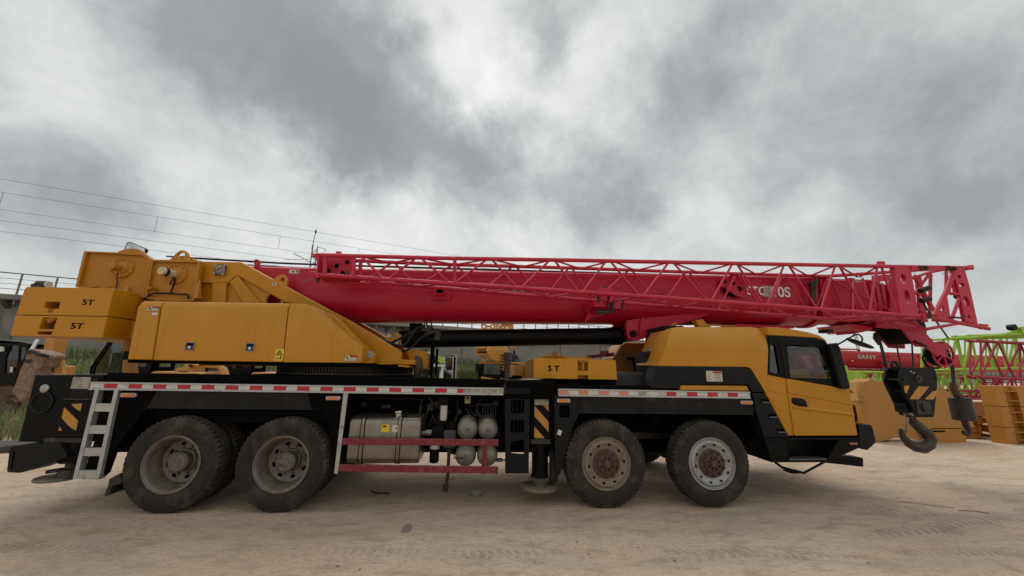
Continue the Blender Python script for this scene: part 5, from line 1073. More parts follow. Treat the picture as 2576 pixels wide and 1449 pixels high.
# ropes over the top of the boom
k = MB()
for dy, dz in ((0,0),(.12,.02),(.3,.0)):
    k.tube([(da.x+.2,1.1+dy,P(376,643,Y=1.1).z+.0+dz),(P(700,661,Y=1.1).x,1.1+dy,P(700,661,Y=1.1).z+dz),(P(800,664,Y=1.1).x,1.1+dy,P(800,665,Y=1.1).z+dz),(hx,1.1+dy,bz(hx)-.02)], .013, 6)
part('hoist_rope', k, DARKST)
k = MB()
for (x0_,y0_),(x1_,y1_),Y_ in (((2211,868),(2229,930),1.45),((2216,872),(2235,934),1.6),((2253.5,868),(2266,926),1.4),((2294,872),(2297,924),1.3),((2325,872),(2330,925),1.35)):
    k.tube([P(x0_,y0_-12,Y=Y_),P(x1_,y1_,Y=Y_)], .014, 8)
k.tube([P(2205,838,Y=1.4),P(2206,850,Y=1.4),P(2213,868,Y=1.4)], [.05,.07,.03], 8); k.tube([P(2223,912,Y=1.45),P(2226,920,Y=1.45)], .03, 8); part('hoist_rope', k, DARKST)
# top fixtures
k = MB(); k.tube([P(852,640,Y=.25),P(852,634,Y=.25)], .045, 10); k.tube([P(2212,667,Y=.25),P(2212,659,Y=.25)], .04, 10); k.tube([P(2222,668,Y=.25),P(2220,658,Y=.25)], .03, 10); part('guide_roller', k, REDJ)
# ================================================================== LATTICE JIB (folded along the near side of the boom)
def ip(tab, x):
    for (a, ya), (b, yb) in zip(tab, tab[1:]):
        if x <= b: return ya+(yb-ya)*(x-a)/(b-a)
    (a, ya), (b, yb) = tab[-2:]; return ya+(yb-ya)*(x-a)/(b-a)
NT = [(798,641.5),(937,646.5),(1430,654.5),(1801,661.7),(2078,667),(2255,670.5),(2445,674)]
NB = [(794,691),(1258,721),(1698,751),(2139,783),(2333,796),(2487,827)]
FT = [(798,652),(937,659.5),(1430,674),(1801,687),(2078,695),(2160,697),(2255,680),(2394,672)]
FB = [(800,700),(958,711),(1258,737),(1698,772),(2139,806),(2230,806),(2310,826),(2420,812)]
yN = .16
def yF(x): return .46+(x-800)*.00031
def nt(x, d=0): return P(x, ip(NT,x)+d, Y=yN)
def nb(x, d=0): return P(x, ip(NB,x)+d, Y=yN)
def ft(x, d=0): return P(x, ip(FT,x)+d, Y=yF(x))
def fb(x, d=0): return P(x, ip(FB,x)+d, Y=yF(x))
k = MB(); rc_ = .034; rl = .019
k.tube([nt(x) for x in (798,1100,1430,1801,2078,2255,2394,2445)], rc_, 14); k.tube([nb(x) for x in (794,1258,1698,2139,2333,2410,2487)], rc_, 14)
k.tube([ft(x) for x in (798,1100,1430,1801,2078)], rc_*.95, 14); k.tube([ft(2078),P(2200,687,Y=.9),P(2330,678,Y=.95),P(2394,674,Y=.98)], rc_, 12)
k.tube([fb(x) for x in (958,1258,1698,2139)], rc_*.95, 14); k.tube([fb(2139),P(2230,800,Y=.9),P(2333,783+14,Y=.95),P(2420,812,Y=.98)], rc_*.8, 12); k.tube([P(2240,812,Y=.7),P(2330,828,Y=.7),P(2420,812,Y=.8)], .03, 10)
jib = part('lattice_jib', k, REDJ)
k = MB()
zz_n = [(904,'t'),(971,'b'),(1053,'t'),(1138,'b'),(1231.5,'t'),(1306,'b'),(1389,'t'),(1460.7,'b'),(1530,'t'),(1613,'b'),(1687.5,'t'),(1785,'b'),(1848,'t'),(1925,'b'),(1978,'t'),(2060,'b'),(2106,'t'),(2182,'b'),(2212,'t'),(2262,'b')]
def lace(seq, ft_, fb_, r, gap=5):
    for (x0_, s0), (x1_, s1) in zip(seq, seq[1:]):
        g = gap if x1_ > x0_ else -gap
        A = (ft_ if s0 == 't' else fb_)(x0_+g); B = (ft_ if s1 == 't' else fb_)(x1_-g); k.tube([A, B], r, 10, caps=False)
lace(zz_n, nt, nb, rl)
for x in (1144,): k.tube([nt(x), nb(x+.0)], .03, 10)
build('lacing', k, REDJ, jib)
k = MB()
zz_f = [(914,'b'),(989,'t'),(1049,'b'),(1144,'t'),(1210,'b'),(1294,'t'),(1369.5,'b'),(1434.6,'t'),(1495,'b'),(1585.7,'t'),(1660,'b'),(1729,'t'),(1802,'b'),(1857,'t'),(1926,'b'),(1971.6,'t'),(2042,'b'),(2085,'t'),(2135,'b')]
lace(zz_f, ft, fb, rl*.95, 4)
for x0_,y0_,x1_,y1_ in ((2078,696,2260,792),(2146,700,2146,795),(2170,700,2200,800)): k.tube([P(x0_,y0_,Y=.8),P(x1_,y1_,Y=.5)], rl, 8)
build('lacing', k, REDJ, jib)
k = MB()
q = [(912,'n'),(990,'f')]
tn = [905,1060,1232,1310,1466,1622,1780,1900,2030]; 
seq = []
xs2 = [905,985,1053,1144,1232,1294+20,1389,1460,1530+10,1600,1687,1760,1848,1905,1978,2035,2106,2160,2212]
for i, x in enumerate(xs2): seq.append((x, 't' if i % 2 == 0 else 'b'))
lace(seq, nt, ft, rl*.85, 3); build('lacing', k, REDJ, jib)
k = MB(); xs3 = [965,1049,1138,1225,1306,1385,1460,1535,1613,1700,1785,1855,1925,1990,2060,2120,2182,2235,2290]
seq = [(x, 't' if i % 2 == 0 else 'b') for i, x in enumerate(xs3)]; lace(seq, nb, fb, rl*.8, 3)
for x in (2085,2105,2125,2145): k.tube([P(x,800-(x-2085)*.12,Y=.5),P(x+115,797-(x-2085)*.05,Y=.2)], rl*.8, 8)
for pr_ in (((2220,812),(2333,796)),((2262,820),(2335,828)),((2200,806),(2325,800)),((2240,790),(2330,828)),((2333,796),(2430,800)),((2345,806),(2420,812)),((2350,800),(2470,822))): k.tube([P(*pr_[0],Y=.5),P(*pr_[1],Y=.35)], .02, 8)
build('lacing', k, REDJ, jib)
# left end box
k = MB(); holes = [[(hx_+6.2*math.cos(t*.3927), hy_+6.2*math.sin(t*.3927)) for t in range(16)] for hx_, hy_ in ((825,681),(846.5,669),(873,659),(861.5,687))]
k.pp([[(800,644),(893,648),(889,694),(798,690)]]+holes, .40, .42, Yp=.40); ep = build('end_plate', k, REDJ, jib)
k = MB(); k.pp([(806,660),(888,653),(886,694),(806,694)], .45, .47, Yp=.40); build('hole_shade_plate', k, INK, jib)  # added black sheet, stands in for the shade seen through the end plate holes
k = MB(); k.box(P(800,650,Y=.5).x,P(890,650,Y=.5).x,.55,.57,P(800,697,Y=.5).z,P(890,652,Y=.5).z); build('end_plate_back', k, INK, jib) if False else None
k = MB(); k.hexa([P(796,692,Y=yN),P(910,700,Y=yN),P(905,712,Y=.5),P(818,711,Y=.5)]+[v+Vector((0,0,.012)) for v in (P(796,692,Y=yN),P(910,700,Y=yN),P(905,712,Y=.5),P(818,711,Y=.5))])
for x in (818,890): k.tube([nt(x,4), nb(x-1,-3)], .036, 12)
k.tube([P(908,652,Y=.35),P(905,696,Y=.35)], .03, 10)
k.pp([(797,641),(803,641),(799,694),(795,694)], .14, .5, Yp=.14)
for x0_,y0_ in ((784,640),(784,645.5),(777,685),(777,691)): k.tube([P(x0_,y0_,Y=yN+.02),P(x0_+18,y0_+1.5,Y=yN+.02)], [.012,.03], 8)
k.tube([P(800,693,Y=yN),P(800,700,Y=yN)], .04, 10); k.tube([P(830,711,Y=.5),P(930,712,Y=.5)], .03, 8); build('end_frame', k, REDJ, jib, bevel=.003)
k = MB(); k.tube([P(801,700,Y=yN),P(799,711,Y=yN)], [.025,.012], 8); pts = [P(x,y,Y=.14) for x,y in ((864,700),(868,690),(874,681),(878,685),(874,695),(868,697),(872,684),(878,690),(874,700))]; k.tube(pts, .008, 6); k.tube([P(790,700,Y=.1),P(794,704,Y=.1),P(797,708,Y=.1)], .006, 6); build('shackle', k, HOSE, jib)
k = MB(); k.tube([P(800,687,Y=.15),P(778,700,Y=.3),P(750,717,Y=.6)], .003, 5); k.tube([P(800,687,Y=.15),P(780,706,Y=.3),P(753,712,Y=.6)], .003, 5); build('thin_wire', k, STEEL, jib)
# right end frames
ov = lambda cx,cy,rx,ry,tilt=0,n=14: [(cx+rx*math.cos(2*math.pi*i/n)+tilt*ry*math.sin(2*math.pi*i/n), cy+ry*math.sin(2*math.pi*i/n)) for i in range(n)]
k = MB(); k.pp([[(2249,671),(2290.5,672),(2312,792),(2266,789)], ov(2273,702,7,13,.12), ov(2283,747,7,18,.18)], yN-.03, yN+.05, Yp=yN-.03); build('end_plate', k, REDJ, jib, bevel=.005)
k = MB(); k.pp([[(2395,674),(2427,675),(2441,725),(2461,817),(2429,808),(2416,745)], ov(2413,696,5,5), ov(2420,717,7,5), ov(2433,760,6,17,.35), ov(2438,797,4,4)], yN-.03, yN+.03, Yp=yN-.03); build('end_plate', k, REDJ, jib, bevel=.005)
k = MB(); k.tube([P(2401,682,Y=yN),P(2380,735,Y=yN),P(2350,795,Y=yN)], .04, 12); k.pp([[(2402,684),(2410,690),(2416,740),(2384,737)], [(2397,712),(2402,736),(2392,734)]], yN, yN+.03, Yp=yN); k.pp([[(2378,738),(2383,742),(2393,808),(2356,800)], [(2373,764),(2375,783),(2364,781)]], yN, yN+.03, Yp=yN)
k.tube([P(2382,737,Y=yN),P(2416,741,Y=yN)], .03, 10); k.tube([P(2416,742,Y=yN),P(2393,806,Y=yN)], .026, 10)
k.pp([(2294,668),(2392,668),(2392,680),(2294,679)], yN-.05, yN-.02, Yp=yN-.05); k.pp([(2323,789),(2345,789),(2345,802),(2323,801)], yN-.05, yN-.02, Yp=yN-.05)
for a0_,b0_ in (((2427,674),(2446,668)),((2427,676),(2448,676)),((2465,819),(2484,818)),((2465,824),(2486,826))): k.tube([P(*a0_,Y=yN),P(*b0_,Y=yN)], [.035,.02], 8)
build('end_frame', k, REDJ, jib, bevel=.003)
k = MB()
for x0_,y0_,x1_,y1_ in ((2341,689,2339,793),(2381,678,2380,740),(2337,690,2300,740),(2300,692,2355,790),(2308,694,2312,700),(2302,700,2345,780),(2295,700,2335,686),(2335,686,2394,674),(2340,792,2300,775)): k.tube([P(x0_,y0_,Y=.85),P(x1_,y1_,Y=.85)], .028, 10)
k.pp([[(2305,694),(2318,694),(2335,810),(2318,810)], ov(2311,718,4,5), ov(2320,750,4,10)], .84, .88, Yp=.84); k.pp([(2196,693),(2240,690),(2240,706),(2196,709)], .9, .93, Yp=.9)
build('far_end_frame', k, REDJ, jib)
k = MB()
for x, y in ((2317,674),(2328,674),(2385,675),(2399,676),(2338,795)): k.tube([P(x,y,Y=yN-.055),P(x,y,Y=yN-.07)], .042, 12)
for x0_,y0_,x1_,y1_ in ((2398,714,2410,711),(2406,747,2418,742),(2315,732,2338,724),(2318,757,2338,752)): k.tube([P(x0_,y0_,Y=.5),P(x1_,y1_,Y=.5)], .05, 8)
k.tube([P(2315,750,Y=.6),P(2332,778,Y=.6),P(2360,815,Y=.8),P(2385,850,Y=1.0)], .016, 6); k.tube([P(2388,802,Y=.15),P(2400,797,Y=.12),P(2420,800,Y=.12),P(2428,796,Y=.12)], .012, 6); build('bolt', k, DARKST, jib)
k = MB()
for cx_ in (2373,2380): k.tube([P(cx_+3.5*math.cos(t*.7),687+3.5*math.sin(t*.7),Y=.3) for t in range(10)], .004, 5)
k.tube([P(2300,689,Y=.2),P(2303,682,Y=.2),P(2308,680,Y=.2)], .005, 5); build('wire_loop', k, STEEL, jib)
# ================================================================== LIFT CYLINDER
A = P(1003,853,Y=1.35); B = P(1540,845,Y=1.35); Cc = P(1568,844,Y=1.35); k = MB(); k.tube([(A.x,1.4,A.z),(B.x,1.4,B.z)], .165, 40); k.tube([(B.x,1.4,B.z),(Cc.x-.03,1.4,Cc.z)], .18, 40); lc = part('lift_cylinder', k, BLKG, bevel=.01)
k = MB(); k.tube([(Cc.x-.03,1.4,Cc.z),(Cc.x+.05,1.4,Cc.z)], .13, 32); build('rod', k, CHR, lc)
k = MB(); k.pp([[(965,857),(985,842),(1000,836),(1008,842),(1010,870),(998,862)], [(992+5*math.cos(t*.785),846+5*math.sin(t*.785)) for t in range(8)]], 1.12, 1.18, Yp=1.12); o = build('clevis', k, YEL, lc)
k = MB(); 
for x, y in ((979,845),(1000,858)): k.tube([P(x,y,Y=1.12),P(x,y,Y=1.09)], .03, 12)
build('clevis_bolt', k, WHT, lc)
k = MB(); k.tube([P(963,857,Y=1.0),P(985,866,Y=1.0),P(1008,872,Y=.98),P(1025,862,Y=1.0),P(1036,843,Y=1.0),P(1048,826,Y=1.0),P(1068,821,Y=1.1)], .026, 10); k.tube([P(1000,884,Y=1.05),P(1020,884,Y=1.02),P(1040,870,Y=1.05),P(1060,850,Y=1.1),P(1080,840,Y=1.1),P(1095,838,Y=1.12)], .018, 8); k.tube([P(985,862,Y=1.08),P(1010,850,Y=1.06),P(1030,838,Y=1.08),P(1060,832,Y=1.1)], .02, 8); k.tube([P(1012,832,Y=1.2),P(1040,833,Y=1.15),P(1060,834,Y=1.15)], .02, 8); k.tube([P(963,857,Y=1.0),P(975,863,Y=.99),P(990,867,Y=1.0)], .034, 8)
for x0_,y0_,x1_,y1_ in ((1072,811,1078,832),(1084,810,1089,832),(1068,812,1066,826)): k.tube([P(x0_,y0_,Y=1.3),P(x1_,y1_,Y=1.3)], .014, 6)
build('hose', k, HOSE, lc)
k = MB(); a_,b_,c_,d_ = rect_px(1074,832,1108,841,1.15); k.box(a_,b_,1.15,1.4,c_,d_); a_,b_,c_,d_ = rect_px(1093,840,1107,856,1.15); k.box(a_,b_,1.15,1.3,c_,d_); a_,b_,c_,d_ = rect_px(1074,818,1082,832,1.15); k.box(a_,b_,1.2,1.3,c_,d_); k.tube([P(1066,839,Y=1.2),P(1076,839,Y=1.2)], .022, 8); k.tube([P(1107,851,Y=1.2),P(1112,851,Y=1.2)], .022, 8); k.tube([P(1107,844,Y=1.2),P(1110,842,Y=1.2)], .02, 8); build('valve', k, DARKST, lc, bevel=.006)
k = MB(); k.box(P(1030,820,Y=1.9).x,P(1060,820,Y=1.9).x,1.9,2.1,P(1030,833,Y=1.9).z,P(1030,800,Y=1.9).z); build('valve_stack', k, BLK, lc)
# ================================================================== COUNTERWEIGHT SLAB ON DECK
SL = thing('counterweight_slab', 'yellow five-tonne counterweight slab lying on the black deck behind the cab', 'counterweight', (1.5,.9,1.83))
zt_ = P(1344,900.6,Y=.2).z; zb_ = P(1344,951.5,Y=.2).z; xl = P(1344,925,Y=.2).x; xr = P(1549.5,925,Y=.2).x
hA = [(P(x,y,Y=.2).x,P(x,y,Y=.2).z) for x,y in ((1453,906),(1480,906.5),(1480,933),(1453,933))]; hB = [(P(x,y,Y=.2).x,P(x,y,Y=.2).z) for x,y in ((1453,943.5),(1480,943.5),(1480,952.0),(1453,952.0))]
k = MB(); fo = [(xl,zt_),(hA[0][0],zt_-.0),(hA[1][0],zt_-.0),(xr,zt_-.008),(xr+.01,zb_),(hB[2][0],zb_),(hB[1][0],hB[1][1]),(hB[0][0],hB[0][1]),(hB[3][0],zb_),(xl,zb_)]
k.xz([fo, hA], .2, .34); b = build('slab_face', k, YEL, SL)
k = MB(); k.hexa([(xl,.34,zb_),(xr,.34,zb_),(xr-.1,2.4,zb_),(xl+.1,2.4,zb_),(xl,.34,zt_-.001),(xr,.34,zt_-.001),(xr-.1,2.4,zt_-.02),(xl+.1,2.4,zt_-.02)]); build('slab_core', k, YEL, SL, bevel=.006)
k = MB(); k.hexa([P(1318,952,Y=1.3),(xl,.5,zb_),(xl,2.3,zb_),P(1318,952,Y=2.3),P(1318,916,Y=1.3),(xl,.5,zt_-.03),(xl,2.3,zt_-.03),P(1318,916,Y=2.3)]); k.box(P(1294,935,Y=1.3).x,P(1317,935,Y=1.3).x,1.3,2.3,P(1300,952,Y=1.3).z,P(1300,918,Y=1.3).z); build('slab_shoulder', k, CWY, SL, bevel=.006)
lettering('5 T', P(1378.5,925,Y=.2).x, P(1407,925,Y=.2).x, P(1390,934,Y=.2).z, P(1390,919.5,Y=.2).z, .199, INK, SL, .03)
k = MB(); k.tube([P(1467,902,Y=.24),P(1466,931,Y=.24)], .02, 10); k.tube([P(1455,908,Y=.24),P(1479,908,Y=.24)], .025, 10); k.tube([P(1467,902,Y=.24),P(1467,906,Y=.24)], .05, 12); build('locking_pin', k, YEL2, SL); k = MB(); k.tube([P(1466,934,Y=.24),P(1466,944,Y=.24)], .025, 8); build('pin_tip', k, INK, SL)
k = MB(); k.tube([P(1445,901,Y=1.0)+Vector((0,0,-.02)),P(1445,901,Y=1.0)+Vector((0,0,.02))], .30, 32); build('top_plate', k, YEL, SL)
k = MB(); k.box(P(1287,946,Y=.6).x,P(1314,946,Y=.6).x,.6,.66,P(1300,953,Y=.6).z,P(1300,944.5,Y=.6).z); part('lock_plate', k, BLK, bevel=.01)
k = MB(); c = P(1394,900,Y=1.6); k.tube([c,c+Vector((0,0,.10))],.06,12); k.tube([c+Vector((-.25,0,.01)),c+Vector((.2,0,.03))],.04,10); tag(build('hydraulic_coupling', k, YEL2), 'small yellow hydraulic coupling on top of the deck-borne slab', 'coupling')
k = MB(); c = P(1520,898,Y=1.6); k.tube([c,c+Vector((0,0,.12))],.09,12); k.tube([c+Vector((-.35,0,.0)),c+Vector((.2,0,.06))],.04,10); tag(build('red_coupling', k, REDM), 'small dark red coupling sitting on the counterweight slab near the yellow hood', 'coupling')
# ================================================================== HOOK BLOCK
HB = thing('hook_block', 'large black hook block with yellow diagonal stripes hanging by ropes in front of the cab', 'hook block', tuple(P(2300,1050,Y=1.3)))
bp2 = [(2268,931),(2276,925),(2346,924.5),(2353,930),(2358,946),(2358,972),(2350,1050),(2312,1050),(2303,1040),(2264,960)]
k = MB(); k.pp(bp2, 1.05, 1.10, Yp=1.05); build('side_plate', k, BLKP, HB, bevel=.008)
k = MB(); k.pp(bp2, 1.33, 1.38, Yp=1.05); build('side_plate', k, BLKP, HB, bevel=.008)
cc_ = P(2312,953,Y=1.05); k = MB()
for i in range(3): k.lathe([(.10,0),(.22,.0),(.225,.010),(.20,.03),(.225,.05),(.22,.06),(.10,.06)], (cc_.x,1.115+i*.07,cc_.z), 'Y', 40)
k.tube([(cc_.x,1.10,cc_.z),(cc_.x,1.33,cc_.z)], .1, 20); build('sheave', k, BLKP, HB)
k = MB()
for x, y in ((2270,956),(2285,984),(2300,1005),(2345,940)): p_ = P(x,y,Y=1.05); k.tube([(p_.x,1.05,p_.z),(p_.x,1.36,p_.z)], .02, 10)
a_,b_,c_,d_ = rect_px(2306,1010,2348,1046,1.1); k.box(a_,b_,1.10,1.33,c_,d_); k.box(a_-.25,b_,1.12,1.32,c_+.05,d_-.05)
build('crosshead', k, BLKP, HB, bevel=.01)
k = MB(); p_ = P(2326,1025,Y=1.04); k.box(p_.x-.17,p_.x+.14,1.035,1.05,p_.z-.13,p_.z+.13); k.lathe([(.09,0),(.085,-.03),(.06,-.04),(.002,-.04)], (p_.x,1.035,p_.z), 'Y', 24); p2_ = P(2312,953,Y=1.04); k.lathe([(.08,0),(.08,-.015),(.04,-.02),(.035,-.045),(.002,-.045)], (p2_.x,1.05,p2_.z), 'Y', 24)
for x, y in ((2273,954),(2354,951),(2296,984)): q_ = P(x,y,Y=1.05); k.tube([(q_.x,1.05,q_.z),(q_.x,1.03,q_.z)], .02, 8)
build('pin_cover', k, DARKST, HB, bevel=.004)
for pts in ([(2277,970),(2288,970),(2280,990),(2276,986),(2273,974)],[(2310,972),(2337,972.5),(2311,1004.5),(2288,1004)],[(2357,982),(2356,992),(2347,1005),(2326,1004.5),(2345,985)]):
    k = MB(); k.pp(pts, 1.046, 1.05, Yp=1.05); build('hazard_stripe', k, STRY, HB)
k = MB()
for x in (2289,2296): a_,b_,c_,d_ = rect_px(x,933+(x-2289)*.5,x+4,936+(x-2289)*.5,1.05); k.box(a_,b_,1.046,1.05,c_,d_)
build('small_label', k, LBLW, HB)
k = MB(); q_ = P(2250,922,Y=1.27); k.xz([R2([(q_.x-.09,q_.z-.1),(q_.x-.09,q_.z+.06),(q_.x-.03,q_.z+.12),(q_.x+.04,q_.z+.12),(q_.x+.09,q_.z+.06),(q_.x+.09,q_.z-.1)], .05, 3), circ(q_.x,q_.z+.03,.038,12)], 1.25, 1.28); build('rope_anchor', k, BLKP, HB)
HKY = 1.2
hk = [(2291,1040,13),(2291,1052,14),(2298,1062,15),(2316,1078,18),(2331,1092,20),(2338,1104,20.5),(2334,1118,20.5),(2320,1126,20),(2303,1124,17.5),(2287,1116,14.5),(2275,1103,11.5),(2268,1090,8.5),(2266,1078,4.5)]
k = MB(); k.tube([P(x,y,Y=HKY) for x,y,r in hk], [r*7.3/930*.68 for x,y,r in hk], 18); build('hook', k, mat('worn_hook',(.048,.038,.030),.5,.4,var=.3,scale=6,col2=(.10,.07,.05),c2amt=.3,c2scale=10), HB, smooth=60)
k = MB(); k.tube([P(2283,1050,Y=1.1),P(2280,1068,Y=1.1),P(2279,1088,Y=1.15)], .022, 8); k.tube([P(2292,1036,Y=1.2),P(2292,1046,Y=1.2)], .11, 16); build('safety_latch', k, STEEL, HB)
HA = thing('auxiliary_hook', 'small dark cylindrical ball weight with a little hook hanging from the outer red pulley', 'crane hook', tuple(P(2425,1094,Y=1.15)))
k = MB(); A = P(2413,1002,Y=1.15); B = P(2427,1057,Y=1.15); k.tube([A, B], [.165,.170], 36); k.tube([A, A+(A-B).normalized()*.01], .15, 36); build('weight', k, DARKST, HA, bevel=.012)
k = MB(); k.tube([P(2397,962,Y=1.15),P(2399,975,Y=1.15),P(2406,990,Y=1.15),P(2414,1003,Y=1.15)], [.05,.065,.06,.06], 12); build('rope_socket', k, RUST, HA)
k = MB(); k.tube([P(2425,1050,Y=1.15),P(2427,1062,Y=1.15)], .05, 14); pts = [(2427,1060,8),(2430,1070,8.5),(2436,1080,8),(2437,1088,7.5),(2432,1093,7),(2425,1090,5.5),(2421,1083,3)]; k.tube([P(x,y,Y=1.15) for x,y,r in pts], [r*.0062 for x,y,r in pts], 12); build('hook', k, DARKST, HA, smooth=60)
k = MB(); k.tube([P(2393,905,Y=1.15),P(2398,925,Y=1.15),P(2400,945,Y=1.15),P(2401,965,Y=1.15)], .018, 8); k.tube([P(2388,905,Y=1.15),P(2394,930,Y=1.15),P(2397,965,Y=1.15)], .016, 8); part('hoist_rope', k, DARKST)
# ================================================================== VIADUCT, EMBANKMENT, WIRES
VD = Vector((math.cos(math.radians(24)), math.sin(math.radians(24)), 0)); VN = Vector((-VD.y, VD.x, 0)); V0 = Vector((-27.78, 17.8, 0))
def vp(t, n, z): return V0+VD*t+VN*n+Vector((0,0,z))
def vbox(mb, t0, t1, n0, n1, z0, z1): return mb.hexa([vp(t0,n0,z0),vp(t1,n0,z0),vp(t1,n1,z0),vp(t0,n1,z0),vp(t0,n0,z1),vp(t1,n0,z1),vp(t1,n1,z1),vp(t0,n1,z1)])
VI = thing('viaduct', 'long grey concrete railway viaduct running behind the yard', 'viaduct', tuple(vp(20, 4, 0)))
k = MB(); vbox(k, -40, 330, 0, 9, 5.28, 5.6); vbox(k, -40, 330, -.04, .2, 5.34, 5.52); build('deck', k, CONC, VI)
k = MB(); vbox(k, -40, 330, .9, 8, .5, 5.28); build('wall', k, CONC, VI)
k = MB()
for i in range(-2, 60): t = i*5.8; vbox(k, t, t+.5, .78, .9, .5, 5.0)
build('pilaster', k, CONC, VI)
def brk(k, i): t = i*1.45; k.hexa([vp(t,.85,4.75),vp(t+.2,.85,4.75),vp(t+.2,.9,4.75),vp(t,.9,4.75),vp(t,.1,5.26),vp(t+.2,.1,5.26),vp(t+.2,.9,5.26),vp(t,.9,5.26)])
for i in range(-3, 90): k = MB(); brk(k, i); build('bracket', k, CONCD, VI)
k = MB()
for i in range(90, 150): brk(k, i)
build('bracket', k, CONCD, VI)['kind'] = 'stuff'
k = MB(); vbox(k, -40, 330, .45, .9, 2.20, 2.42); build('pipe_duct', k, CONCD, VI)
k = MB()
for i in range(0, 30): k = MB(); t = 14+i*5.0; k.tube([vp(t,.1,5.2),vp(t+.05,-.1,4.95)], [.05,.10], 8); build('drain_spout', k, CONC, VI)
RA = thing('railing', 'thin grey steel railing along the edge of the viaduct', 'railing', tuple(vp(20,.1,5.6)))
k = MB()
for z, r in ((6.86,.035),(6.52,.014),(6.22,.014),(5.92,.02)): k.tube([vp(-30,.1,z), vp(330,.1,z)], r, 6)
build('rail', k, RAIL, RA)
for i in range(-6, 88):
    t = .55+i*1.45; k = MB()
    k.hexa([vp(t,.06,5.0),vp(t+.07,.06,5.0),vp(t+.07,.14,5.0),vp(t,.14,5.0),vp(t,.06,6.86),vp(t+.07,.06,6.86),vp(t+.07,.14,6.86),vp(t,.14,6.86)]); build('post', k, RAIL, RA)
def onplane(x, y, n):
    d = ray(x, y); q = CAM-V0-VN*n; t = -q.dot(VN)/d.dot(VN); p = CAM+d*t; return (p-V0).dot(VD), p.z
wires = [(450,4.0),(483,4.0),(527,4.0),(555,2.4),(582,2.4)]; hts = []
for i, (y, n) in enumerate(wires):
    t0, z = onplane(2, y, n); hts.append(z); k = MB(); k.tube([vp(-30,n,z), vp(300,n,z)], .011, 5)
    tag(build('overhead_wire', k, WIRE), ['thin overhead wire strung highest above the viaduct','overhead wire second from the top, the upper one joined by short droppers','overhead wire third from the top, the lower one joined by short droppers','overhead wire fourth from the top above the viaduct','lowest thin overhead wire above the viaduct'][i], 'wire', 'railway overhead wires')
k = MB()
for x, y in ((9,483),(397,546),(704,602),(903,632)):
    t, z = onplane(x, y, 4.0); k.tube([vp(t,4,hts[1]), vp(t,4,hts[2])], .012, 5)
    o = build('wire_dropper', k, WIRE); tag(o, ['short vertical dropper joining two wires at the far left edge','short vertical dropper wire above the left winch housing','short vertical dropper wire above the yellow frame','short vertical dropper wire just right of the pylon'][[9,397,704,903].index(x)], 'wire', 'droppers between the overhead wires'); k = MB()
def pylon(t, n, ztop, label, near=True):
    T = thing('catenary_pole', label, 'pole', tuple(vp(t,n,5.6)), 'lattice catenary poles on the viaduct')
    k = MB(); w = .22
    for a in (-w, w):
        for b in (-w, w): k.tube([vp(t+a,n+b,5.6), vp(t+a*.8,n+b*.8,ztop-1.6)], .035, 5)
    z = 5.6; s = 1
    while z < ztop-2.2:
        for b in (-w, w): k.tube([vp(t-w*s,n+b,z), vp(t+w*s,n+b,z+.6)], .02, 4); k.tube([vp(t+b,n-w*s,z), vp(t+b,n+w*s,z+.6)], .02, 4)
        z += .6; s = -s
    build('mast', k, WIRE, T); k = MB(); k.tube([vp(t-.25,n,ztop-2.0), vp(t-.1,n,ztop)], .035, 5); k.tube([vp(t-.12,n,ztop-.4),vp(t-.12,n,ztop-.2)], .09, 6); k.tube([vp(t+.2,n,ztop-1.7), vp(t+.9,n,ztop-1.8), vp(t+.3,n,ztop-3.0)], .03, 5); k.tube([vp(t-.2,n,ztop-3.2), vp(t-1.6,n,ztop-2.6)], .03, 5); k.tube([vp(t-.2,n,ztop-2.9), vp(t-2.2,n,ztop-3.3)], .02, 5); build('cross_arm', k, WIRE, T)
tp, ztp = onplane(799, 576, 4.0)
pylon(tp, 4.0, ztp, 'dark lattice catenary pole rising behind the left end of the red jib')
pylon(tp+50, 4.0, ztp, 'slim catenary pole seen in the gap between boom and black ram')
pylon(tp+112, 4.0, ztp, 'distant catenary pole behind the forked right end of the red jib'); 
# embankment
k = MB(); nT, nN = 90, 14
for i in range(nT+1):
    for j in range(nN+1):
        t = -30+i*(200/nT); n = -9+10*j/nN; s = max(0, min(1, (n+9)/8.6)); z = 2.15*(s*s*(3-2*s))+.15*noise.noise(Vector((t*.5,n*.7,1)))*min(1,s*4)-.06; k.v.append(vp(t,n,z))
for i in range(nT):
    for j in range(nN): a = i*(nN+1)+j; k.face((a, a+nN+1, a+nN+2, a+1))
SOIL = mat('grassy_soil', (.10,.11,.045), .95, var=.3, scale=1.5, col2=(.17,.13,.07), c2amt=.3, c2scale=1.2)
struct(build('embankment', k, SOIL, smooth=180))
G1 = mat('grass_green', (.11,.17,.045), .75, var=.35, scale=1.2, col2=(.21,.20,.09), c2amt=.35, c2scale=1.6)
G2 = mat('grass_straw', (.30,.25,.13), .8, var=.25, scale=2)
def blades(name, gen, n, h0, h1, w, mats, label, cat='grass', seed=3):
    rr = random.Random(seed); k = MB()
    for i in range(n):
        p, sc = gen(rr); a = rr.uniform(0, 6.28); h = rr.uniform(h0, h1)*sc; lean = rr.uniform(.1,.7)*h; d = Vector((math.cos(a), math.sin(a), 0)); s = Vector((-d.y, d.x, 0))*w*rr.uniform(.6,1.3)
        b = len(k.v); k.v += [p-s, p+s, p+d*lean*.3+Vector((0,0,h*.6))+s*.7, p+d*lean*.3+Vector((0,0,h*.6))-s*.7, p+d*lean+Vector((0,0,h*(.96 if lean < .5*h else .8)))]
        k.cur = 1 if rr.random() < .16 else 0
        k.face((b,b+1,b+2,b+3)); k.face((b+3,b+2,b+4))
    return tag(build(name, k, mats), label, cat, kind='stuff')
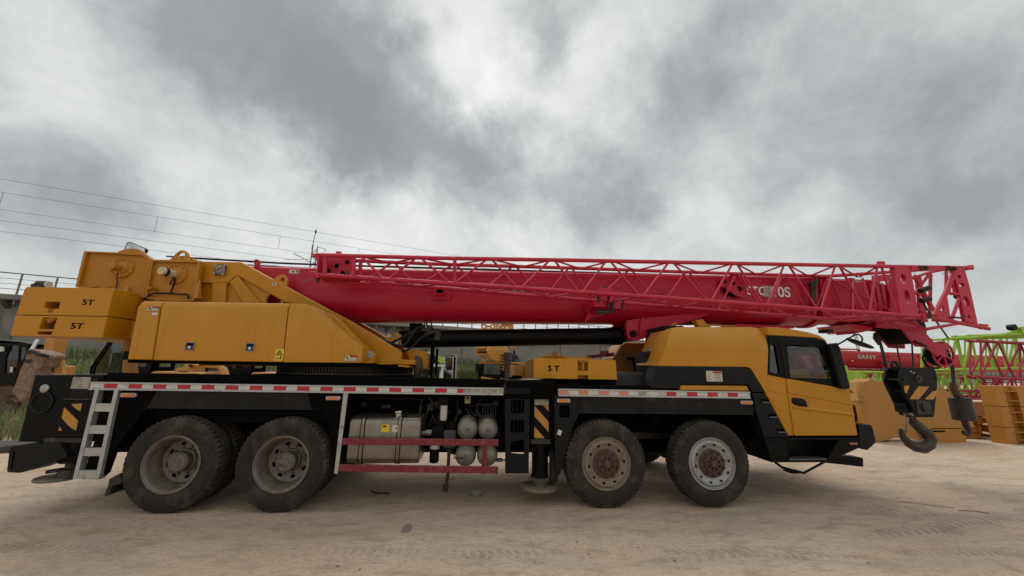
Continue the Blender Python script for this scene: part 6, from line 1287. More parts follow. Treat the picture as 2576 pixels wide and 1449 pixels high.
def gE(rr):
    t = rr.uniform(-8, 46); n = rr.uniform(-8.5, .3); s = max(0, min(1, (n+9)/8.6)); return vp(t, n, 2.15*(s*s*(3-2*s))-.1), 1
blades('grass', gE, 22000, .35, .95, .022, [G1, G2], 'tall green and straw grass growing on the embankment below the viaduct')
def gL(rr):
    x = rr.gauss(28, 30); q = P(max(-60, min(75, x)), rr.uniform(1050, 1112), Z=0); return q, 1
blades('grass', gL, 420, .25, .85, .010, [G1, G2], 'clump of tall green weeds at the left edge behind the black panel', 'weeds', 5)
def gM(rr):
    q = P(rr.uniform(1150, 1210), rr.uniform(938, 950), Y=22); q.z = rr.uniform(0, .8); return q, 1.2
blades('grass', gM, 1600, .6, 1.3, .03, [G1, G2], 'dark green bushy weeds between the white cab and the yellow crane', 'weeds', 6)
# tree line and single tree far away
def tree(name, p, h, r, label, conif=False, seed=1, n=1500, leaf=.16, group=None):
    T = thing(name, label, 'tree', tuple(p), group); k = MB(); k.tube([p, p+Vector((0,0,h*.5)), p+Vector((.1,0,h*.85))], [.14*h/6,.09*h/6,.03], 8)
    rr = random.Random(seed)
    for i in range(7): a = rr.uniform(0,6.28); z = rr.uniform(.35,.7)*h; k.tube([p+Vector((0,0,z)), p+Vector((math.cos(a)*r*.6, math.sin(a)*r*.6, z+.15*h))], [.04,.015], 5)
    build('trunk', k, RUST, T); k = MB()
    for i in range(n):
        z = rr.uniform(.15,1)**.9; rad = r*(1.05-z)*.95 if conif else r*math.sin(min(1,z)*math.pi*.9+.15); a = rr.uniform(0,6.28); q = rad*math.sqrt(rr.random())*(.8+.4*noise.noise(Vector((a*2,z*5,seed))))
        c = p+Vector((math.cos(a)*q, math.sin(a)*q, z*h)); u = Vector((rr.gauss(0,1),rr.gauss(0,1),rr.gauss(0,1))).normalized(); w = u.orthogonal().normalized(); l = leaf*rr.uniform(.6,1.4); b = len(k.v); k.v += [c-u*l, c+w*l*.5, c+u*l, c-w*l*.5]; k.face((b,b+1,b+2,b+3))
    build('crown', k, mat('leaf_green',(.045,.075,.025),.7,var=.4,scale=3), T)
q = P(1988, 930, Y=34); q.z = 0; tree('tree', q, 5.2, 1.1, 'small dark green tree seen through the cab side window', True, 4, 2600, .2)
k = MB(); rr = random.Random(9)
for i in range(9000):
    t = rr.uniform(0,1); X = -260+700*t; Y = 260+40*rr.random()+60*t; z = rr.random()*(3.5+2.5*noise.noise(Vector((X*.03,0,0)))); c = Vector((X,Y,z)); u = Vector((rr.gauss(0,1),rr.gauss(0,1),rr.gauss(0,1))).normalized(); w = u.orthogonal(); l = rr.uniform(.6,1.6); b = len(k.v); k.v += [c-u*l, c+w*l*.6, c+u*l, c-w*l*.6]; k.face((b,b+1,b+2,b+3))
tag(build('distant_woods', k, mat('leaf_green',(0,0,0))), 'low dark line of far-off trees on the horizon', 'woods', kind='stuff')

# ================================================================== OTHER MACHINES
def part2(name, mb, m, T, **kw): return build(name, mb, m, T, **kw)
EXY = mat('excavator_orange', (.50,.22,.03), .5, var=.12, scale=2, dust=.4)
MUD = mat('muddy_rust', (.20,.115,.07), .85, var=.3, scale=6, col2=(.33,.26,.19), c2amt=.35, c2scale=10)
TRK = mat('track_mud', (.085,.06,.042), .9, var=.3, scale=5)
def excavator(p, s, label, body=EXY, cabm=BLKG, boomdir=1, with_arm=True):
    p = Vector(p); T = thing('excavator', label, 'excavator', tuple(p), 'excavators parked behind the truck crane')
    def X(x): return p.x+x*s
    def bx(k, x0,x1,y0,y1,z0,z1): k.box(min(X(x0),X(x1)),max(X(x0),X(x1)),p.y+y0,p.y+y1,z0,z1)
    for y0 in (-1.2,.7):
        k = MB(); k.xz(R2([(X(-1.5),.0),(X(1.5),.0),(X(1.7),.3),(X(1.5),.62),(X(-1.5),.62),(X(-1.7),.3)], .2, 4), p.y+y0, p.y+y0+.5); part2('track', k, TRK, T)
    k = MB(); bx(k,-1.7,1.2,-1.2,1.2,.75,1.15); k.xz(R2([(X(-1.75),.8),(X(-.2),.8),(X(-.2),1.62),(X(-1.6),1.60)], .12, 3), p.y-1.2, p.y+1.2); part2('body', k, body, T, bevel=.03)
    k = MB(); cp = [(X(-.15),1.1),(X(1.35),1.1),(X(1.42),1.7),(X(1.05),2.75),(X(0),2.8),(X(-.15),2.6)]; wa_ = R2([(X(.62),1.45),(X(1.28),1.45),(X(1.3),1.7),(X(1.0),2.6),(X(.62),2.62)], .06, 3); wb_ = R2([(X(-.05),1.75),(X(.5),1.75),(X(.5),2.62),(X(-.02),2.6)], .06, 3)
    k.xz([cp, wa_, wb_], p.y-1.2, p.y-1.14); k.xz([cp, wa_, wb_], p.y-.2, p.y-.14); k.box(min(X(0),X(1.05)),max(X(0),X(1.05)),p.y-1.2,p.y-.14,2.72,2.8); c_ = part2('cab', k, cabm, T, bevel=.01)
    k = MB(); k.sheet([(u,p.y-1.17,v) for u,v in wa_]); k.sheet([(u,p.y-1.17,v) for u,v in wb_]); build('cab_window', k, GLASSD, c_); k = MB(); bx(k,.1,.5,-.95,-.45,1.2,1.9); build('seat', k, INK, c_)
    if with_arm:
        k = MB(); k.tube([(X(1.2),p.y,1.3),(X(2.2),p.y,3.2),(X(3.2),p.y,3.5),(X(4.6),p.y,2.9)], [.25,.28,.24,.18], 8); part2('boom', k, body, T); k = MB(); k.tube([(X(4.4),p.y,3.2),(X(4.9),p.y,1.2)], [.2,.13], 8); part2('stick', k, body, T); k = MB(); k.xz([(X(4.5),.9),(X(5.1),1.2),(X(5.2),.6),(X(4.8),.2),(X(4.3),.35)], p.y-.5, p.y+.5); part2('bucket', k, MUD, T)
    return T
# left machine with a hydraulic breaker
EY = 8.0
def q3(x, y, Y): return P(x, y, Y=Y)
E1 = thing('excavator', 'orange and black excavator with a rusty hydraulic breaker arm, beside the green weeds', 'excavator', tuple(P(10,1012,Y=EY)))
k = MB(); k.pp([[(-60,853),(0,857),(38,859),(69,864.5),(65,903),(43,942),(35,969),(-60,972)], R2([(27,868),(47,870),(45,905),(36,938),(12,940),(14,900)], 3, 3), R2([(50,872),(65,874),(62,900),(47,912)], 3, 3)], EY, EY+.08, Yp=EY); k.pp([(-60,850),(60,861),(69,864.5),(-60,862)], EY, EY+1.2, Yp=EY); k.pp([(-60,858),(8,862),(6,965),(-60,965)], EY+.05, EY+1.2, Yp=EY); c_ = build('cab', k, BLKG, E1, bevel=.01)
k = MB(); k.sheet([P(x,y,Y=EY+.03) for x,y in R2([(27,868),(47,870),(45,905),(36,938),(12,940),(14,900)], 3, 3)]); k.sheet([P(x,y,Y=EY+.03) for x,y in [(50,872),(65,874),(62,900),(47,912)]]); build('cab_window', k, GLASSD, c_)
k = MB(); k.pp([(7,872),(16,873),(16,884),(8,885)], EY-.1, EY-.05, Yp=EY); k.pp([(28,923),(34,923),(32,936),(26,936)], EY-.02, EY, Yp=EY); build('label', k, WHT, c_)
k = MB(); k.pp([(45,925),(62,905),(68,905),(72,960),(36,962)], EY+.3, EY+1.5, Yp=EY+.3); k.pp([(-60,945),(34,950),(34,970),(-60,972)], EY+.5, EY+2.0, Yp=EY); build('body', k, EXY, E1, bevel=.03)
xl_ = P(-60,960,Y=EY).x; k = MB(); k.box(xl_-2.4, xl_+.02, EY+.05, EY+2.6, .95, 1.75); k.box(xl_-2.4, xl_-1.4, EY+.05, EY+2.6, .9, 2.0); k.box(xl_-.02, P(60,950,Y=EY).x-1.0, EY+1.25, EY+2.6, .95, 1.7); build('engine_house', k, EXY, E1, bevel=.05)
for yy_ in (EY-.05, EY+2.0): k = MB(); k.xz(R2([(xl_-2.3,0),(xl_+1.2,0),(xl_+1.5,.35),(xl_+1.2,.75),(xl_-2.3,.75),(xl_-2.6,.35)], .25, 4), yy_, yy_+.55); build('track', k, TRK, E1)
k = MB(); k.pp(R2([(-70,974),(33,972),(36,985),(24,1012),(-70,1018)], 5, 3), EY, EY+.5, Yp=EY); build('track', k, TRK, E1)
k = MB(); k.pp([(113,846),(140,846),(128,897),(120,940),(100,940),(108,880)], 6.9, 7.3, Yp=6.9); build('boom', k, EXY, E1, bevel=.03)
k = MB(); k.pp([(66,880),(84,878),(124,893),(123,900),(110,905),(104,922),(92,930),(88,943),(64,1006),(50,1010),(28,990),(40,958),(52,925),(62,905)], 6.3, 6.8, Yp=6.3); k.pp([(28,985),(18,1015),(52,1012),(66,1000)], 6.35, 6.75, Yp=6.3); br = build('breaker', k, MUD, E1, bevel=.03)
k = MB(); k.tube([P(45,1005,Y=6.5),P(36,1030,Y=6.5),P(26,1050,Y=6.5)], [.10,.09,.04], 10); build('chisel', k, RUST, br); k = MB()
for x, y in ((68,908),(70,885),(24,997),(22,1012)): k.tube([P(x,y,Y=6.2),P(x,y,Y=6.35)], .05, 12)
build('pin', k, DARKST, br); k = MB(); k.tube([P(80,880,Y=6.6),P(95,856,Y=6.8)], .05, 10); build('ram_rod', k, CHR, br); k = MB(); k.tube([P(122,896,Y=6.5),P(131,920,Y=6.6),P(133,940,Y=6.8)], .025, 6); k.tube([P(85,885,Y=6.3),P(105,893,Y=6.2),P(123,897,Y=6.3)], .05, 6); build('hose', k, HOSE, br)
# machines behind the truck
def gp(x, Y): q = P(x, 930, Y=Y); return (q.x, q.y, 0)
e = excavator(gp(434,9), -1.15, 'black-cabbed excavator with an orange arm, seen between chassis and yellow side covers', with_arm=False)
k = MB(); k.tube([P(470,918,Y=8.2),P(478,932,Y=8.2),P(483,960,Y=8.2)], [.10,.14,.17], 8); k.tube([P(468,917,Y=8.2),P(490,919,Y=8.2),P(530,922,Y=8.2),P(552,921,Y=8.2),P(562,930,Y=8.2),P(570,965,Y=8.2)], [.10,.06,.05,.09,.13,.17], 8); k.pp([(425,948),(446,926),(468,923),(470,960),(425,960)], 7.9, 8.9, Yp=7.9); build('stick', k, EXY, e, bevel=.01)
k = MB(); k.pp([(449,933),(470,934),(472,950),(449,950)], 7.85, 7.9, Yp=7.85); k.tube([P(479,921,Y=8.1),P(479,921,Y=8.3)], .06, 10); build('cylinder', k, DARKST, e)
excavator(gp(664,10), -1.0, 'glass-cabbed excavator seen left of the slewing ring under the covers', with_arm=False)
T = thing('pallet_stack', 'small stack of brown boards lying behind the chassis left of the slewing ring', 'board stack', gp(708,12))
for i in range(3): k = MB(); k.pp([(686-i,947-i*4),(726-i*3,947-i*4),(726-i*3,944-i*4),(686+i,944-i*4)], 12+.1*i, 13, Yp=12); build('board', k, PLYW, T)
k = MB(); k.pp([(690,948),(722,948),(722,1000),(690,1000)], 12.2, 12.9, Yp=12.2); build('trestle', k, MUD, T)
# thin leaning hose and post near grass
k = MB(); k.tube([P(268,944,Y=2.2),P(305,905,Y=2.2)], .010, 6); k.tube([P(305,908,Y=2.5),P(304,945,Y=2.5)], .045, 10); k.tube([P(308,880,Y=2.5),P(305,908,Y=2.5)], .012, 6); part('antenna', k, HOSE)
k = MB(); k.pp([(309,905),(322,905),(326,943),(306,943)], 2.2, 2.4, Yp=2.2); part('frame_post', k, YOLD)
# white cabs & lime boom in the middle gap
T = thing('white_crane_cab', 'narrow white crane cab with tall windows behind the slewing table', 'crane cab', gp(1131,13)); Yc = 13
k = MB(); k.pp([[(1116,896),(1119,893),(1144,893.5),(1147,898),(1143,975),(1117,975)], R2([(1120,898),(1139,899),(1138,931),(1124,932),(1120,925)], 2, 2)], Yc, Yc+.06, Yp=Yc); k.pp([(1141,898),(1147,898),(1143,975),(1138,975)], Yc, Yc+1.4, Yp=Yc); k.pp([(1116,893),(1147,893),(1147,898),(1116,897)], Yc, Yc+1.4, Yp=Yc); k.pp([[(1116,896),(1119,893),(1144,893.5),(1147,898),(1143,975),(1117,975)], R2([(1120,898),(1139,899),(1138,931),(1124,932),(1120,925)], 2, 2)], Yc+1.3, Yc+1.4, Yp=Yc); build('cab_shell', k, mat('off_white',(.38,.38,.36),.5), T, bevel=.01)
k = MB(); k.sheet([P(x,y,Y=Yc+.03) for x,y in [(1120,898),(1139,899),(1138,931),(1124,932),(1120,925)]]); build('window', k, GLASSD, T); k = MB(); k.pp([(1124,915),(1133,915),(1134,930),(1124,930)], Yc+.4, Yc+.6, Yp=Yc+.4); build('seat', k, TARP, T)
T = thing('wheel_loader', 'low white-framed cab of a dark machine beside the slewing table', 'loader', gp(1095,11)); Yc = 11
k = MB(); k.pp([[(1078,919),(1110,919),(1116,924),(1113,975),(1076,975)], [(1081,923),(1107,923),(1105,955),(1079,955)]], Yc, Yc+.08, Yp=Yc); k.pp([(1078,916.5),(1112,917),(1114,921),(1077,920)], Yc, Yc+1.5, Yp=Yc); build('cab', k, WHT, T, bevel=.01)
k = MB(); k.sheet([P(x,y,Y=Yc+.04) for x,y in [(1081,923),(1107,923),(1105,955),(1079,955)]]); build('window', k, GLASSD, T); k = MB(); k.pp([(1058,928),(1080,925),(1078,975),(1050,975)], Yc-.1, Yc+1.5, Yp=Yc); k.pp([(1112,930),(1130,942),(1132,975),(1110,975)], Yc+.2, Yc+1.5, Yp=Yc); k.pp([(1095,913),(1104,913),(1106,917),(1094,917)], Yc+.2, Yc+.5, Yp=Yc); build('body', k, BLKP, T, bevel=.02)
k = MB(); k.pp([(1076,884),(1082,888),(1116,901),(1118,910),(1110,914),(1078,901)], 16, 16.6, Yp=16); T = build('lime_boom', k, LIME, bevel=.02); tag(T, 'short lime green crane boom sloping down behind the white cab', 'crane boom')
k = MB(); k.tube([P(1090,893,Y=15.9),P(1092,905,Y=15.9),P(1096,912,Y=15.9)], .12, 8); k.tube([P(1072,878,Y=15),P(1073,920,Y=15)], .05, 6); build('light_bracket', k, BLKP, T)
# yellow crane facing the camera
Y2 = 14.0; YC2 = thing('yellow_crane', 'yellow mobile crane facing the camera with its boom head over a black-fronted cab', 'truck crane', gp(1250,Y2))
yx = lambda z: 1006+z*.2198
yy = lambda z: 792.5+z*.2198
def zp(pts): return [(yx(a), yy(b)) for a, b in pts]
k = MB(); k.pp(zp([(905,560),(1350,560),(1370,700),(1350,900),(910,900),(890,620)]), Y2, Y2+2, Yp=Y2); build('cab', k, BLKG, YC2, bevel=.04)
k = MB(); k.pp(zp([(965,562),(1150,562),(1150,680),(958,680)]), Y2-.02, Y2, Yp=Y2); k.pp(zp([(1250,562),(1340,562),(1345,680),(1250,680)]), Y2-.02, Y2, Yp=Y2); build('windscreen', k, mat('screen_reflect',(.10,.12,.125),.08,.3,var=.5,scale=1.5), YC2)
k = MB(); k.pp(zp([(905,535),(1378,540),(1378,558),(905,560)]), Y2-.1, Y2+2.2, Yp=Y2); k.pp(zp([(930,700),(1150,740),(1150,900),(920,900)]), Y2-.15, Y2, Yp=Y2); k.pp(zp([(1240,735),(1540,735),(1540,900),(1240,900)]), Y2-.15, Y2, Yp=Y2); build('bumper', k, EXY, YC2, bevel=.03)
k = MB(); k.pp(zp([(865,560),(900,556),(905,600),(885,660),(865,650)]), Y2-.2, Y2-.1, Yp=Y2); k.tube([P(*zp([(905,590)])[0],Y=Y2-.15),P(*zp([(930,565)])[0],Y=Y2-.15)],.1,8); build('side_mirror', k, BLKP, YC2)
k = MB(); a_ = P(yx(1110),yy(420),Y=Y2); k.lathe([(.05,-.15),(.35,-.12),(.52,.0),(.58,.2),(.58,1.2)], (a_.x,Y2-.8,a_.z), 'Y', 8); k.pp(zp([(870,372),(1030,365),(1020,440),(1000,470),(870,455),(862,440)]), Y2-.5, Y2+.2, Yp=Y2); k.pp(zp([(930,455),(985,455),(990,545),(930,545)]), Y2-.2, Y2+.3, Yp=Y2); k.pp(zp([(1255,365),(1320,365),(1320,380),(1255,378)]), Y2-.2, Y2+.3, Yp=Y2); k.pp(zp([(1085,480),(1145,480),(1145,530),(1085,530)]), Y2-.3, Y2+.3, Yp=Y2); build('boom_head', k, EXY, YC2, bevel=.02)
k = MB(); 
for z0_ in (385,415): 
    for i in range(7): k.tube([P(yx(880+i*20),yy(z0_),Y=Y2-.52),P(yx(890+i*20),yy(z0_+22),Y=Y2-.52)], .02, 5)
k.pp(zp([(905,418),(1000,418),(1000,432),(905,432)]), Y2-.55, Y2-.5, Yp=Y2-.5); build('grille', k, INK, YC2)
k = MB()
for a in (940,1085,1110,1160,1290): k.tube([P(yx(a),yy(60),Y=Y2+1),P(yx(a),yy(175),Y=Y2+1)], .06, 6)
for (a,b),(c_,d_) in (((940,100),(1090,160)),((1090,100),(940,160)),((1165,130),(1290,130)),((1165,160),(1230,130)),((1290,160),(1230,130)),((940,90),(1290,90)),((940,158),(1290,158)),((1110,80),(1160,160))): k.tube([P(yx(a),yy(b),Y=Y2+1),P(yx(c_),yy(d_),Y=Y2+1)], .045, 6)
k.pp(zp([(1172,92),(1280,92),(1280,125),(1172,125)]), Y2+1.1, Y2+1.2, Yp=Y2+1); build('boom_lattice', k, EXY, YC2)
k = MB(); k.pp(zp([(1155,425),(1175,420),(1200,510),(1195,640),(1170,650),(1160,560)]), Y2-1.0, Y2-.8, Yp=Y2-1); hb = build('hook_block', k, STRY, YC2)
k = MB()
for i in range(6): k.pp(zp([(1158,450+i*34),(1197,470+i*34),(1197,485+i*34),(1158,466+i*34)]), Y2-1.02, Y2-1.0, Yp=Y2-1)
build('stripe', k, INK, hb)
k = MB(); k.tube([P(yx(1238),yy(430),Y=Y2-1.1),P(yx(1238),yy(510),Y=Y2-1.1)], .2, 10); k.pp(zp([(1200,510),(1268,510),(1262,640),(1200,640)]), Y2-1.2, Y2-1.0, Yp=Y2-1.1); k.tube([P(yx(1215),yy(640),Y=Y2-1.1),P(yx(1225),yy(700),Y=Y2-1.1),P(yx(1212),yy(740),Y=Y2-1.1),P(yx(1195),yy(720),Y=Y2-1.1)], [.08,.14,.15,.08], 8); build('hook', k, DARKST, YC2)
k = MB(); p_ = P(yx(1165),yy(738),Y=Y2-.2); k.tube([p_, p_+Vector((0,.06,0))], .09, 16); build('headlight', k, CHR, YC2)
# person behind the yellow crane
def person(p, h, label):
    import bmesh as _b
    me = bpy.data.meshes.new('person'); o = bpy.data.objects.new('person', me); C.objects.link(o)
    J = [(0,0,.52),(0,0,.62),(0,0,.78),(0,-.01,.85),(0,-.02,.93),(-.11,0,.80),(-.15,-.05,.63),(-.10,-.16,.55),(.11,0,.80),(.16,-.02,.63),(.15,-.10,.50),(-.06,0,.50),(-.07,-.03,.27),(-.07,0,.03),(-.07,-.08,.01),(.06,0,.50),(.07,-.02,.27),(.08,.02,.03),(.08,-.06,.01)]
    Rr = [.085,.08,.095,.04,.065,.045,.034,.024,.045,.034,.024,.06,.042,.028,.022,.06,.042,.028,.022]; E_ = [(0,1),(1,2),(2,3),(3,4),(2,5),(5,6),(6,7),(2,8),(8,9),(9,10),(0,11),(11,12),(12,13),(13,14),(0,15),(15,16),(16,17),(17,18)]
    me.from_pydata([Vector(j)*h for j in J], E_, []); me.materials.append(CLOTH); sk = o.modifiers.new('skin', 'SKIN'); 
    for v, r in zip(me.skin_vertices[0].data if me.skin_vertices else [], Rr): v.radius = (r*h, r*h)
    if not me.skin_vertices:
        bm = _b.new(); bm.from_mesh(me); L_ = bm.verts.layers.skin.verify()
        for v, r in zip(bm.verts, Rr): v[L_].radius = (r*h, r*h)
        bm.verts.ensure_lookup_table(); bm.verts[0][L_].use_root = True; bm.to_mesh(me); bm.free()
    ss = o.modifiers.new('sub', 'SUBSURF'); ss.levels = 2; ss.render_levels = 2; o.location = p; ORIG[o] = Vector(p); tag(o, label, 'person')
    k = MB(); k.lathe([(.002,.0),(.06,.02),(.07,.07),(.05,.13),(.002,.15)], Vector(p)+Vector((0,-.02*h,.90*h)), 'Z', 12); build('hair', k, INK, o)
q = P(1293, 911, Y=17); person(Vector((q.x, 17, q.z-1.0)), 1.7, 'person in dark clothes standing behind the yellow crane cab')
q_ = MB(); q_.box(q.x-1.5, q.x+1.5, 16.6, 18.5, q.z-1.3, q.z-1.0); k_ = build('work_platform', q_, CONCD); tag(k_, 'low grey platform that the distant person stands on', 'platform')
q_ = MB()
for a in (-1.4, 1.4): q_.box(q.x+a-.06, q.x+a+.06, 16.7, 18.3, 0, q.z-1.3)
build('leg', q_, CONCD, k_)

# ================================================================== RIGHT-HAND YARD
def lattice(name, label, L0, L1, depth, Y, bays, m, r=.05, rl_=.032, group=None, leg=True, cat='lattice section'):
    "L0=(x,ytop,ybot) pixel of the near face at both ends"
    T = thing(name, label, cat, tuple(P(L0[0], L0[2], Y=Y)), group)
    def c(u, s, f):
        x = L0[0]+(L1[0]-L0[0])*u; 
        A = P(L0[0], L0[1] if s else L0[2], Y=Y); B = P(L1[0], L1[1] if s else L1[2], Y=Y); return A.lerp(B, u)+Vector((0, depth*f, 0))
    k = MB()
    for s in (0,1):
        for f in (0,1): k.tube([c(0,s,f), c(1,s,f)], r, 8)
    build('chord', k, m, T); k = MB()
    for i in range(bays):
        u0, u1 = i/bays, (i+1)/bays; a = i % 2
        for f in (0,1): k.tube([c(u0,a,f), c(u1,1-a,f)], rl_, 6)
        for s in (0,1): k.tube([c(u0,s,a), c(u1,s,1-a)], rl_*.9, 6)
        if i % 3 == 0:
            for f in (0,1): k.tube([c(u0,0,f), c(u0,1,f)], rl_, 6)
            for s in (0,1): k.tube([c(u0,s,0), c(u0,s,1)], rl_, 6)
    for f in (0,1): k.tube([c(1,0,f), c(1,1,f)], rl_, 6)
    build('lacing', k, m, T); k = MB()
    for s in (0,1):
        for f in (0,1):
            d = (c(0,s,f)-c(1,s,f)).normalized(); q = c(0,s,f); k.beam(q, q+d*.16, .03, r*1.8); k.tube([q+Vector((0,-.05,0)),q+Vector((0,.05,0))], r*1.3, 10)
    build('end_lug', k, m, T)
    if leg:
        k = MB()
        for u in (.12, .85):
            for f in (0, 1): q = c(u, 0, f); k.tube([q, Vector((q.x, q.y, 0))], rl_, 6)
            q0, q1 = c(u, 0, 0), c(u, 0, 1); k.tube([Vector((q0.x,q0.y,.4)), Vector((q1.x,q1.y,q1.z-.2))], rl_*.8, 6); k.tube([Vector((q0.x-.3,q0.y,.06)), Vector((q0.x+.3,q0.y,.06))], .05, 6); k.tube([Vector((q1.x-.3,q1.y,.06)), Vector((q1.x+.3,q1.y,.06))], .05, 6)
        build('stand', k, m, T)
    return T
lattice('boom_section', 'large lime green lattice boom section just behind the tall red one', (2385,852,931), (2700,838,925), .9, 7.6, 17, LIME, .046, .030)
lattice('boom_section', 'lower narrow lime green lattice boom section behind the hanging hooks', (2125,935,990), (2462,941,990), .8, 8.2, 23, LIME, .042, .024)
lattice('boom_section', 'lime green lattice jib folded on top of the larger lime section', (2440,845,851), (2740,832,843), .5, 8.0, 10, LIME, .05, .02, leg=False)
lattice('boom_section', 'tall red lattice boom section standing in front of the large lime green one', (2467,857,948), (2720,870,962), .30, 6.6, 6, REDR, .042, .036)
lattice('boom_section', 'low rusty red lattice section lying behind the hanging auxiliary hook', (2400,950,998), (2640,953,1003), .9, 9.4, 12, REDR, .045, .032)
lattice('boom_section', 'rusty red lattice section lying flat on the yellow box with the round opening', (2440,985,1003), (2700,985,1006), 1.0, 7.4, 10, REDR, .04, .028, leg=False)
k = MB(); p0 = P(2120,956,Y=7.9); k.pp([(2124,921),(2131,920),(2133,928),(2141,934),(2160,934),(2167,941),(2160,948),(2140,958),(2150,940),(2128,975),(2120,960),(2135,945),(2124,930)], 7.9, 8.1, Yp=7.9); k.tube([P(2164,940,Y=8),P(2130,975,Y=8)], .06, 8); T = build('boom_foot_bracket', k, LIME); tag(T, 'lime green forked bracket between cab windscreen and hook block', 'bracket')
k = MB(); k.tube([P(2520,842,Y=7.4),P(2540,838,Y=7.4),P(2560,826,Y=7.4),P(2590,822,Y=7.4)], .05, 8); k.tube([P(2470,846,Y=7.4),P(2600,838,Y=7.4)], .05, 8); k.pp([(2558,824),(2600,818),(2600,834),(2565,838)], 7.3, 7.6, Yp=7.4); T = build('jib_linkage', k, LIME); tag(T, 'bent lime green linkage with a black roller rising above the lattices', 'linkage')
k = MB(); p_ = P(2554,823,Y=7.3); k.tube([p_, p_+Vector((0,.2,0))], .12, 16); build('roller', k, BLKP, T)
# red crane with lettering on its boom
Y3 = 12.0; RCN = thing('red_crane', 'red mobile crane behind the lattices with white lettering on its long boom', 'truck crane', tuple(P(2200,1010,Y=Y3)))
bx_ = [P(2109,881,Y=Y3), P(2500,893,Y=Y3), P(2500,938,Y=Y3), P(2113,924,Y=Y3)]
k = MB(); k.prism(R2([(Y3,0),(Y3+.75,0),(Y3+.75,-.5),(Y3+.5,-.86),(Y3+.25,-.86),(Y3,-.5)], .1, 3), lambda u,v: Vector((bx_[0].x,u,bx_[0].z+v)), lambda u,v: Vector((bx_[1].x+8,u,bx_[1].z-.1+v))); bb = build('boom', k, REDB, RCN)
k = MB(); a_ = P(2137,901,Y=Y3-.02); b_ = P(2330,914,Y=Y3-.02); k.beam(a_, b_, .04, .03); k.tube([P(2110,878,Y=Y3+.1),P(2160,879,Y=Y3+.1),P(2162,886,Y=Y3+.1)], .05, 6)
for x in (2216,2310,2234): k.box(P(x,890,Y=Y3).x-.05,P(x,890,Y=Y3).x+.08,Y3-.04,Y3+.1,P(x,900,Y=Y3).z,P(x,893,Y=Y3).z)
k.box(P(2213,912,Y=Y3).x,P(2255,912,Y=Y3).x,Y3-.12,Y3,P(2213,925,Y=Y3).z,P(2213,911,Y=Y3).z); build('boom_fitting', k, REDB, bb)
aS = P(2158.5,903,Y=Y3-.03); bS = P(2203,891.5,Y=Y3-.03); lettering('SANY', aS.x, bS.x, aS.z+.02, bS.z-.035, Y3-.03, WHT, bb, .006, dzdx=-.012)
k = MB(); k.tube([P(2144.5,907.5,Y=Y3-.02),P(2144.5,907.5,Y=Y3-.06)], .04, 10); build('lamp', k, LBLW, bb)
k = MB(); k.pp([(2010,924),(2250,930),(2420,932),(2420,950),(2010,950)], Y3+.1, Y3+2, Yp=Y3); k.box(P(1970,921,Y=Y3).x,P(2080,921,Y=Y3).x,Y3-.3,Y3+2,1.2,P(2000,922,Y=Y3).z); build('chassis', k, REDR, RCN, bevel=.02)
k = MB()
for i in range(8): x = 2120+i*26; k.tube([P(x,934,Y=Y3-.05),P(x+13,926,Y=Y3-.05),P(x+26,934,Y=Y3-.05)], .02, 5)
build('ladder_mesh', k, REDR, RCN)
k = MB(); a_,b_,c_,d_ = rect_px(2036,888,2073,931,Y3-.6); k.box(a_,b_,Y3-.6,Y3+.4,c_,d_); up = build('counter_frame', k, REDR, RCN, bevel=.02)
k = MB()
for i in range(4): z_ = d_-.12-i*.115; cx_ = P(2061,900,Y=Y3-.6).x; k.beam((cx_-.13,Y3-.61,z_),(cx_,Y3-.61,z_-.16),.01,.045); k.beam((cx_,Y3-.61,z_-.16),(cx_+.13,Y3-.61,z_),.01,.045)
build('chevron', k, WHT, up)
k = MB()
for x0_,y0_,x1_,y1_ in ((2030,887,2036,925),(2040,884,2046,925),(2030,889,2046,884),(2030,900,2044,915),(2024,926,2080,922),(2020,887,2060,884)): k.tube([P(x0_,y0_,Y=Y3-.7),P(x1_,y1_,Y=Y3-.7)], .05, 6)
build('winch_frame', k, REDR, RCN); k = MB(); k.tube([P(2058,884,Y=Y3-.8),P(2064,884,Y=Y3-.8)], .13, 10); k.tube([P(2010,918,Y=Y3-.5),P(2018,918,Y=Y3-.5)], .08, 8); k.pp([(2038,934),(2052,936),(2048,944),(2040,942)], Y3-1, Y3-.8, Yp=Y3-1); k.pp([(2074,920),(2095,920),(2095,938),(2074,938)], Y3-1, Y3-.8, Yp=Y3-1); build('fitting', k, BLKP, RCN)
for x in (2020, 2110, 2230, 2330): 
    p_ = P(x,1000,Y=Y3); k = MB(); k.lathe([(.2,.32),(.3,0),(.5,0),(.55,.06),(.55,.30),(.5,.34),(.2,.34)], (p_.x,Y3+.1,.55), 'Y', 28); build('wheel', k, RUB, RCN)
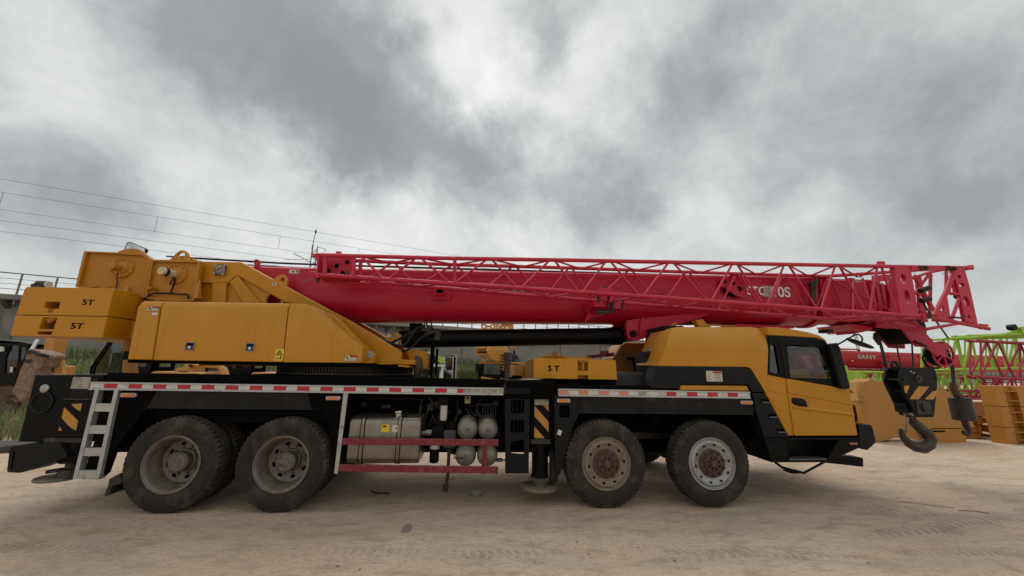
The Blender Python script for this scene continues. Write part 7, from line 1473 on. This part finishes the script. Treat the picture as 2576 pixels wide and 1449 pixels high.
# tan panels and yellow blocks
def block(name, label, cat, pts, Y0, Y1, m, bevel=.015, group=None):
    k = MB(); k.pp(pts, Y0, Y1, Yp=Y0); o = build(name, k, m, bevel=bevel); tag(o, label, cat, group); return o
o = block('steel_plate', 'big tan-yellow slanting steel panel standing on the ground behind the hook block', 'steel panel', [(2172,961),(2186,957),(2190,953),(2196,953),(2202,958),(2221,960),(2340,962),(2370,972),(2398,999),(2425,1010),(2453,1074),(2432,1077),(2350,1077),(2198,1115.5),(2180,1113),(2176,1040),(2160,1010)], 5.0, 5.5, PLYW)
k = MB(); k.pp([(2156,1004),(2183,1004),(2183,1009),(2156,1009)], 4.88, 5.0, Yp=4.9); k.pp([(2163,960),(2168,960),(2172,985),(2168,1005),(2162,985)], 4.9, 5.0, Yp=4.9); build('rib', k, PLYW, o, bevel=.01)
o = block('steel_plate', 'tan-yellow panel between the black cab pillar and the big slanting panel', 'steel panel', [(2134,962),(2172,960),(2180,1113),(2160,1112),(2150,1080),(2145,990)], 5.6, 5.9, PLYW)
block('steel_plate', 'tan yellow panels seen low through the cab side window', 'steel panel', [(1960,932),(2036,930),(2040,948),(2120,950),(2120,1010),(1960,1010)], 9.0, 9.4, PLYW)
o = block('steel_box', 'low yellow steel box under the right half of the slanting panel', 'steel box', [(2345,1079),(2431,1079),(2432,1116.5),(2345,1114)], 5.0, 6.2, CWY)
k = MB(); k.pp([(2345,1083),(2378,1083),(2378,1087),(2345,1087)], 4.99, 5.0, Yp=4.99); build('slot', k, INK, o)
o = block('steel_box', 'low yellow box with a dark slot half hidden behind the big crane hook', 'steel box', [(2240,1098),(2262,1094),(2330,1090),(2343,1092),(2343,1113),(2240,1110)], 5.8, 7.0, CWY)
o = block('steel_box', 'long yellow steel box with a round opening lying on the counterweight slabs', 'steel box', [(2440,1011),(2517,1013),(2528,1016),(2530,1050),(2451,1048)], 6.2, 6.6, CWY)
k = MB(); q = P(2501,1018,Y=6.19); k.xz([[(q.x+.18*math.cos(-t*math.pi/10), q.z+.18*math.sin(-t*math.pi/10)) for t in range(11)]], 6.185, 6.2); build('opening', k, RUST, o)
names = ['topmost pinkish-tan counterweight slab in the low stack behind the auxiliary hook','middle counterweight slab in the low stack behind the auxiliary hook','bottom counterweight slab in the low stack behind the auxiliary hook']
for i, (ya, yb, xa, xb) in enumerate(((1048,1067,2440,2520),(1068,1090,2438,2525),(1091,1116,2434,2533))):
    A0 = P(xa, yb, Y=5.6); B0 = P(xb, yb, Y=5.6); zT_ = P(xa+20, ya, Y=5.6).z; zB_ = P(xa+20, yb, Y=5.6).z
    if i == 2: zB_ = 0.0
    k = MB(); pl = [(A0.x,5.75),(A0.x+.5,5.6),(B0.x-.9,5.6),(B0.x-.1,6.1),(B0.x,7.0),(A0.x,7.0)]; n_ = len(pl); k.v = [Vector((x,y,zB_)) for x,y in pl]+[Vector((x,y,zT_)) for x,y in pl]; k.face(range(n_)); k.face([n_+j for j in range(n_)])
    for j in range(n_): k.face((j,(j+1)%n_,n_+(j+1)%n_,n_+j))
    o = build('counterweight_slab', k, CWY, bevel=.012); tag(o, names[i], 'counterweight', 'counterweight slabs stacked at the right')
    k = MB(); k.box(B0.x-.5,B0.x-.42,5.57,5.85,zB_+.03,zT_-.03); build('lug', k, CWY, o)
names = ['topmost slab of the tall yellow counterweight stack with rungs','middle slab of the tall yellow counterweight stack with rungs','lowest slab of the tall yellow counterweight stack with rungs']
rows = [(971,1023,2502,2516.5),(1024,1076,2517,2528),(1077,1127,2529,2541)]
for i, (ya, yb, xa, xb) in enumerate(rows):
    Yk = 4.7; zt3 = P(2540,ya,Y=Yk).z; zb3 = P(2540,yb,Y=Yk).z
    zb3 = 0 if i == 2 else zb3+.004
    X0_ = P(2516,1023,Y=Yk).x; k = MB()
    sl_ = [(X0_+.02,zb3),(X0_+.42,zb3),(X0_+.42,zt3),(X0_+.02,zt3)]
    k.box(X0_,X0_+.30,Yk,Yk+.40,zb3,zt3); k.box(X0_+.30,X0_+.72,Yk+.14,Yk+.40,zb3,zt3); k.box(X0_+.72,X0_+2.6,Yk,Yk+.40,zb3,zt3)
    o = build('counterweight_slab', k, CWY, bevel=.012); tag(o, names[i], 'counterweight', 'counterweight slabs stacked at the right')
    k = MB()
    for zz in (.25,.72): z_ = zb3+(zt3-zb3)*zz; k.box(X0_+.26,X0_+.76,Yk-.03,Yk+.14,z_,z_+.025)
    build('rung', k, PLYW, o)
o = block('steel_plate', 'narrow tan timber-like panel leaning between the lattices at right', 'steel panel', [(2470,965),(2482,966),(2490,985),(2484,1000),(2468,1000)], 8.6, 8.8, CWY)
# ================================================================== SMALL THINGS ON THE GROUND
def gnd(x, y): q = P(x, y, Z=0); q.z = ground_h(q.x, q.y); return q
q = gnd(1024,1327); k = MB(); k.prism(R2([(-.055,-.11),(.05,-.10),(.055,.05),(.02,.12),(-.045,.10)], .02, 3), lambda u,v: q+Vector((u,v,.003)), lambda u,v: q+Vector((u,v,.016))); tag(build('rubber_scrap', k, mat('scrap_grey',(.23,.19,.15),.8,var=.3,scale=30)), 'flat pale sole-shaped scrap lying on the dirt in front of the truck', 'scrap')
k = MB(); k.tube([gnd(2264,1261)+Vector((0,0,.006)),gnd(2320,1268)+Vector((0,0,.01)),gnd(2400,1277)+Vector((0,0,.008))], .004, 5); tag(build('twig', k, mat('red_stick',(.20,.07,.055),.7)), 'thin reddish rod on the ground below the hook, left of its twin', 'rod', 'thin reddish rods on the ground')
k = MB(); k.tube([gnd(2410,1283)+Vector((0,0,.008)),gnd(2450,1285)+Vector((0,0,.012)),gnd(2490,1292)+Vector((0,0,.008))], .006, 5); tag(build('twig', k, mat('red_stick',(0,0,0))), 'darker short reddish rod on the ground nearest the right edge', 'rod', 'thin reddish rods on the ground')
k = MB(); k.tube([gnd(932,1236)+Vector((0,0,.02)),gnd(945,1241)+Vector((0,0,.02)),gnd(980,1242)+Vector((0,0,.02))], .012, 5); tag(build('rubber_strip', k, HOSE), 'short black rubber strip on the shaded ground behind the rear wheels', 'rubber strip')
q = gnd(1199,1242); k = MB(); k.tube([q+Vector((0,0,.0)), q+Vector((0,0,.03))], .10, 14); tag(build('metal_lid', k, STEEL), 'small round rusty lid lying under the air tanks', 'lid')
rr = random.Random(21); k = MB()
spots = [(24,1325),(1208,1259),(1450,1362),(1346,1412),(1374,1447),(2183,1413),(1681,1322),(1175,1399),(1697,1410),(1606,1376),(849,1422),(905,1430),(1065,1355),(568,1413),(1260,1336),(1020,1411),(1480,1392),(2180,1316),(2205,1330),(420,1283)]
def pebble(mb, p, s):
    b = len(mb.v); n = 7
    for zf, rf in ((0,.9),(.35,1),(.7,.6)):
        for i in range(n): a = 2*math.pi*i/n; mb.v.append(p+Vector((math.cos(a)*s*rf*rr.uniform(.7,1.2), math.sin(a)*s*rf*rr.uniform(.6,1.0), zf*s*.7)))
    for j in range(2):
        for i in range(n): mb.face((b+j*n+i, b+j*n+(i+1)%n, b+(j+1)*n+(i+1)%n, b+(j+1)*n+i))
    mb.face([b+2*n+i for i in range(n)])
for x, y in spots: pebble(k, gnd(x,y), rr.uniform(.008,.017))
for i in range(700):
    x = rr.uniform(-14,14); y = rr.uniform(-3.6,7.5); pebble(k, Vector((x,y,ground_h(x,y))), rr.choice((.003,.004,.004,.005,.006,.009)))
tag(build('gravel', k, [mat('pebble_brown',(.17,.13,.095),.85,var=.4,scale=30)]), 'scattered small stones and crumbs of dirt on the yard', 'gravel', kind='stuff')
k = MB(); p_ = gnd(40,1138); k.prism(R2([(-2.2,-.1),(-.5,-.15),(.35,.1),(.55,.5),(-.3,.7),(-2.2,.6)], .2, 4), lambda u,v: p_+Vector((u,v,.0)), lambda u,v: p_+Vector((u*.92,v*.9,.10+.10*max(0,u+.6)))); tag(build('tarpaulin', k, TARP, bevel=.04), 'dark crumpled tarpaulin on the ground at the left edge behind the bumper', 'tarpaulin')
k = MB()
for i in range(60): q = P(rr.uniform(-20,45), rr.uniform(1005,1020), Z=0); pebble(k, q, rr.uniform(.08,.22))
tag(build('rubble', k, mat('pale_rubble',(.40,.37,.33),.9,var=.2,scale=4)), 'pile of pale rubble at the far left under the excavator', 'rubble', kind='stuff')
